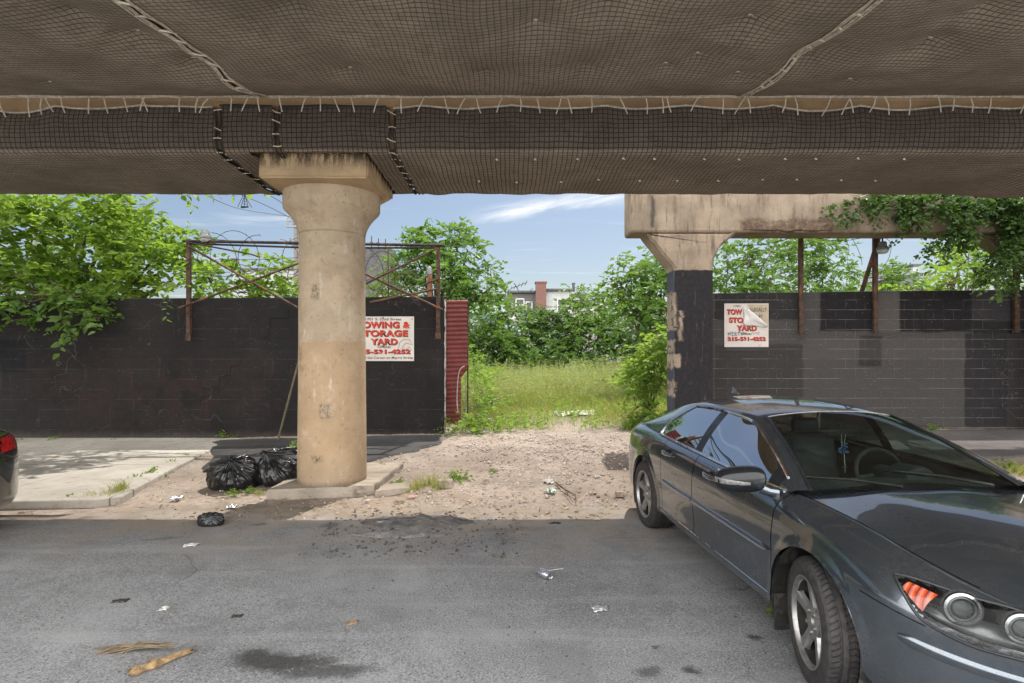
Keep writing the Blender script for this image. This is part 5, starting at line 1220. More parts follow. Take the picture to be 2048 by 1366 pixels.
        for i in range(nn_ + 1):
            ph = math.pi * i / nn_
            for j in range(mm_):
                th = 2 * math.pi * j / mm_; cs = lambda x, e: math.copysign(abs(x) ** e, x)
                yy_ = cs(math.cos(ph), .75); rr = math.sin(ph) ** .62; xx = rr * cs(math.cos(th), .8); zz_ = rr * cs(math.sin(th), .75)
                xx = xx if xx > 0 else xx * .35
                z_ = zz_ * .080 * (1 + .10 * yy_ * -1); 
                mr_.append((c.x + xx * .095 - .03 * yy_ * 1.0 - .0, (c.y + yy_ * .145) * s, c.z + z_ - .008 * yy_))
        Fm = [(i * mm_ + j, i * mm_ + (j + 1) % mm_, (i + 1) * mm_ + (j + 1) % mm_, (i + 1) * mm_ + j) for i in range(nn_) for j in range(mm_)]
        mo = mesh_obj('side_mirror', mr_, Fm, m_shell, root, smooth=True)
        bm = bmesh.new(); bm.from_mesh(mo.data); bmesh.ops.remove_doubles(bm, verts=bm.verts, dist=.0005); bmesh.ops.recalc_face_normals(bm, faces=bm.faces); bm.to_mesh(mo.data); bm.free()
        mb = MB(); mb.box((c.x - .035, c.y * s, c.z - .002), (.008, .235, .125), bev=.003); mb.build('mirror_glass', m_mirror, mo)
        Vs = []                                                   # clear turn signal wrapped on the housing
        for i in range(10):
            f = i / 9; y_ = .148 - .17 * f
            for j in range(4):
                zz_ = -.022 + .034 * (j / 3) * (1 - .5 * f) + .004; xr = .098 * max(0, 1 - (abs(y_) / .149) ** 3.2) ** .5
                Vs.append((c.x + max(.012, xr) * (1 - (zz_ / .085) ** 2) ** .5 + .006 - .03 * (y_ / .145) , (c.y + y_ * 1.01) * s, c.z + zz_))
        mesh_obj('turn_signal', Vs, grid_faces(10, 4), m_lampin, mo, smooth=True)
        mb = MB(); mb.tube([(c.x + .03, (c.y - .12) * s, c.z - .05), (c.x + .05, (c.y - .17) * s, c.z - .07), (c.x + .07, (c.y - .22) * s, c.z - .075)], [.035, .03, .032], 10); mb.build('mirror_arm', paint, mo, smooth=True)
        # ---------------- headlamp
        hl = bpy.data.objects.new('headlight', None); col.objects.link(hl); hl.parent = root
        na, nb = 36, 16
        def lamp_uv(a, b):
            u = 3.286 + .49 * a; lo = float(hermite(LU, LB, u)); hi = float(hermite(LU, LT, u))
            return u, lo + (hi - lo) * b
        def lamp_sheet(off, shrink=0., a0=0., a1=1.):
            Q = []
            for i in range(na + 1):
                a = a0 + (a1 - a0) * i / na
                for j in range(nb + 1):
                    b = shrink + (1 - 2 * shrink) * j / nb; u, k = lamp_uv(a, b); p = S(u, k); n_v = Snorm(np.array(u), np.array(k)); n_v = np.array(n_v).reshape(3)
                    if n_v[1] < 0: n_v = -n_v
                    q = p + n_v * off; Q.append((q[0], q[1] * s, q[2]))
            return Q
        Fl = grid_faces(na + 1, nb + 1)
        o = mesh_obj('lens', lamp_sheet(.006), Fl, m_clear, hl, smooth=True)
        o = mesh_obj('reflector', lamp_sheet(-.12, .0), Fl, m_lampdk, hl, smooth=True)
        # rim band
        Q = lamp_sheet(.005); ring = [Q[i * (nb + 1)] for i in range(na + 1)] + [Q[na * (nb + 1) + j] for j in range(1, nb + 1)] + [Q[i * (nb + 1) + nb] for i in range(na - 1, -1, -1)]
        mb = MB(); mb.tube(ring, .006, 6); mb.build('lens_rim', m_trim, hl, smooth=True)
        mesh_obj('lower_bezel', [v_ for v_ in lamp_strip(S, s, lamp_uv)], grid_faces(30, 4), m_lampin, hl, smooth=True)
        Q = amber_sheet(lamp_sheet, .0)
        o = mesh_obj('amber_marker', Q, Fl, m_amber, hl, smooth=True)
        for (uu_, kk_, rr_, dep) in ((3.523, 4.82, .066, .075), (3.648, 5.0, .060, .075)):
            p = S(uu_, kk_); c_ = Vector((p[0] - .040, (p[1] - .040) * s, p[2]))
            # the projector looks forward
            mb = MB(); prof_ = [(rr_ * .80, -.22), (rr_ * .92, -.06), (rr_ * .95, -.02), (rr_, .0), (rr_ * 1.02, .012), (rr_ * .86, .016), (rr_ * .82, .0)]
            dirv = Vector((.90, .43 * s, .02)).normalized(); rotq = Vector((0, 0, 1)).rotation_difference(dirv)
            mb.lathe(prof_, (0, 0, 0), 28, 'Z', caps=False); mb.V = [tuple(rotq @ Vector(v_) + c_) for v_ in mb.V]; mb.build('projector_shell', m_lampin, hl, smooth=True)
            mb = MB(); mb.lathe([(rr_ * 1.06, .004), (rr_ * 1.12, .010), (rr_ * 1.16, .0), (rr_ * 1.1, -.02)], (0, 0, 0), 28, 'Z', caps=False); mb.V = [tuple(rotq @ Vector(v_) + c_) for v_ in mb.V]; mb.build('projector_bezel', m_lampdk, hl, smooth=True)
            mb = MB(); mb.lathe([(.0, .022), (rr_ * .3, .019), (rr_ * .55, .008), (rr_ * .6, .0)], (0, 0, 0), 24, 'Z', caps=False); mb.V = [tuple(rotq @ Vector(v_) + c_) for v_ in mb.V]; mb.build('projector_lens', m_clear, hl, smooth=True)
            mb = MB(); mb.lathe([(.0, .0), (rr_ * .62, -.002), (rr_ * .66, .008), (rr_ * .80, .004)], (0, 0, 0), 24, 'Z', caps=False); mb.V = [tuple(rotq @ Vector(v_) + c_) for v_ in mb.V]; mb.build('projector_ring', m_lampdk, hl, smooth=True)
        # bumper rub strip
        Vm = []
        for i in range(40):
            f = i / 39; u = 3.355 + .42 * f; e = max(.05, min(1, f / .12, (1 - f) / .05)) ** .5
            for dk, off in ((-.22, -.002), (-.17, .006), (.0, .0075), (.13, .006), (.17, -.002)):
                p = S(u, 2.97 + dk * e); Vm.append((p[0] + off * .6, (p[1] + off) * s, p[2]))
        mesh_obj('bumper_strip', Vm, grid_faces(40, 5), paint, parts['front_bumper'], smooth=True)
    # grille across the nose
    def nose(y, z, off): return Vector((2.9 + .905 * (1 - min(.98, abs(y) / .84) ** (1 / .45)) ** (1 / 3.4) + off, y, z))
    ys_ = np.linspace(-.36, .36, 25); Vg = [tuple(nose(y, z, .004)) for y in ys_ for z in (.43, .47, .55, .60)]
    mesh_obj('grille_panel', Vg, grid_faces(25, 4), m_trim, parts['front_bumper'], smooth=True)
    for z in np.linspace(.445, .585, 5):
        mb = MB(); mb.tube([nose(y, z, .010) for y in ys_[1:-1]], .006, 6); mb.build('grille_bar', m_alu, parts['front_bumper'], smooth=True)
    mb = MB(); mb.tube([nose(y, .605, .008) for y in ys_], .010, 8); mb.tube([nose(y, .425, .008) for y in ys_], .007, 8); mb.build('grille_surround', m_chrome, parts['front_bumper'], smooth=True)
    # wipers, antenna
    for (a, b_) in (((2.46, -.10, .975), (2.335, -.66, 1.02)), ((2.46, .50, .97), (2.34, -.06, 1.045))):
        a, b_ = Vector(a), Vector(b_); mb = MB(); mb.tube([a, a.lerp(b_, .5) + Vector((0, 0, .012)), b_], [.012, .009, .006], 6)
        mb.tube([a.lerp(b_, .25) + Vector((-.03, 0, .002)), b_ + Vector((-.025, -.04, -.006))], .007, 5); mb.build('wiper', m_trim, root, smooth=True)
    mb = MB(); au = .13
    mb.add([(au + .09, -.0, 1.366), (au + .0, -.018, 1.366), (au - .06, -.02, 1.366), (au - .08, 0, 1.366), (au - .06, .02, 1.366), (au, .018, 1.366), (au - .055, 0, 1.432), (au - .075, 0, 1.432)], [(0, 1, 6), (1, 2, 7, 6), (2, 3, 7), (3, 4, 7), (4, 5, 6, 7), (5, 0, 6), (5, 4, 3, 2, 1, 0)]); mb.build('roof_antenna', m_alu, root)
    # sunroof outline
    root.location = place; root.rotation_euler = (0, 0, rot)
    return root
def amber_sheet(f, _):
    return f(-.016, .16, .09, .30)
def lamp_strip(S, s, lamp_uv):
    out = []
    for i in range(30):
        a = .22 + .77 * i / 29; u, lo = lamp_uv(a, .01); _, l2 = lamp_uv(a, .10)
        for j in range(4):
            k = lo + (l2 - lo) * j / 3; p = S(u, k); n_v = np.array(Snorm(np.array(u), np.array(k))).reshape(3)
            if n_v[1] < 0: n_v = -n_v
            q = p - n_v * (.004 + .04 * (j / 3)); out.append((q[0], q[1] * s, q[2]))
    return out
CARX = Vector((1.339 + .9235 * math.cos(.088), 5.879 + .9235 * math.sin(.088), 0.0))
sedan = make_car('navy', 'parked_car', 'dark navy sedan parked nose to the camera with an amber corner light', CARX, -math.pi / 2 + .088, R(-14))
# ================================================================== second car, only its tail in view
make_car('grey', 'parked_car', 'dark grey car whose rounded tail with a red lamp shows at the kerb', Vector((-6.02, 5.25, 0.0)), math.pi)

# ================================================================== foliage
def tri_mesh(name, V, F, tint, mat, parent=None, origin=None):
    o = mesh_obj(name, V, F, mat, parent, origin, smooth=False)
    at = o.data.attributes.new('tint', 'FLOAT', 'POINT'); at.data.foreach_set('value', np.asarray(tint, dtype=np.float32)); return o
def nrm(a): return a / (np.linalg.norm(a, axis=-1, keepdims=True) + 1e-9)
def sprays(C, D, rg, n=11, L=.6, ll=.16, lw=.5, droop=.35, flat=.55, tint0=None):
    """leaf sprays: C (N,3) spray roots, D (N,3) directions -> vertices, triangles, tint; every leaf is two folded triangles pairs"""
    N = len(C); D = nrm(D); up = np.array([0, 0, 1.])
    sidev = nrm(np.cross(D, up + .01)); tt = (np.arange(n) + .6) / n
    Ls = L * rg.uniform(.6, 1.25, (N, 1, 1))
    pos = C[:, None] + D[:, None] * Ls * tt[None, :, None] + np.array([0, 0, -1.]) * (droop * Ls * tt[None, :, None] ** 2)
    sgn = np.where(np.arange(n) % 2 == 0, 1., -1.)[None, :, None]
    d = nrm(D[:, None] * rg.uniform(.1, .9, (N, n, 1)) + sidev[:, None] * sgn * rg.uniform(.5, 1.1, (N, n, 1)) + rg.normal(0, .28, (N, n, 3)) + np.array([0, 0, -droop * .5]))
    nz = nrm(np.array([0, 0, 1.]) * flat + rg.normal(0, .45, (N, n, 3)))
    s = nrm(np.cross(d, nz)); nz = np.cross(s, d)
    l = ll * rg.uniform(.45, 1.25, (N, n, 1)) * rg.uniform(.7, 1.2, (N, 1, 1)); w = l * lw * rg.uniform(.75, 1.1, (N, n, 1))
    b = pos; m1 = b + d * l * .35; tip = b + d * l + nz * -.12 * l
    v = np.stack([b, m1 + s * w * .5 + nz * w * .16, b + d * l * .72 + s * w * .34 + nz * w * .05, tip, b + d * l * .72 - s * w * .34 + nz * w * .05, m1 - s * w * .5 + nz * w * .16], 2).reshape(-1, 3)
    k = (np.arange(N * n) * 6)[:, None]
    F = np.concatenate([k + np.array([[0, 1, 3]]), k + np.array([[1, 2, 3]]), k + np.array([[0, 3, 5]]), k + np.array([[5, 3, 4]])])
    t0 = rg.uniform(0, 1, (N, 1)) if tint0 is None else tint0[:, None]
    ti = np.clip(.55 * t0 + .45 * rg.uniform(0, 1, (N, n)), 0, 1)
    return v, F, np.repeat(ti.reshape(-1), 6)
def blob_points(blobs, dens, rg, gate=.0, gs=1.1, shell=2.4):
    Cs, Ds = [], []
    for (c, r) in blobs:
        r = np.array(r); n = int(dens * (r[0] * r[1] + r[0] * r[2] + r[1] * r[2]) / 3 * 4.2)
        v = nrm(rg.normal(0, 1, (n, 3))); rad = rg.uniform(0, 1, (n, 1)) ** (1 / shell)
        p = np.array(c) + v * rad * r
        g = np.array([noise.noise(Vector(q) * gs) for q in p]); k = g > gate - .25
        Cs.append(p[k]); Ds.append((v * np.array([1, 1, .6]) + np.array([0, 0, .25]) + rg.normal(0, .45, (n, 3)))[k])
    return np.concatenate(Cs), np.concatenate(Ds)
m_bark = simple('bark', (.085, .062, .045), .95, var=.35, scale=12, bump=.8, bscale=30, bd=.02)
m_lf_a = leaf_mat('leaf_light', (.080, .165, .030), (.20, .30, .065), .62)
m_lf_b = leaf_mat('leaf_mid', (.048, .112, .022), (.115, .20, .042), .46)
m_lf_d = leaf_mat('leaf_dark', (.034, .082, .022), (.088, .158, .042), .40)
m_lf_y = leaf_mat('leaf_bright', (.085, .17, .02), (.17, .27, .04), .55)
def plant(name, label, cat, base, blobs, leafm, dens=9, n=11, L=.6, ll=.16, lw=.5, droop=.35, seed=1, trunk=.1, group=None, gate=0., limbs=True, flat=.55, shell=2.4, extra=None):
    rg = np.random.default_rng(seed); rr = random.Random(seed)
    root = thing(name, label, cat, base, group); base = Vector(base)
    C, D = blob_points(blobs, dens, rg, gate, shell=shell)
    tint0 = np.array([noise.noise(Vector(q) * .9) + .5 * noise.noise(Vector(q) * 2.3) for q in C]) * 1.2 + .48 + rg.uniform(-.25, .25, len(C))
    V, F, ti = sprays(C, D, rg, n, L, ll, lw, droop, flat, np.clip(tint0, 0, 1))
    tri_mesh('crown', V, F, ti, leafm, root)
    if trunk:
        mb = MB(); fork = base + Vector((0, 0, max(.3, .35 * (np.mean([b[0][2] for b in blobs]) - base.z))))
        mb.tube([base, base.lerp(fork, .5) + Vector((.05, .03, 0)), fork], [trunk, trunk * .85, trunk * .75], 8)
        order = list(range(len(C))); rr.shuffle(order)
        for (c, r) in blobs:
            if c[2] > 5.5 and c[1] < 11.7: continue
            c = Vector(c); mid = fork.lerp(c, .55) + Vector((rr.uniform(-.2, .2), rr.uniform(-.2, .2), rr.uniform(0, .3)))
            mb.tube([fork, mid, c], [trunk * .55, trunk * .35, trunk * .16], 6)
        cs = [Vector(b[0]) for b in blobs]; order = [i for i in order if not (C[i][2] > 5.3 and C[i][1] < 12.2)]
        for i in order[:min(len(order), 34)]:
            q = Vector(C[i]); c = min(cs, key=lambda x: (x - q).length); m_ = c.lerp(q, .5) + Vector((rr.uniform(-.1, .1), rr.uniform(-.1, .1), .06)); e = q + Vector(D[i]).normalized() * L * .5
            mb.tube([c, m_, q, e], [trunk * .15 + .006, trunk * .1 + .005, .007, .004], 4)
        mb.build('trunk', m_bark, root, smooth=True)
    return root
def B(px, py, Y, rx, ry, rd=None):            # crown lobe given by its centre and half sizes in the photo at distance Y
    k = Y / FPX; return (tuple(P(px, py, Y)), (rx * k, (rd if rd is not None else .8 * rx * k), ry * k))
# left: big leafy tree leaning over the black wall
plant('leafy_tree', 'big sunlit light green tree leaning over the black wall, left of the pipe frame', 'tree', (-11.2, 14.2, 0),
      [B(-120, 520, 12.25, 100, 100, 1.2), B(-20, 480, 12.45, 95, 85, 1.1), B(80, 460, 12.85, 85, 65, 1.1), B(175, 455, 12.85, 80, 58, 1.1), B(255, 468, 12.65, 60, 50, .9), B(310, 515, 12.25, 55, 55, .8), B(345, 560, 12.05, 48, 36, .7), B(60, 560, 12.6, 95, 50, .7), B(190, 555, 12.6, 90, 48, .7), B(280, 575, 12.5, 70, 28, .6), B(232, 418, 13.05, 35, 22, .5), B(20, 318, 11.6, 110, 40, .4), B(150, 322, 11.6, 100, 40, .4), B(300, 318, 11.6, 95, 40, .4), B(420, 315, 11.6, 60, 36, .4)],
      m_lf_a, 62, 10, .60, .20, .55, .3, 3, .13, gate=.08)
plant('leafy_tree', 'low leafy boughs hanging over the face of the black wall, nearest the grey car', 'bough', P(60, 612, 11.9),
      [B(-10, 610, 11.35, 42, 42, .3), B(25, 625, 11.3, 32, 26, .25), B(165, 626, 11.3, 34, 20, .22), B(190, 636, 11.25, 18, 12, .15), B(135, 650, 11.25, 16, 13, .15), B(60, 604, 11.4, 55, 14, .3), B(150, 596, 11.5, 70, 16, .35)], m_lf_b, 60, 9, .42, .18, .62, .6, 5, .03)
plant('sapling', 'bright leafy sapling behind the black wall inside the pipe frame', 'sapling', (-6.0, 13.2, 0),
      [B(520, 545, 13, 48, 42, .6), B(548, 510, 13.1, 30, 24, .4), B(575, 560, 12.8, 36, 38, .5), B(470, 578, 12.8, 50, 24, .5), B(420, 560, 12.9, 42, 42, .5), B(395, 520, 13.1, 28, 30, .4), B(535, 590, 12.7, 60, 18, .4), B(625, 580, 12.9, 30, 25, .4)], m_lf_y, 52, 10, .55, .18, .55, .35, 8, .04, gate=.03)
# middle distance
plant('leafy_tree', 'tall dark green tree behind the red gate, right of the tan column', 'tree', (-3.2, 24.5, 0),
      [B(855, 488, 24, 48, 34, 1.1), B(905, 480, 24.3, 40, 26, 1.0), B(935, 500, 24.2, 28, 26, .8), B(835, 520, 24, 52, 34, 1.1), B(885, 540, 23.6, 60, 44, 1.3), B(945, 545, 24, 44, 34, 1.0), B(800, 552, 24.2, 42, 36, 1.0), B(965, 580, 23.6, 36, 26, .8), B(900, 590, 23.2, 62, 36, 1.2), B(770, 585, 24, 34, 24, .8), B(850, 470, 24, 22, 18, .5), B(920, 465, 24.2, 18, 14, .4), B(985, 572, 23.8, 18, 16, .4)],
      m_lf_b, 24, 10, .75, .27, .5, .55, 11, .18, gate=.10)
plant('leafy_tree', 'mid green tree beside the concrete pier, at the right edge of the open lot', 'tree', (5.0, 20.5, 0),
      [B(1290, 530, 20, 46, 32, .9), B(1322, 555, 20, 40, 40, .9), B(1262, 560, 20.2, 36, 28, .8), B(1300, 590, 19.6, 52, 32, 1.0), B(1236, 585, 20.2, 22, 22, .5), B(1222, 556, 20.3, 9, 10, .2), B(1280, 625, 19.5, 60, 28, .9), B(1335, 620, 19.6, 40, 30, .8)], m_lf_b, 27, 10, .65, .23, .52, .45, 13, .10, gate=.08)
for i, (lab, base, bl_, mt, sd) in enumerate((
    ('pale green tree behind the torn sign and nearest the pier', (7.6, 21, 0), [B(1455, 545, 20.5, 40, 50, .9), B(1500, 520, 20.6, 46, 44, 1.0), B(1545, 500, 21, 46, 34, 1.0), B(1480, 590, 20, 60, 26, .9), B(1540, 560, 20, 52, 38, 1.0)], m_lf_b, 17),
    ('broad green tree behind the grey wall, left of the leaning pole', (11.3, 22, 0), [B(1600, 505, 22, 48, 36, 1.0), B(1650, 500, 22, 40, 34, 1.0), B(1610, 555, 21.5, 60, 38, 1.1), B(1675, 545, 21.8, 32, 34, .8), B(1585, 590, 21, 70, 22, .9), B(1670, 590, 21, 50, 20, .9)], m_lf_b, 19),
    ('smaller distant tree right of the leaning pole', (17, 26, 0), [B(1740, 570, 26, 34, 26, .9), B(1775, 560, 26, 36, 30, .9), B(1815, 565, 26, 34, 28, .9), B(1800, 540, 26, 22, 16, .6), B(1850, 585, 26, 40, 18, .9)], m_lf_b, 23),
    ('bright yellow-green bush rising over the right end of the grey wall', (11.2, 15, 0), [B(1850, 582, 14.5, 50, 18, .5), B(1905, 568, 14.5, 45, 28, .6), B(1950, 548, 14.6, 40, 40, .6), B(1975, 515, 14.8, 30, 36, .5), B(2010, 560, 14.5, 40, 36, .6), B(1920, 530, 15, 26, 26, .5)], m_lf_y, 29),
    ('sparse tree high behind the vines at the right end of the bent beam', (14.5, 19, 0), [B(1915, 500, 19, 30, 22, .7), B(1940, 485, 19, 30, 20, .7), B(1890, 520, 19, 22, 16, .5), B(1985, 490, 19, 40, 26, .7)], m_lf_a, 31))):
    plant('leafy_tree', lab, 'tree', base, bl_, mt, 30 if i < 3 else 34, 10, .6, .21 if i < 3 else .16, .52, .4, sd, .09, gate=.07)
# bushes along the back of the lot
for lab, base, bl_, mt, sd in (
    ('dark rounded bush at the back of the lot, nearest the red gate', (-1.6, 29, .1), [B(965, 640, 28.5, 40, 40, 1.2), B(1000, 615, 28.8, 26, 22, .8), B(985, 690, 27.5, 55, 38, 1.3), B(1025, 650, 28.5, 36, 36, 1.0), B(945, 690, 27.5, 40, 40, 1.2), B(1010, 705, 27, 60, 26, 1.2)], m_lf_b, 41),
    ('wide leafy bush in the middle of the lot under the chimney', (1.3, 30, .1), [B(1075, 655, 29.5, 45, 30, 1.2), B(1060, 690, 28.5, 50, 32, 1.2), B(1110, 665, 29.5, 42, 34, 1.2), B(1115, 700, 28.5, 45, 26, 1.0), B(1085, 640, 30, 30, 20, .8), B(1090, 712, 27, 70, 20, 1.0), B(1140, 655, 29.5, 30, 36, .9)], m_lf_d, 43),
    ('tall light-topped bush right of the chimney', (3.6, 30, .1), [B(1165, 625, 29.5, 40, 38, 1.1), B(1150, 590, 30, 12, 12, .4), B(1205, 615, 30, 40, 34, 1.1), B(1180, 680, 28.5, 55, 42, 1.3), B(1225, 660, 29, 40, 40, 1.1)], m_lf_b, 47),
    ('very dark bush at the back of the lot, nearest the concrete pier', (6, 28, .1), [B(1275, 670, 27.5, 48, 34, 1.2), B(1320, 660, 27.5, 40, 40, 1.0), B(1260, 700, 27, 50, 24, 1.0), B(1310, 700, 26.5, 45, 30, 1.0)], m_lf_d, 53)):
    plant('bush', lab, 'bush', base, bl_, mt, 26, 10, .7, .25, .5, .45, sd, .06, gate=.02, shell=3.0)
plant('vine_shrub', 'leafy climbing shrub crowding the foot of the concrete pier', 'shrub', gpt(1300, 850),
      [B(1318, 680, 12.6, 26, 26, .3), B(1290, 700, 12.8, 36, 16, .3), B(1262, 698, 13, 20, 12, .25), B(1312, 735, 12.4, 30, 36, .3), B(1285, 760, 12.6, 26, 36, .3), B(1312, 800, 12.2, 32, 42, .35), B(1272, 815, 12.4, 28, 30, .35), B(1300, 840, 12.1, 44, 24, .35), B(1265, 760, 12.8, 22, 40, .3), B(1322, 770, 12.2, 24, 60, .3), B(1255, 830, 12.5, 26, 24, .3)], m_lf_a, 120, 9, .36, .13, .6, .5, 59, .03, gate=.06)
plant('weed_shrub', 'leafy weeds growing up around the foot of the red gate', 'weeds', gpt(930, 862),
      [B(940, 845, 11.7, 26, 20, .25), B(915, 850, 11.5, 22, 12, .2), B(955, 815, 12.6, 20, 24, .25), B(948, 765, 13.2, 14, 40, .25), B(938, 720, 13.6, 12, 22, .2), B(970, 855, 11.8, 30, 10, .25), B(962, 780, 14.5, 22, 40, .5), B(985, 812, 13.6, 26, 22, .4), B(950, 735, 16, 20, 34, .5), B(985, 760, 17, 26, 26, .6)], m_lf_a, 100, 9, .30, .10, .5, .4, 61, .012, gate=.05)
# vines over the bent beam
vb = [B(1700, 390, 11.08, 55, 13, .1), B(1790, 398, 11.05, 62, 24, .12), B(1870, 412, 11.05, 64, 36, .14), B(1940, 436, 11.0, 56, 46, .16), B(1995, 470, 11.0, 46, 44, .18), B(2035, 520, 11.0, 34, 55, .2), B(1660, 408, 11.1, 8, 30, .05), B(1700, 425, 11.08, 9, 26, .06), B(1742, 412, 11.08, 10, 18, .06), B(1822, 438, 11.05, 22, 24, .1), B(1905, 478, 11.0, 40, 14, .12), B(1990, 535, 10.95, 18, 40, .15), B(1862, 492, 11.02, 9, 16, .06), B(2060, 420, 11, 40, 50, .2), B(2015, 415, 11.02, 40, 36, .15), B(1960, 400, 11.05, 50, 22, .12), B(2040, 470, 10.98, 40, 40, .15), B(1905, 440, 11.04, 36, 22, .1)]
plant('hanging_vine', 'dark green creeper draped over the right half of the bent beam', 'vine', P(1990, 470, 11.2), vb, m_lf_d, 260, 8, .26, .095, .7, .9, 67, .015, gate=.03, flat=.2)

# ================================================================== grass and weeds in the lot
def blades(name, pts, h, w, mat, rg, lean=.35, kind='stuff', label=None, cat=None):
    N = len(pts); a = rg.uniform(0, 2 * math.pi, N); s = np.stack([np.cos(a), np.sin(a), 0 * a], -1); ln = nrm(rg.normal(0, 1, (N, 3)) * np.array([1, 1, 0])) * (lean * rg.uniform(.2, 1.2, N) * h)[:, None]
    h3 = np.stack([0 * h, 0 * h, h], -1); w3 = s * (w[:, None] if np.ndim(w) else w)
    V = np.stack([pts - w3, pts + w3, pts + h3 * .55 + ln * .35 + w3 * .7, pts + h3 * .55 + ln * .35 - w3 * .7, pts + h3 * .95 + ln], 1).reshape(-1, 3)
    k = (np.arange(N) * 5)[:, None]; F = np.concatenate([k + np.array([[0, 1, 2]]), k + np.array([[0, 2, 3]]), k + np.array([[3, 2, 4]])])
    ti = np.clip(fbm(pts[:, 0], pts[:, 1], .9, 71) * .6 + .5 + rg.uniform(-.3, .3, N), 0, 1)
    o = tri_mesh(name, V, F, np.repeat(ti, 5), mat); tag(o, label, cat, None, kind); return o
rg = np.random.default_rng(5)
m_grass = leaf_mat('grass_blade', (.13, .17, .05), (.30, .31, .13), .5, .6)
N = 120000
X = rg.uniform(-4.5, 8.5, N); Y = 12.0 + 18.5 * rg.uniform(0, 1, N) ** 1.15
tall = sstep(Y + 1.5 * fbm(X, Y, .35, 77), 15, 22); ed = np.minimum(np.abs(X + 1.0) , np.abs(X - 3.4))
side = np.clip(1 - np.minimum(np.abs(X - (-.9)), np.abs(X - 2.9)) / 1.2, 0, 1)
dens = np.clip(.10 + .42 * sstep(Y, 12.0, 12.8) + .9 * tall + .55 * side * sstep(Y, 11.8, 13) + .45 * sstep(fbm(X, Y, 1.2, 79), -.05, .3) * sstep(Y, 12.2, 13.5), 0, 1)
path = np.exp(-((X - 1.1 - .05 * (Y - 12)) / .75) ** 2) * (1 - sstep(Y, 13.6, 16.5)); dens *= 1 - .82 * path
k = (rg.uniform(0, 1, N) < dens) & ~((X < -1.2) & (Y < 12.6)) & ~((X > 3.0) & (Y < 12.4)); X, Y, tall = X[k], Y[k], tall[k]
clump = sstep(fbm(X, Y, .55, 91, 3), .05, .45); hh = (.06 + .16 * rg.uniform(.3, 1, len(X)) ** 1.5) * (1 + .4 * sstep(Y, 12, 15)) + tall * .62 * rg.uniform(.45, 1.15, len(X)) * (1 + .55 * fbm(X, Y, .7, 81)) + .30 * clump * sstep(Y, 13, 15) * rg.uniform(.2, 1.1, len(X))
blades('grass', np.stack([X, Y, gz(X, Y) - .01], -1), hh, .0045 + .006 * tall, m_grass, rg)
# broad-leaved ground weeds scattered in the grass
n_ = 4200; X = rg.uniform(-2.6, 5.2, n_); Y = 11.7 + 9 * rg.uniform(0, 1, n_) ** 1.5
k = (rg.uniform(0, 1, n_) < (1 - .85 * np.exp(-((X - 1.1) / .8) ** 2) * (Y < 13.8)) * np.clip(.2 + fbm(X, Y, .9, 83) + .3 * sstep(Y, 13, 16), 0, 1)) & ~((X < -1.2) & (Y < 12.6)) & ~((X > 3.0) & (Y < 12.4)); X, Y = X[k], Y[k]
C = np.stack([X, Y, gz(X, Y) + rg.uniform(0, .1, len(X))], -1); D = rg.normal(0, .5, (len(X), 3)) + np.array([0, 0, 1.0])
V, F, ti = sprays(C, D, rg, 8, .28, .075, .5, .1, .5)
o = tri_mesh('ground_weeds', V, F, ti, m_lf_a); tag(o, kind='stuff')
n_ = 1500; X = rg.uniform(-7, 9, n_); Y = rg.uniform(25.5, 31, n_); C = np.stack([X, Y, gz(X, Y) + rg.uniform(0, 1.3, n_)], -1); D = rg.normal(0, .6, (n_, 3)) + np.array([0, 0, .7])
V, F, ti = sprays(C, D, rg, 9, .5, .2, .5, .3, .5); o = tri_mesh('undergrowth', V, F, ti * .8, m_lf_b); tag(o, kind='stuff')
# feathery tall weeds at the back
n_ = 2600; X = rg.uniform(-3, 6.5, n_); Y = rg.uniform(15.5, 27, n_); C = np.stack([X, Y, gz(X, Y) + rg.uniform(.1, .75, n_) * (1 + .5 * fbm(X, Y, .5, 93))], -1); D = rg.normal(0, .22, (n_, 3)) + np.array([0, 0, 1.0])
V, F, ti = sprays(C, D, rg, 12, .55, .11, .22, .0, .3); o = tri_mesh('tall_weeds', V, F, ti, leaf_mat('feather_weed', (.16, .23, .08), (.30, .34, .17), .5)); tag(o, kind='stuff')

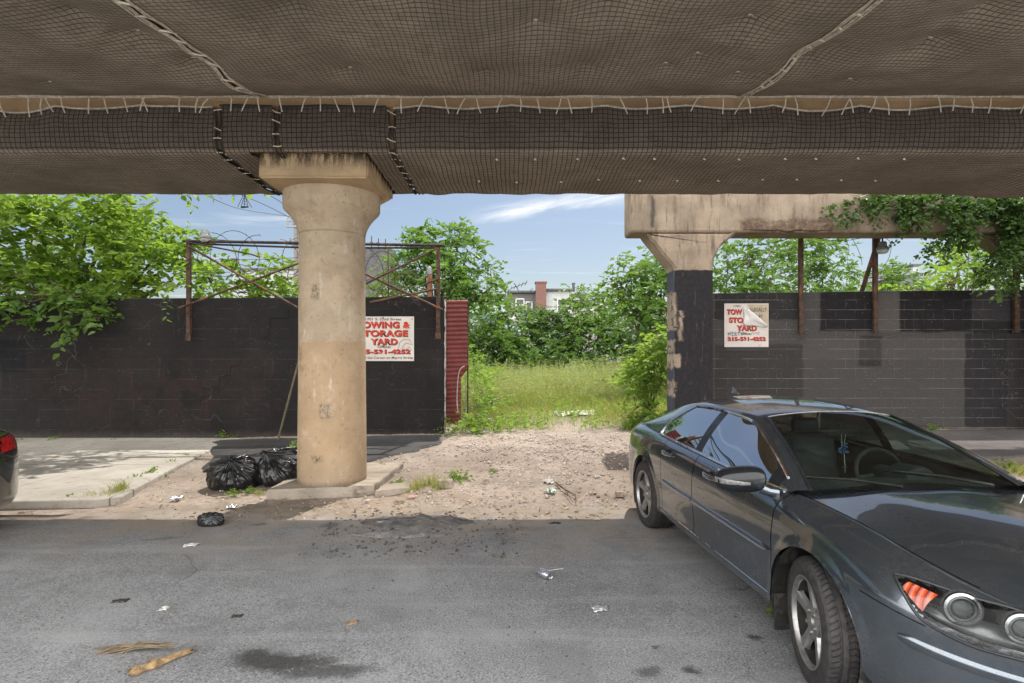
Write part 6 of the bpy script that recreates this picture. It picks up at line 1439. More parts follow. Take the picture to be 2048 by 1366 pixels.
# small tufts at kerbs, walls and slabs: one mesh each kind, copied
def tuft_proto(name, kind, seed):
    rg = np.random.default_rng(seed)
    if kind == 'grass':
        n = 130; pts = np.stack([rg.normal(0, .09, n), rg.normal(0, .045, n), 0 * np.zeros(n)], -1)
        return blades(name, pts, rg.uniform(.04, .15, n), .003 + 0 * pts[:, 0], m_grass, rg, .9, None)
    C = np.stack([rg.normal(0, .07, 22), rg.normal(0, .04, 22), rg.uniform(0, .03, 22)], -1); D = rg.normal(0, .6, (22, 3)) + np.array([0, 0, .8])
    V, F, ti = sprays(C, D, rg, 7, .13, .05, .55, .15, .5); return tri_mesh(name, V, F, ti, m_lf_a)
pg, pw = tuft_proto('grass_tuft', 'grass', 1), tuft_proto('weed_tuft', 'weed', 2)
first = {'g': True, 'w': True}
TU = [('g', 215, 1000, 1.3, 'grass tuft at the kerb corner of the sidewalk'), ('g', 185, 1004, 1.0, 'grass tuft along the sidewalk kerb, left of the kerb corner tuft'), ('w', 140, 1006, .8, 'flat weed on the sidewalk kerb, nearest the grey car'), ('g', 238, 994, 1.1, 'grass tuft just past the end of the sidewalk kerb'),
      ('w', 275, 965, .9, 'weed on the sloping sidewalk edge, lower of two'), ('w', 305, 955, 1.1, 'weed on the sloping sidewalk edge, upper of two'), ('w', 345, 930, .7, 'small weed at the sidewalk edge in the leaf shade'), ('w', 372, 915, .6, 'tiny weed high up the sidewalk edge by the asphalt apron'),
      ('w', 465, 990, .6, 'weed under the left trash bag'), ('w', 500, 985, .6, 'weed between the two trash bags'), ('g', 520, 988, .6, 'grass tuft under the right trash bag'), ('w', 592, 905, 1.5, 'yellow-green weed between the trash bag and the tan column'),
      ('g', 860, 972, 1.5, 'grass tuft left of the concrete chunk'), ('g', 830, 978, 1.2, 'grass tuft on the dirt toward the footing slab'), ('w', 915, 962, 1.2, 'weed right of the concrete chunk'), ('g', 885, 975, 1.1, 'grass tuft just before the concrete chunk'), ('w', 765, 940, .8, 'weed at the back corner of the footing slab'), ('w', 800, 968, .6, 'tiny weed by the broken slab piece'),
      ('w', 105, 888, 1.1, 'weed at the foot of the black wall, leftmost'), ('w', 228, 886, .7, 'weed at the foot of the black wall, second from the left'), ('w', 450, 876, 1.3, 'taller weed at the foot of the black wall near the sidewalk edge'), ('w', 40, 890, 1.0, 'weed at the foot of the black wall right above the grey car'),
      ('g', 2000, 948, 1.6, 'bright grass tuft beyond the sedan windshield, left one'), ('g', 2035, 945, 1.6, 'bright grass tuft beyond the sedan windshield, right one'), ('w', 2015, 940, 1.2, 'weed between the grass tufts beyond the sedan windshield'), ('w', 1553, 1228, .6, 'dry weed at the front mud flap of the sedan'), ('w', 985, 945, .5, 'tiny weed alone on the sunlit gravel'), ('w', 1868, 862, 1.1, 'dark weed at the foot of the grey wall')]
for kd, px, py, s, lab in TU:
    src = pg if kd == 'g' else pw
    o = src if first[kd] else src.copy()
    if not first[kd]: col.objects.link(o)
    first[kd] = False
    p = gpt(px, py, .0 if py > 900 or px > 440 else 0); zz = .085 if (px < 250 and py < 1000 and py > 930) else p.z
    o.location = (p.x, p.y, zz); o.scale = (s, s, s); o.rotation_euler = (0, 0, random.uniform(0, 6.28)); tag(o, lab, 'weed' if kd == 'w' else 'grass tuft', 'tufts along kerbs and slabs')
# ================================================================== far side: boundary wall, houses, poles
t = NT('boundary_concrete'); n1 = t.noise(.5, 7); c = t.mix(t.ramp(n1, .3, .7), (.22, .21, .20), (.32, .31, .30)); v = t.sep(t.warp(.5, .8))
wv = t.noise(.55, 2.2, .5, loc=(3, 0, 2)); ln = t.ramp(t.math('ABSOLUTE', t.math('SUBTRACT', wv, .5)), .006, .014, 1, 0)
bl_ = t.ramp(t.noise(.4, 2, loc=(1, 0, 5)), .52, .56); lf = t.ramp(t.sep(t.tc.outputs['Object'])[0], -2.2, -1.2, 1, 0); c = t.mix(t.math('MULTIPLY', t.math('MULTIPLY', bl_, lf), .7), c, (.05, .12, .19)); c = t.mix(t.math('MULTIPLY', t.math('MULTIPLY', ln, lf), .85), c, (.6, .6, .62))
m_bwall = t.fin(c, .9, 0, t.bump(n1, .3, .03))
mb = MB(); mb.box((3, 36.2, 2.0), (46, .3, 4.3), bev=.03)
for x in np.arange(-18, 24, 3.0): mb.box((x, 36.03, 2.05), (.35, .06, 4.3), bev=.02)
tag(mb.build('boundary_wall', m_bwall, origin=(3, 36.2, 0)), 'grey concrete boundary wall with faded graffiti at the back of the lot', 'wall')
def siding(name, c, pitch=.2):
    t = NT(name); s_ = t.sep(t.tc.outputs['Object']); f = t.math('FRACT', t.math('DIVIDE', t.math('ADD', s_[2], 50.), pitch)); n1 = t.noise(1.2, 6)
    cc = t.mix(t.ramp(n1, .3, .7), tuple(x * .85 for x in c), c); cc = t.mix(t.ramp(f, .0, .14, .8, 0), cc, tuple(x * .45 for x in c)); return t.fin(cc, .6, 0, t.bump(f, .6, .03))
m_sid = siding('white_siding', (.40, .41, .41)); m_mint = siding('mint_siding', (.36, .46, .42)); m_dkst = siding('dark_siding', (.085, .08, .078), .3)
t = NT('chimney_brick'); br = t.n('ShaderNodeTexBrick'); s_ = t.sep(t.tc.outputs['Object']); t.l(t.comb(t.math('ADD', s_[0], s_[1]), s_[2], 0.), br.inputs['Vector']); br.inputs['Scale'].default_value = 1; br.inputs['Brick Width'].default_value = .24; br.inputs['Row Height'].default_value = .09; br.inputs['Mortar Size'].default_value = .012
br.inputs['Color1'].default_value = (.16, .045, .030, 1); br.inputs['Color2'].default_value = (.10, .035, .028, 1); br.inputs['Mortar'].default_value = (.16, .13, .12, 1); m_brick = t.fin(br.outputs[0], .9)
m_roof = simple('tar_roof', (.07, .068, .07), .8, var=.3, scale=3); m_wfr = simple('white_frame', (.62, .62, .6), .5, var=.05, bump=0); m_pane = simple('window_pane', (.03, .035, .04), .06, var=.1, bump=0)
HYY = 50.0
def far_house(name, label, x0, x1, ytop, mat, wins=(), Y=HYY, roofh=3, depth=9):
    a, b_ = P(x0, ytop, Y), P(x1, ytop, Y); root = thing(name, label, 'house', ((a.x + b_.x) / 2, Y, .3), 'row houses beyond the lot')
    mb = MB(); mb.box(((a.x + b_.x) / 2, Y + depth / 2, a.z / 2), (b_.x - a.x - .03, depth, a.z)); mb.build('wall', mat, root)
    mb = MB(); mb.box(((a.x + b_.x) / 2, Y + depth / 2 - .1, a.z + .09), (b_.x - a.x - .02, depth + .4, .2), bev=.03); mb.build('roof', m_roof, root)
    for (wx0, wx1, wy0, wy1) in wins:
        p, q = P(wx0, wy1, Y), P(wx1, wy0, Y); c = (p + q) / 2; mb = MB(); fw = .07
        for dx, dz, sx_, sz_ in ((0, (q.z - p.z) / 2, q.x - p.x + fw, fw), (0, -(q.z - p.z) / 2, q.x - p.x + fw, fw), (-(q.x - p.x) / 2, 0, fw, q.z - p.z), ((q.x - p.x) / 2, 0, fw, q.z - p.z), (0, 0, q.x - p.x, fw * .7)):
            mb.box((c.x + dx, Y - .03, c.z + dz), (sx_, .08, sz_))
        f = mb.build('window', m_wfr, root); mb = MB(); mb.box((c.x, Y - .012, c.z), (q.x - p.x - .04, .02, q.z - p.z - .04)); mb.build('pane', m_pane, f)
    return root
h = far_house('row_house', 'dark sided row house left of the tall brick chimney', 1014, 1071, 586, m_dkst, [(1032, 1048, 598, 622), (1052, 1064, 604, 625)])
h = far_house('row_house', 'white sided row house right of the tall brick chimney', 1092, 1146, 582, m_sid, [(1115, 1133, 599, 622)])
a, b_ = P(1070, 567, HYY - .1), P(1093, 567, HYY - .1); mb = MB(); mb.box(((a.x + b_.x) / 2, HYY - .15, a.z / 2), (b_.x - a.x - .1, .9, a.z)); mb.build('chimney', m_brick, h)
mb = MB(); mb.box(((a.x + b_.x) / 2, HYY - .15, a.z + .06), (b_.x - a.x + .05, 1.02, .14), bev=.02); mb.build('chimney_cap', m_brick, h)
p = P(1147, 581, HYY + .5); mb = MB(); mb.lathe([(.12, -.1), (.12, .55), (.16, .56), (.16, .66)], p, 12); mb.build('vent_stack', m_roof, h)
h3 = far_house('row_house', 'low grey roofed row house behind the light-topped bush', 1147, 1262, 592, m_sid, [(1170, 1186, 602, 620)])
h4 = far_house('row_house', 'mint green sided house showing beside the red gate', 906, 1013, 592, m_mint, [(966, 980, 600, 622)])
h5 = far_house('row_house', 'pale house glimpsed through the pipe frame right of the column', 730, 905, 596, m_sid, [(800, 815, 606, 625)])
mb = MB(); q = [P(748, 597, HYY - 1), P(822, 597, HYY - 1), P(790, 572, HYY - 1), P(770, 572, HYY - 1)]; mb.prism(q, (0, 6, 0)); mb.build('gable_roof', simple('pale_shingle', (.33, .30, .27), .8), h5)
# aerial and dish
mb = MB(); a = P(1040, 586, HYY + .6); mb.tube([a, P(1028, 566, HYY + .6)], .035, 5)
for k in range(5):
    f = k / 4; c = P(1022 + 30 * f, 577 - 11 * f, HYY + .6); mb.tube([c + Vector((-.10, 0, -.22)), c + Vector((.10, 0, .22))], .022, 4)
mb.tube([P(1022, 577, HYY + .6), P(1054, 565, HYY + .6)], .028, 4); mb.tube([P(1058, 583, HYY + .6), P(1066, 577, HYY + .6)], .025, 4)
tag(mb.build('roof_aerial', m_dsteel, origin=a), 'thin television aerial on the dark house roof left of the chimney', 'aerial')
a = P(1162, 590, HYY + .3); r_ = thing('satellite_dish', 'small satellite dish on the roof right of the chimney', 'dish', a)
mb = MB(); mb.tube([a, P(1164, 582, HYY + .3)], .05, 6); mb.tube([P(1160, 588, HYY + .3), P(1172, 574, HYY - .1)], .03, 5); mb.build('mast', m_galv, r_)
mb = MB(); mb.lathe([(.0, .0), (.2, .025), (.34, .08), (.42, .14)], (0, 0, 0), 24, 'Y', caps=False); rq = Matrix.Rotation(R(40), 3, 'Z') @ Matrix.Rotation(R(-25), 3, 'X'); c = P(1165, 578, HYY + .2); mb.V = [tuple(rq @ Vector(v_) + c) for v_ in mb.V]; o = mb.build('reflector', m_galv, r_, smooth=True)
# distant blocks
def block(name, label, x0, x1, ytop, Y, c, dep=10):
    a, b_ = P(x0, ytop, Y), P(x1, ytop, Y); root = thing(name, label, 'building', ((a.x + b_.x) / 2, Y, 0)); mb = MB(); mb.box(((a.x + b_.x) / 2, Y + dep / 2, a.z / 2), (b_.x - a.x, dep, a.z)); mb.build('wall', simple(name + '_wall', c, .8, var=.15, scale=.5), root)
    mb = MB(); mb.box(((a.x + b_.x) / 2, Y + dep / 2, a.z + .1), (b_.x - a.x + .3, dep + .3, .3), bev=.04); mb.build('roof', m_roof, root); return root
bk = block('far_building', 'grey flat building far off behind the sapling in the pipe frame', 465, 640, 540, 75, (.28, .28, .31))
mb = MB(); mb.lathe([(.3, 0), (.3, 1.2), (.45, 1.2), (.45, 1.5)], P(468, 540, 76), 10); mb.build('chimney', m_roof, bk)
bk = block('far_building', 'pale building far off right of the smaller distant tree', 1826, 1838, 532, 70, (.33, .35, .37)); block('far_building', 'low grey building far off behind the bright yellow-green bush', 1838, 1862, 550, 68, (.22, .23, .25))
# utility pole with crossarms; pale street pole
c = P(592, 700, 42); root = thing('utility_pole', 'wooden utility pole with two crossarms just left of the column', 'pole', (c.x, 42, 0)); zt = P(592, 437, 42).z
m_pole = simple('pole_wood', (.16, .14, .125), .9, var=.25, scale=5)
mb = MB(); mb.lathe([(.2, 0), (.15, zt)], (c.x, 42, 0), 12); mb.build('pole', m_pole, root, smooth=True)
for py in (443, 454):
    z = P(592, py, 42).z; mb = MB(); mb.box((c.x, 41.84, z), (1.3, .12, .14), bev=.02)
    for dx in (-.55, -.2, .2, .55): mb.lathe([(.05, 0), (.06, .12), (.03, .2)], (c.x + dx, 41.84, z + .07), 8)
    mb.build('crossarm', m_galv, root)
z = P(592, 488, 42).z; mb = MB(); mb.box((c.x - .1, 41.84, z), (1.0, .12, .16), bev=.02)
for dx in (-.35, .35): mb.tube([(c.x + dx, 41.8, z), (c.x + dx - .05, 41.8, z + .25), (c.x + dx, 41.8, z + .4)], .05, 6)
mb.build('crossarm', m_pole, root)
c = P(67, 700, 17.5); root = thing('street_pole', 'pale grey street pole rising through the big light green tree', 'pole', (c.x, 17.5, 0)); mb = MB(); mb.lathe([(.14, 0), (.075, 7.2)], (c.x, 17.5, 0), 12); mb.build('pole', m_galv, root, smooth=True)
for i, ((xa, ya), (xm, ym), (xb, yb), lab) in enumerate((((380, 372), (470, 415), (588, 434), 'lowest overhead wire left of the column'), ((440, 372), (530, 410), (588, 440), 'middle overhead wire left of the column'), ((490, 372), (560, 403), (588, 443), 'uppermost overhead wire left of the column'))):
    wire('overhead_wire', lab, [P(xa, ya, 34), P(xm, ym, 38), P(xb, yb, 41.8)], .022)
for ya, yb, lab in ((617, 598, 'upper service wire sagging in front of the chimney'), (600, 622, 'lower service wire sagging in front of the chimney')):
    wire('overhead_wire', lab, [P(1048, ya, 46), P(1120, (ya + yb) / 2 + 4, 44), P(1240, yb - 20, 42)], .018)
for k, (px, yt) in enumerate(((743, 472), (757, 477), (771, 478))):
    mb = MB(); mb.tube([P(px, 500, 60), P(px, yt, 60)], .05, 5); mb.tube([P(px - 4, 484 + k, 60), P(px + 3, 485 + k, 60)], .04, 4); tag(mb.build('roof_mast', m_dsteel, origin=P(px, 500, 60)), ('thin mast just right of the column', 'thin mast between its two neighbours', 'thin mast of three, farthest from the column')[k], 'mast', 'masts on the skyline')
mb = MB(); mb.box(tuple(P(757, 560, 62)), (3.2, 3, 6.4)); tag(mb.build('far_building', m_roof, origin=P(757, 640, 62)), 'dark block carrying three thin masts right of the column', 'building')

# ================================================================== rubbish and litter
t = NT('bag_plastic'); n1 = t.noise(5, 6, .6, dist=.6); n2 = t.noise(22, 5, .6, stretch=(1, 1, .5))
m_bag = t.fin((.012, .012, .013), t.ramp(n1, .3, .7, .22, .38), 0, t.bump(n2, .25, .006), .55)
def trash_bag(name, label, c, r, knot, seed, group='filled trash bags by the column', lean=(38, 0), nr=72, na=220):
    """slumped bag with pleats that gather into a tied neck"""
    rr = random.Random(seed); V = []; lean = knot
    Rt = Matrix.Rotation(R(lean[1]), 3, 'Y') @ Matrix.Rotation(R(lean[0]), 3, 'X')
    for i in range(nr + 1):
        f = i / nr; th = math.pi * (1 - f)                      # f = 1 at the tied neck
        for j in range(na):
            a = 2 * math.pi * j / na; q = Vector((math.cos(a) * math.sin(th), math.sin(a) * math.sin(th), math.cos(th)))
            aw = a + .35 * noise.noise(Vector((math.cos(a) * 2, math.sin(a) * 2, seed))) + .10 * noise.noise(Vector((math.cos(a) * 5, math.sin(a) * 5, seed + f * 2)))
            g = max(0, min(1, (f - .36) / .34)); near = max(0, (f - .86) / .14)
            r1 = 1 - abs(math.sin(aw * 6.5 + seed)) ** .55; r2 = 1 - abs(math.sin(aw * 14.5 + 2 * f + seed)) ** .6; r3 = 1 - abs(math.sin(aw * 27 + 3 * noise.noise(Vector((a, f * 3, seed)))))
            k = 1 + .13 * noise.noise(q * 1.5 + Vector((seed, 0, 0))) + .06 * noise.noise(q * 4 + Vector((0, seed, 0))) + .045 * abs(noise.noise(q * 7 + Vector((1, seed * 2, 0)))) * (1 - .5 * g)
            k += g * (.17 * (r1 - .35) + .09 * (r2 - .4) + .035 * r3) * (1 - .4 * near)
            k *= 1 - .16 * g * (1 - near) * max(0, f - .6) / .3
            v = q * k
            if near: v = Vector((v.x * (1 - .25 * near), v.y * (1 - .25 * near), v.z + .16 * near ** 2))
            v = Rt @ v; z = v.z
            if z < -.55: z = -.55 + (z + .55) * .12
            V.append((c[0] + v.x * r[0], c[1] + v.y * r[1], c[2] + (z + .60) * r[2]))
    F = [(i * na + j, i * na + (j + 1) % na, (i + 1) * na + (j + 1) % na, (i + 1) * na + j) for i in range(nr) for j in range(na)]
    root = thing(name, label, 'trash bag', c, group); mesh_obj('sack', V, F, m_bag, root, smooth=True)
    top = Vector(np.mean(np.array(V[-na * 2:-na]), 0)); mb = MB()
    for k in range(9):
        d = (Rt @ Vector((rr.uniform(-.8, .8), rr.uniform(-.8, .8), rr.uniform(.3, 1.2)))).normalized(); l_ = r[0] * rr.uniform(.12, .26); s_ = d.cross(Vector((0, 0, 1))).normalized() * r[0] * .09
        mb.add([top - s_ * .4, top + s_ * .4, top + d * l_ * .6 + s_, top + d * l_ + Vector((0, 0, -.01)), top + d * l_ * .6 - s_], [(0, 1, 2, 4), (2, 3, 4)])
    o = mb.build('tied_neck', m_bag, root, smooth=True); s_ = o.modifiers.new('s', 'SOLIDIFY'); s_.thickness = .004
    return root
p1 = gpt(452, 982); p2 = gpt(548, 976)
trash_bag('trash_bag', 'lower left black trash bag of the pair beside the tan column', (p1.x, p1.y + .22, p1.z), (.335, .30, .262), (34, 8), 3)
trash_bag('trash_bag', 'higher black trash bag leaning against the tan column', (p2.x - .0, p2.y + .26, p2.z), (.35, .30, .30), (30, -26), 8)
p = gpt(416, 1055); trash_bag('trash_bag', 'small flattened black plastic bag lying on the road', (p.x, p.y + .05, .008), (.135, .085, .085), (40, 10), 15, None, nr=40, na=90)
m_chunk = simple('chunk_concrete', (.30, .25, .20), .95, var=.35, scale=12, bump=.9, bscale=40, bd=.01)
def rock(name, label, c, r, seed, mat, cat='stone', group=None, sub=3):
    bm = bmesh.new(); bmesh.ops.create_icosphere(bm, subdivisions=sub, radius=1)
    for v in bm.verts:
        q = v.co.copy(); k = 1 + .35 * noise.noise(q * 1.3 + Vector((seed, 0, 0))) + .12 * noise.noise(q * 4 + Vector((0, seed, 0))); v.co = Vector((max(-.75, min(.78, q.x * k)) * r[0], max(-.72, min(.8, q.y * k)) * r[1], max(-.4, min(.6, q.z * k)) * r[2] + .35 * r[2]))
    V = [v.co + Vector(c) for v in bm.verts]; bm.verts.index_update(); F = [[v.index for v in f.verts] for f in bm.faces]; bm.free(); o = mesh_obj(name, V, F, mat, origin=c); return tag(o, label, cat, group)
rock('concrete_chunk', 'chunk of broken concrete in the weeds right of the column', gpt(891, 975), (.13, .10, .11), 3, m_chunk, 'rubble')
rock('concrete_chunk', 'small chunk of concrete on the dirt near the sedan', gpt(1240, 992), (.07, .06, .06), 6, m_chunk, 'rubble'); rock('concrete_chunk', 'pale chunk standing on the dirt right of the weedy chunk', gpt(972, 968), (.045, .05, .075), 9, m_chunk, 'rubble')
rock('concrete_chunk', 'low lump of concrete in the grass by the red gate', gpt(975, 848), (.2, .15, .13), 12, m_chunk, 'rubble')
m_tar = simple('broken_asphalt', (.115, .110, .105), .95, var=.4, scale=14, bump=1., bscale=45, bd=.02, stain=((.14, .125, .11), 5, .5, .65))
def mound(name, label, px, py, rx, ry, h, seed, crescent=False):
    c = G(px, py); n = 30; m = 96; V = []
    for i in range(n + 1):
        f = i / n
        for j in range(m):
            a = 2 * math.pi * j / m; rad = f * (1 + .16 * noise.noise(Vector((math.cos(a) * 1.3, math.sin(a) * 1.3, seed))) + .10 * noise.noise(Vector((math.cos(a) * 5, math.sin(a) * 5, seed)))) 
            x, y = math.cos(a) * rad * rx, math.sin(a) * rad * ry
            if crescent: y += -.35 * ry * (1 - (x / rx) ** 2) * 1.2 + .1
            z = h * (1 - f ** 2.2) * (.75 + .9 * noise.noise(Vector((x * 6, y * 6, seed))) + .4 * noise.noise(Vector((x * 22, y * 22, seed)))); V.append((c.x + x, c.y + y, .012 + max(-.01, z) - (.02 if i == n else 0)))
    F = [(i * m + j, i * m + (j + 1) % m, (i + 1) * m + (j + 1) % m, (i + 1) * m + j) for i in range(n) for j in range(m)]
    o = mesh_obj(name, V, F, m_tar, origin=c, smooth=True); tag(o, label, 'rubble'); return o
mound('asphalt_heap', 'low heap of crumbled asphalt across the road before the column', 835, 1046, .62, .24, .05, 3)
m_tar = simple('grey_patch', (.17, .166, .162), .95, var=.3, scale=14, bump=.9, bscale=45, bd=.02)
mound('asphalt_patch', 'thin crescent of broken asphalt on the road before the heap', 795, 1076, .52, .085, .022, 7, True)
# loose stones: too many to count
def pebbles(name, N, area, size, mat, seed, on_road=False):
    rg = np.random.default_rng(seed); X = rg.uniform(area[0], area[1], N); Y = rg.uniform(area[2], area[3], N)
    k = fbm(X, Y, 1.1, seed) + rg.uniform(-.5, .6, N) > 0; X, Y = X[k], Y[k]; N = len(X)
    Z = (.012 if on_road else gz(X, Y) + .006) + 0 * X
    base = np.array([(1, 0, 0), (-1, 0, 0), (0, 1, 0), (0, -1, 0), (0, 0, .8), (0, 0, -.6), (.6, .6, .3), (-.6, .5, .35)]); s = size * rg.uniform(.35, 1, (N, 1)) ** 2.2
    q = base[None] * (s * rg.uniform(.6, 1.3, (N, 3)))[:, None] + rg.normal(0, .12, (N, 8, 3)) * s[:, None]
    a = rg.uniform(0, 6.28, N); ca, sa = np.cos(a)[:, None], np.sin(a)[:, None]; q = np.stack([q[..., 0] * ca - q[..., 1] * sa, q[..., 0] * sa + q[..., 1] * ca, q[..., 2]], -1)
    V = (q + np.stack([X, Y, Z], -1)[:, None]).reshape(-1, 3); f = np.array([(4, 6, 2), (4, 0, 6), (0, 2, 6), (4, 2, 7), (4, 7, 1), (7, 2, 1), (4, 1, 3), (4, 3, 0), (5, 2, 0), (5, 1, 2), (5, 3, 1), (5, 0, 3)])
    F = (np.arange(N) * 8)[:, None, None] + f[None]; o = tri_mesh(name, V, F.reshape(-1, 3), np.repeat(rg.uniform(0, 1, N), 8), mat); tag(o, kind='stuff'); return o
def peb_mat(name, a, b_):
    t = NT(name); at = t.n('ShaderNodeAttribute', attribute_name='tint'); return t.fin(t.mix(at.outputs['Fac'], a, b_), .9)
pebbles('gravel', 14000, (-6, 6.5, 6.6, 12.6), .017, peb_mat('gravel_stone', (.26, .22, .185), (.60, .54, .47)), 3)
pebbles('gravel', 1800, (-2.2, 3.6, 6.8, 11), .032, peb_mat('brick_gravel', (.26, .20, .16), (.50, .42, .35)), 7)
pebbles('road_grit', 4200, (-6.5, 5, 2.6, 6.7), .011, peb_mat('grit', (.03, .028, .026), (.20, .18, .17)), 9, True)
pebbles('asphalt_crumbs', 1300, (-1.9, .1, 4.95, 6.4), .020, peb_mat('crumb', (.035, .032, .03), (.12, .11, .10)), 11, True)
pebbles('rubble', 2600, (-.8, 3.4, 7.6, 11.4), .032, peb_mat('pale_rubble', (.28, .24, .20), (.52, .46, .40)), 23)
rgl = np.random.default_rng(31); nl = 1500; Xl = rgl.uniform(-7, 4.5, nl); Yl = 6.05 + np.abs(rgl.normal(0, .7, nl)); kl = fbm(Xl, Yl, 1.4, 33) + rgl.uniform(-.3, .5, nl) > .05; Xl, Yl = Xl[kl], Yl[kl]
Zl = gz(Xl, Yl) + np.where(Yl < 6.9, .020, .022); Cl = np.stack([Xl, Yl, Zl], -1); Dl = rgl.normal(0, 1, (len(Xl), 3)) * np.array([1, 1, .05])
Vl, Fl_, tl = sprays(Cl, Dl, rgl, 1, .02, .06, .55, 0, 3.); o = tri_mesh('leaf_litter', Vl, Fl_, tl, peb_mat('dead_leaf_bits', (.16, .10, .05), (.42, .34, .22))); tag(o, kind='stuff')
# single pieces of litter
m_foil = simple('crumpled_foil', (.62, .63, .66), .3, .7, var=.15, scale=20, bump=.5, bscale=50); m_paper = simple('paper_scrap', (.46, .44, .41), .8, var=.12, scale=20, bump=.1); m_brown = simple('brown_scrap', (.22, .15, .09), .9, var=.3, scale=20); m_dleaf = simple('dark_scrap', (.03, .026, .022), .9, var=.3)
def scrap(name, label, px, py, w_, d_, h_, mat, seed, cat='litter'):
    p = gpt(px, py); z0 = p.z + (.016 if p.y < 6.6 else .012); n = 9; V = []
    for i in range(n):
        for j in range(n):
            u, v = i / (n - 1) - .5, j / (n - 1) - .5; a = noise.noise(Vector((u * 4, v * 4, seed))); b2 = noise.noise(Vector((u * 9, v * 9, seed + 3)))
            V.append((p.x + u * w_ * (1 + .35 * a), p.y + v * d_ * (1 + .35 * b2) + .2 * u * d_, z0 + h_ * (.35 + .8 * a + .4 * b2) * (1 - 1.2 * (u * u + v * v))))
    o = mesh_obj(name, V, grid_faces(n, n), mat, origin=p); s_ = o.modifiers.new('s', 'SOLIDIFY'); s_.thickness = .003; return tag(o, label, cat, 'scattered litter')
LT = [('crushed_cup', 'pale green crushed plastic cup on the dirt below the forked twig', 1102, 986, .12, .09, .08, simple('green_plastic', (.32, .50, .42), .3, var=.1)), ('paper_scrap', 'dull white carton lying on the gravel beside the crushed cup', 1096, 966, .13, .09, .09, m_paper), ('crumpled_foil', 'crumpled silver wrapper on the dirt left of the trash bags', 353, 1000, .10, .09, .08, m_foil), ('crumpled_foil', 'crumpled grey wrapper at the shade edge below the trash bags', 463, 1019, .10, .07, .06, m_foil), ('paper_scrap', 'white twisted paper scrap on the road below the small black bag', 382, 1095, .11, .08, .03, m_paper),
      ('paper_scrap', 'small pale scrap on the left of the road', 327, 1223, .06, .05, .02, m_paper), ('paper_scrap', 'pale leaf-like scrap in the middle of the near road', 704, 1251, .075, .05, .02, m_brown), ('flattened_can', 'flattened dull can on the road near the sedan front wheel', 1201, 1223, .11, .07, .03, m_foil), ('paper_scrap', 'white scrap on the asphalt heap', 765, 1049, .10, .05, .03, m_paper),
      ('dead_leaf', 'dark dead leaf on the road left of the heap', 240, 1208, .10, .06, .02, m_dleaf), ('dead_leaf', 'dark dead leaf lying mid road left', 474, 1238, .07, .04, .02, m_dleaf), ('paper_scrap', 'white scrap at the kerb below the sidewalk, left piece', 80, 1012, .12, .07, .03, m_paper), ('paper_scrap', 'white scrap at the kerb below the sidewalk, right piece', 165, 1008, .13, .06, .04, m_paper), ('brown_scrap', 'brown torn paper on the dirt below the kerb', 50, 1028, .13, .06, .02, m_brown),
      ('paper_scrap', 'pale scrap on the gravel between column and sedan', 1100, 968, .10, .07, .05, m_paper), ('paper_scrap', 'pinkish scrap by the weeds right of the column', 825, 995, .12, .06, .03, simple('pink_scrap', (.5, .3, .24), .8)), ('paper_scrap', 'small white scrap on the gravel before the sedan tail', 1195, 955, .08, .05, .03, m_paper), ('brown_scrap', 'brown leaf on the dirt by the broken slab', 800, 1005, .10, .05, .02, m_brown), ('paper_scrap', 'small white scrap by the footing slab front', 735, 1003, .07, .04, .02, m_paper), ('dead_leaf', 'dark twig-like leaf on the road right of the heap', 1110, 1050, .12, .03, .02, m_dleaf)]
for i, (n_, lab, px, py, w_, d_, h_, mt) in enumerate(LT): scrap(n_, lab, px, py, w_, d_, h_, mt, i * 3.7)
scrap('foam_sheet', 'dirty white sheet lying in the grass of the lot', 1150, 829, 1.0, .9, .12, m_paper, 91, 'sheet'); scrap('foam_sheet', 'small white sheet piece in the grass right of the large one', 1185, 827, .35, .4, .1, m_paper, 93, 'sheet'); scrap('plank', 'pinkish board tilted in the grass by the pier shrub', 1232, 803, .38, .5, .22, simple('pink_board', (.55, .42, .34), .8), 95, 'board')
# drink can, paper roll, stalks, twig
p = G(1076, 1152); q = G(1105, 1166); mid = (p + q) / 2; root = thing('drink_can', 'silver drink can lying on its side in the middle of the road', 'can', (mid.x, mid.y, .012)); d = (q - p).normalized()
mb = MB(); mb.lathe([(.0, -.055), (.022, -.055), (.026, -.060), (.032, -.050), (.033, -.045), (.033, .045), (.026, .056)], (0, 0, 0), 24, 'X', caps=False); rq = Vector((1, 0, 0)).rotation_difference(d)
mb.V = [tuple(rq @ Vector(v_) + Vector((mid.x, mid.y, .045))) for v_ in mb.V]; mb.build('body', simple('can_print', (.45, .46, .50), .3, .8, var=.3, scale=30, stain=((.10, .14, .30), 25, .55, .6)), root, smooth=True)
mb = MB(); mb.lathe([(.026, .056), (.0265, .060), (.024, .058), (.0, .057)], (0, 0, 0), 24, 'X', caps=False); mb.V = [tuple(rq @ Vector(v_) + Vector((mid.x, mid.y, .045))) for v_ in mb.V]; mb.build('lid', m_chrome, root, smooth=True)
mb = MB(); mb.tube([G(1083, 1143, .02), G(1105, 1140, .025), G(1126, 1137, .02)], .003, 4); tag(mb.build('drinking_straw', m_paper, origin=G(1105, 1140)), 'thin pale straw lying just behind the drink can', 'straw')
V = []; n, m = 44, 16; a, b_ = G(262, 1347, .03), G(384, 1300, .03); t_ = (b_ - a).normalized(); s_ = Vector((-t_.y, t_.x, 0))
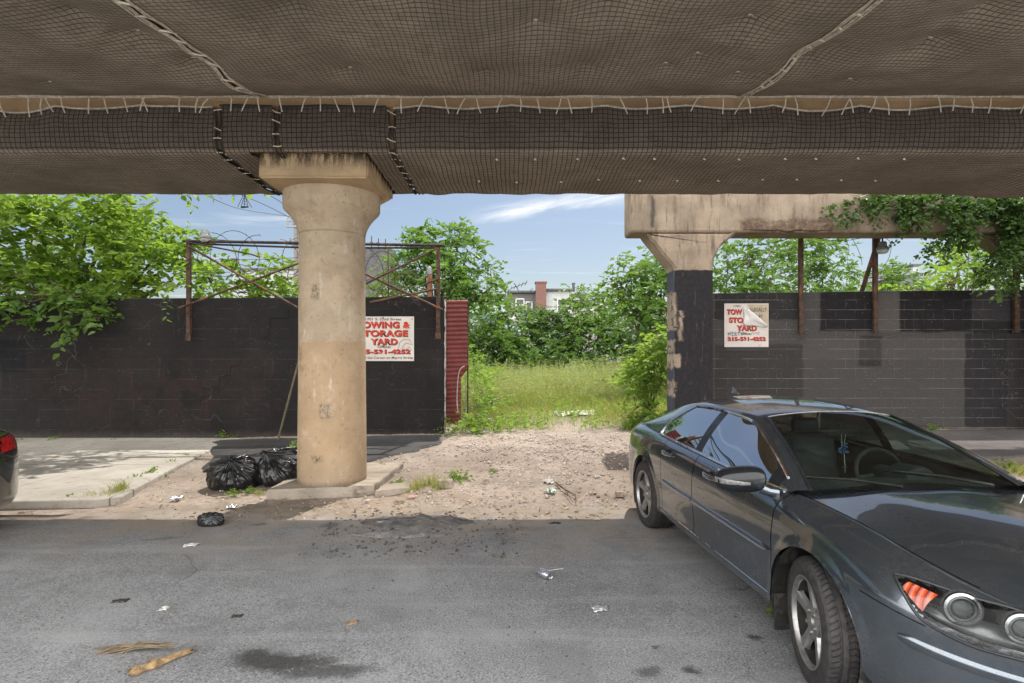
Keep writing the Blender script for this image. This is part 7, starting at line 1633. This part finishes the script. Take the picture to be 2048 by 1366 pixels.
for i in range(n):
    f = i / (n - 1); c = a.lerp(b_, f); wd = .045 * (1 - .35 * f) * (1 + .25 * noise.noise(Vector((f * 6, 1, 0)))) + .02 * math.exp(-((f - .36) / .06) ** 2)
    for j in range(m):
        an = -.9 + (2 * math.pi * .93) * j / (m - 1); r2 = wd * (1 + .12 * noise.noise(Vector((f * 15, an * 1.6, 3))) + .16 * abs(noise.noise(Vector((f * 7 + an * .6, an * .8, 8))))) * (1 - .03 * j)
        V.append(tuple(c + s_ * math.cos(an) * r2 + Vector((0, 0, max(-.015, math.sin(an) * r2 * .55))) + t_ * ((.035 * noise.noise(Vector((an * 2.2, 4, 1))) + .02 * math.sin(an * 2)) if i in (0, 1, n - 1, n - 2) else 0)))
o = mesh_obj('paper_roll', V, grid_faces(n, m), simple('kraft_paper', (.30, .20, .105), .9, var=.35, scale=14, bump=1., bscale=26, bd=.03, stain=((.13, .085, .045), 11, .52, .66)), origin=a, smooth=True); s2 = o.modifiers.new('s', 'SOLIDIFY'); s2.thickness = .002; tag(o, 'crumpled roll of tan kraft paper on the near road', 'paper')
mb = MB(); rr = random.Random(6)
for k in range(26):
    a, b_ = G(195 + rr.uniform(-12, 60), 1302 + rr.uniform(-8, 8), .018), G(285 + rr.uniform(-10, 75), 1288 + rr.uniform(-9, 9), .03 + rr.uniform(0, .03)); c = a.lerp(b_, .5) + Vector((0, rr.uniform(-.03, .03), rr.uniform(0, .03))); mb.tube([a, c, b_], [.0045, .004, .002], 4)
tag(mb.build('dry_stalks', simple('dry_stalk', (.13, .10, .065), .9, var=.4, bump=0), origin=G(260, 1297), smooth=True), 'bundle of dry plant stalks on the road behind the paper roll', 'stalks')
mb = MB(); mb.tube([gpt(1112, 965, .03), gpt(1128, 978, .04), gpt(1150, 990, .03), gpt(1153, 1003, .02)], [.012, .010, .008, .005], 6); mb.tube([gpt(1128, 978, .04), gpt(1145, 1004, .02)], [.008, .004], 5); tag(mb.build('fallen_twig', m_bark, origin=gpt(1128, 978), smooth=True), 'forked bare twig on the sunlit dirt', 'twig')

# ================================================================== rosary hanging in the sedan
mw = Matrix.Translation(CARX) @ Matrix.Rotation(-math.pi / 2 + .088, 4, 'Z') @ Vector((1.80, 0.0, 1.22)); YR_ = mw.y - .06
ros = thing('rosary', 'pale bead rosary with a blue ornament hanging inside the sedan windshield', 'rosary', P(1687, 872, YR_))
mb = MB()
for s in (-1, 1): mb.tube([P(1687 + s * 4, 868, YR_), P(1686 + s * 2, 895, YR_)], .0025, 5)
for k in range(9): c = P(1688 + .2 * k, 905 + k * 3.0, YR_); mb.lathe([(.001, -.005), (.0055, 0), (.001, .005)], c, 8)
mb.build('beads', simple('pearl_bead', (.6, .58, .5), .3, var=.05, bump=0), ros, smooth=True)
mb = MB(); a, b_ = P(1690, 928, YR_), P(1690, 944, YR_); mb.box((a + b_) / 2, (.010, .006, a.z - b_.z + .012), bev=.001); mb.box(P(1690, 933.5, YR_) + Vector((0, -.001, 0)), (.034, .006, .010), bev=.001); mb.build('cross', m_chrome, ros)
mb = MB(); rr = random.Random(3)
for k in range(26):
    c = P(1687 + rr.uniform(-9, 9), 897 + rr.uniform(-12, 9), YR_ + rr.uniform(-.015, .015)); mb.lathe([(.001, -.009), (.011, 0), (.001, .009)], c, 6)
mb.build('blue_ornament', simple('blue_ribbon', (.10, .22, .42), .5, var=.4, scale=60, bump=0), ros)
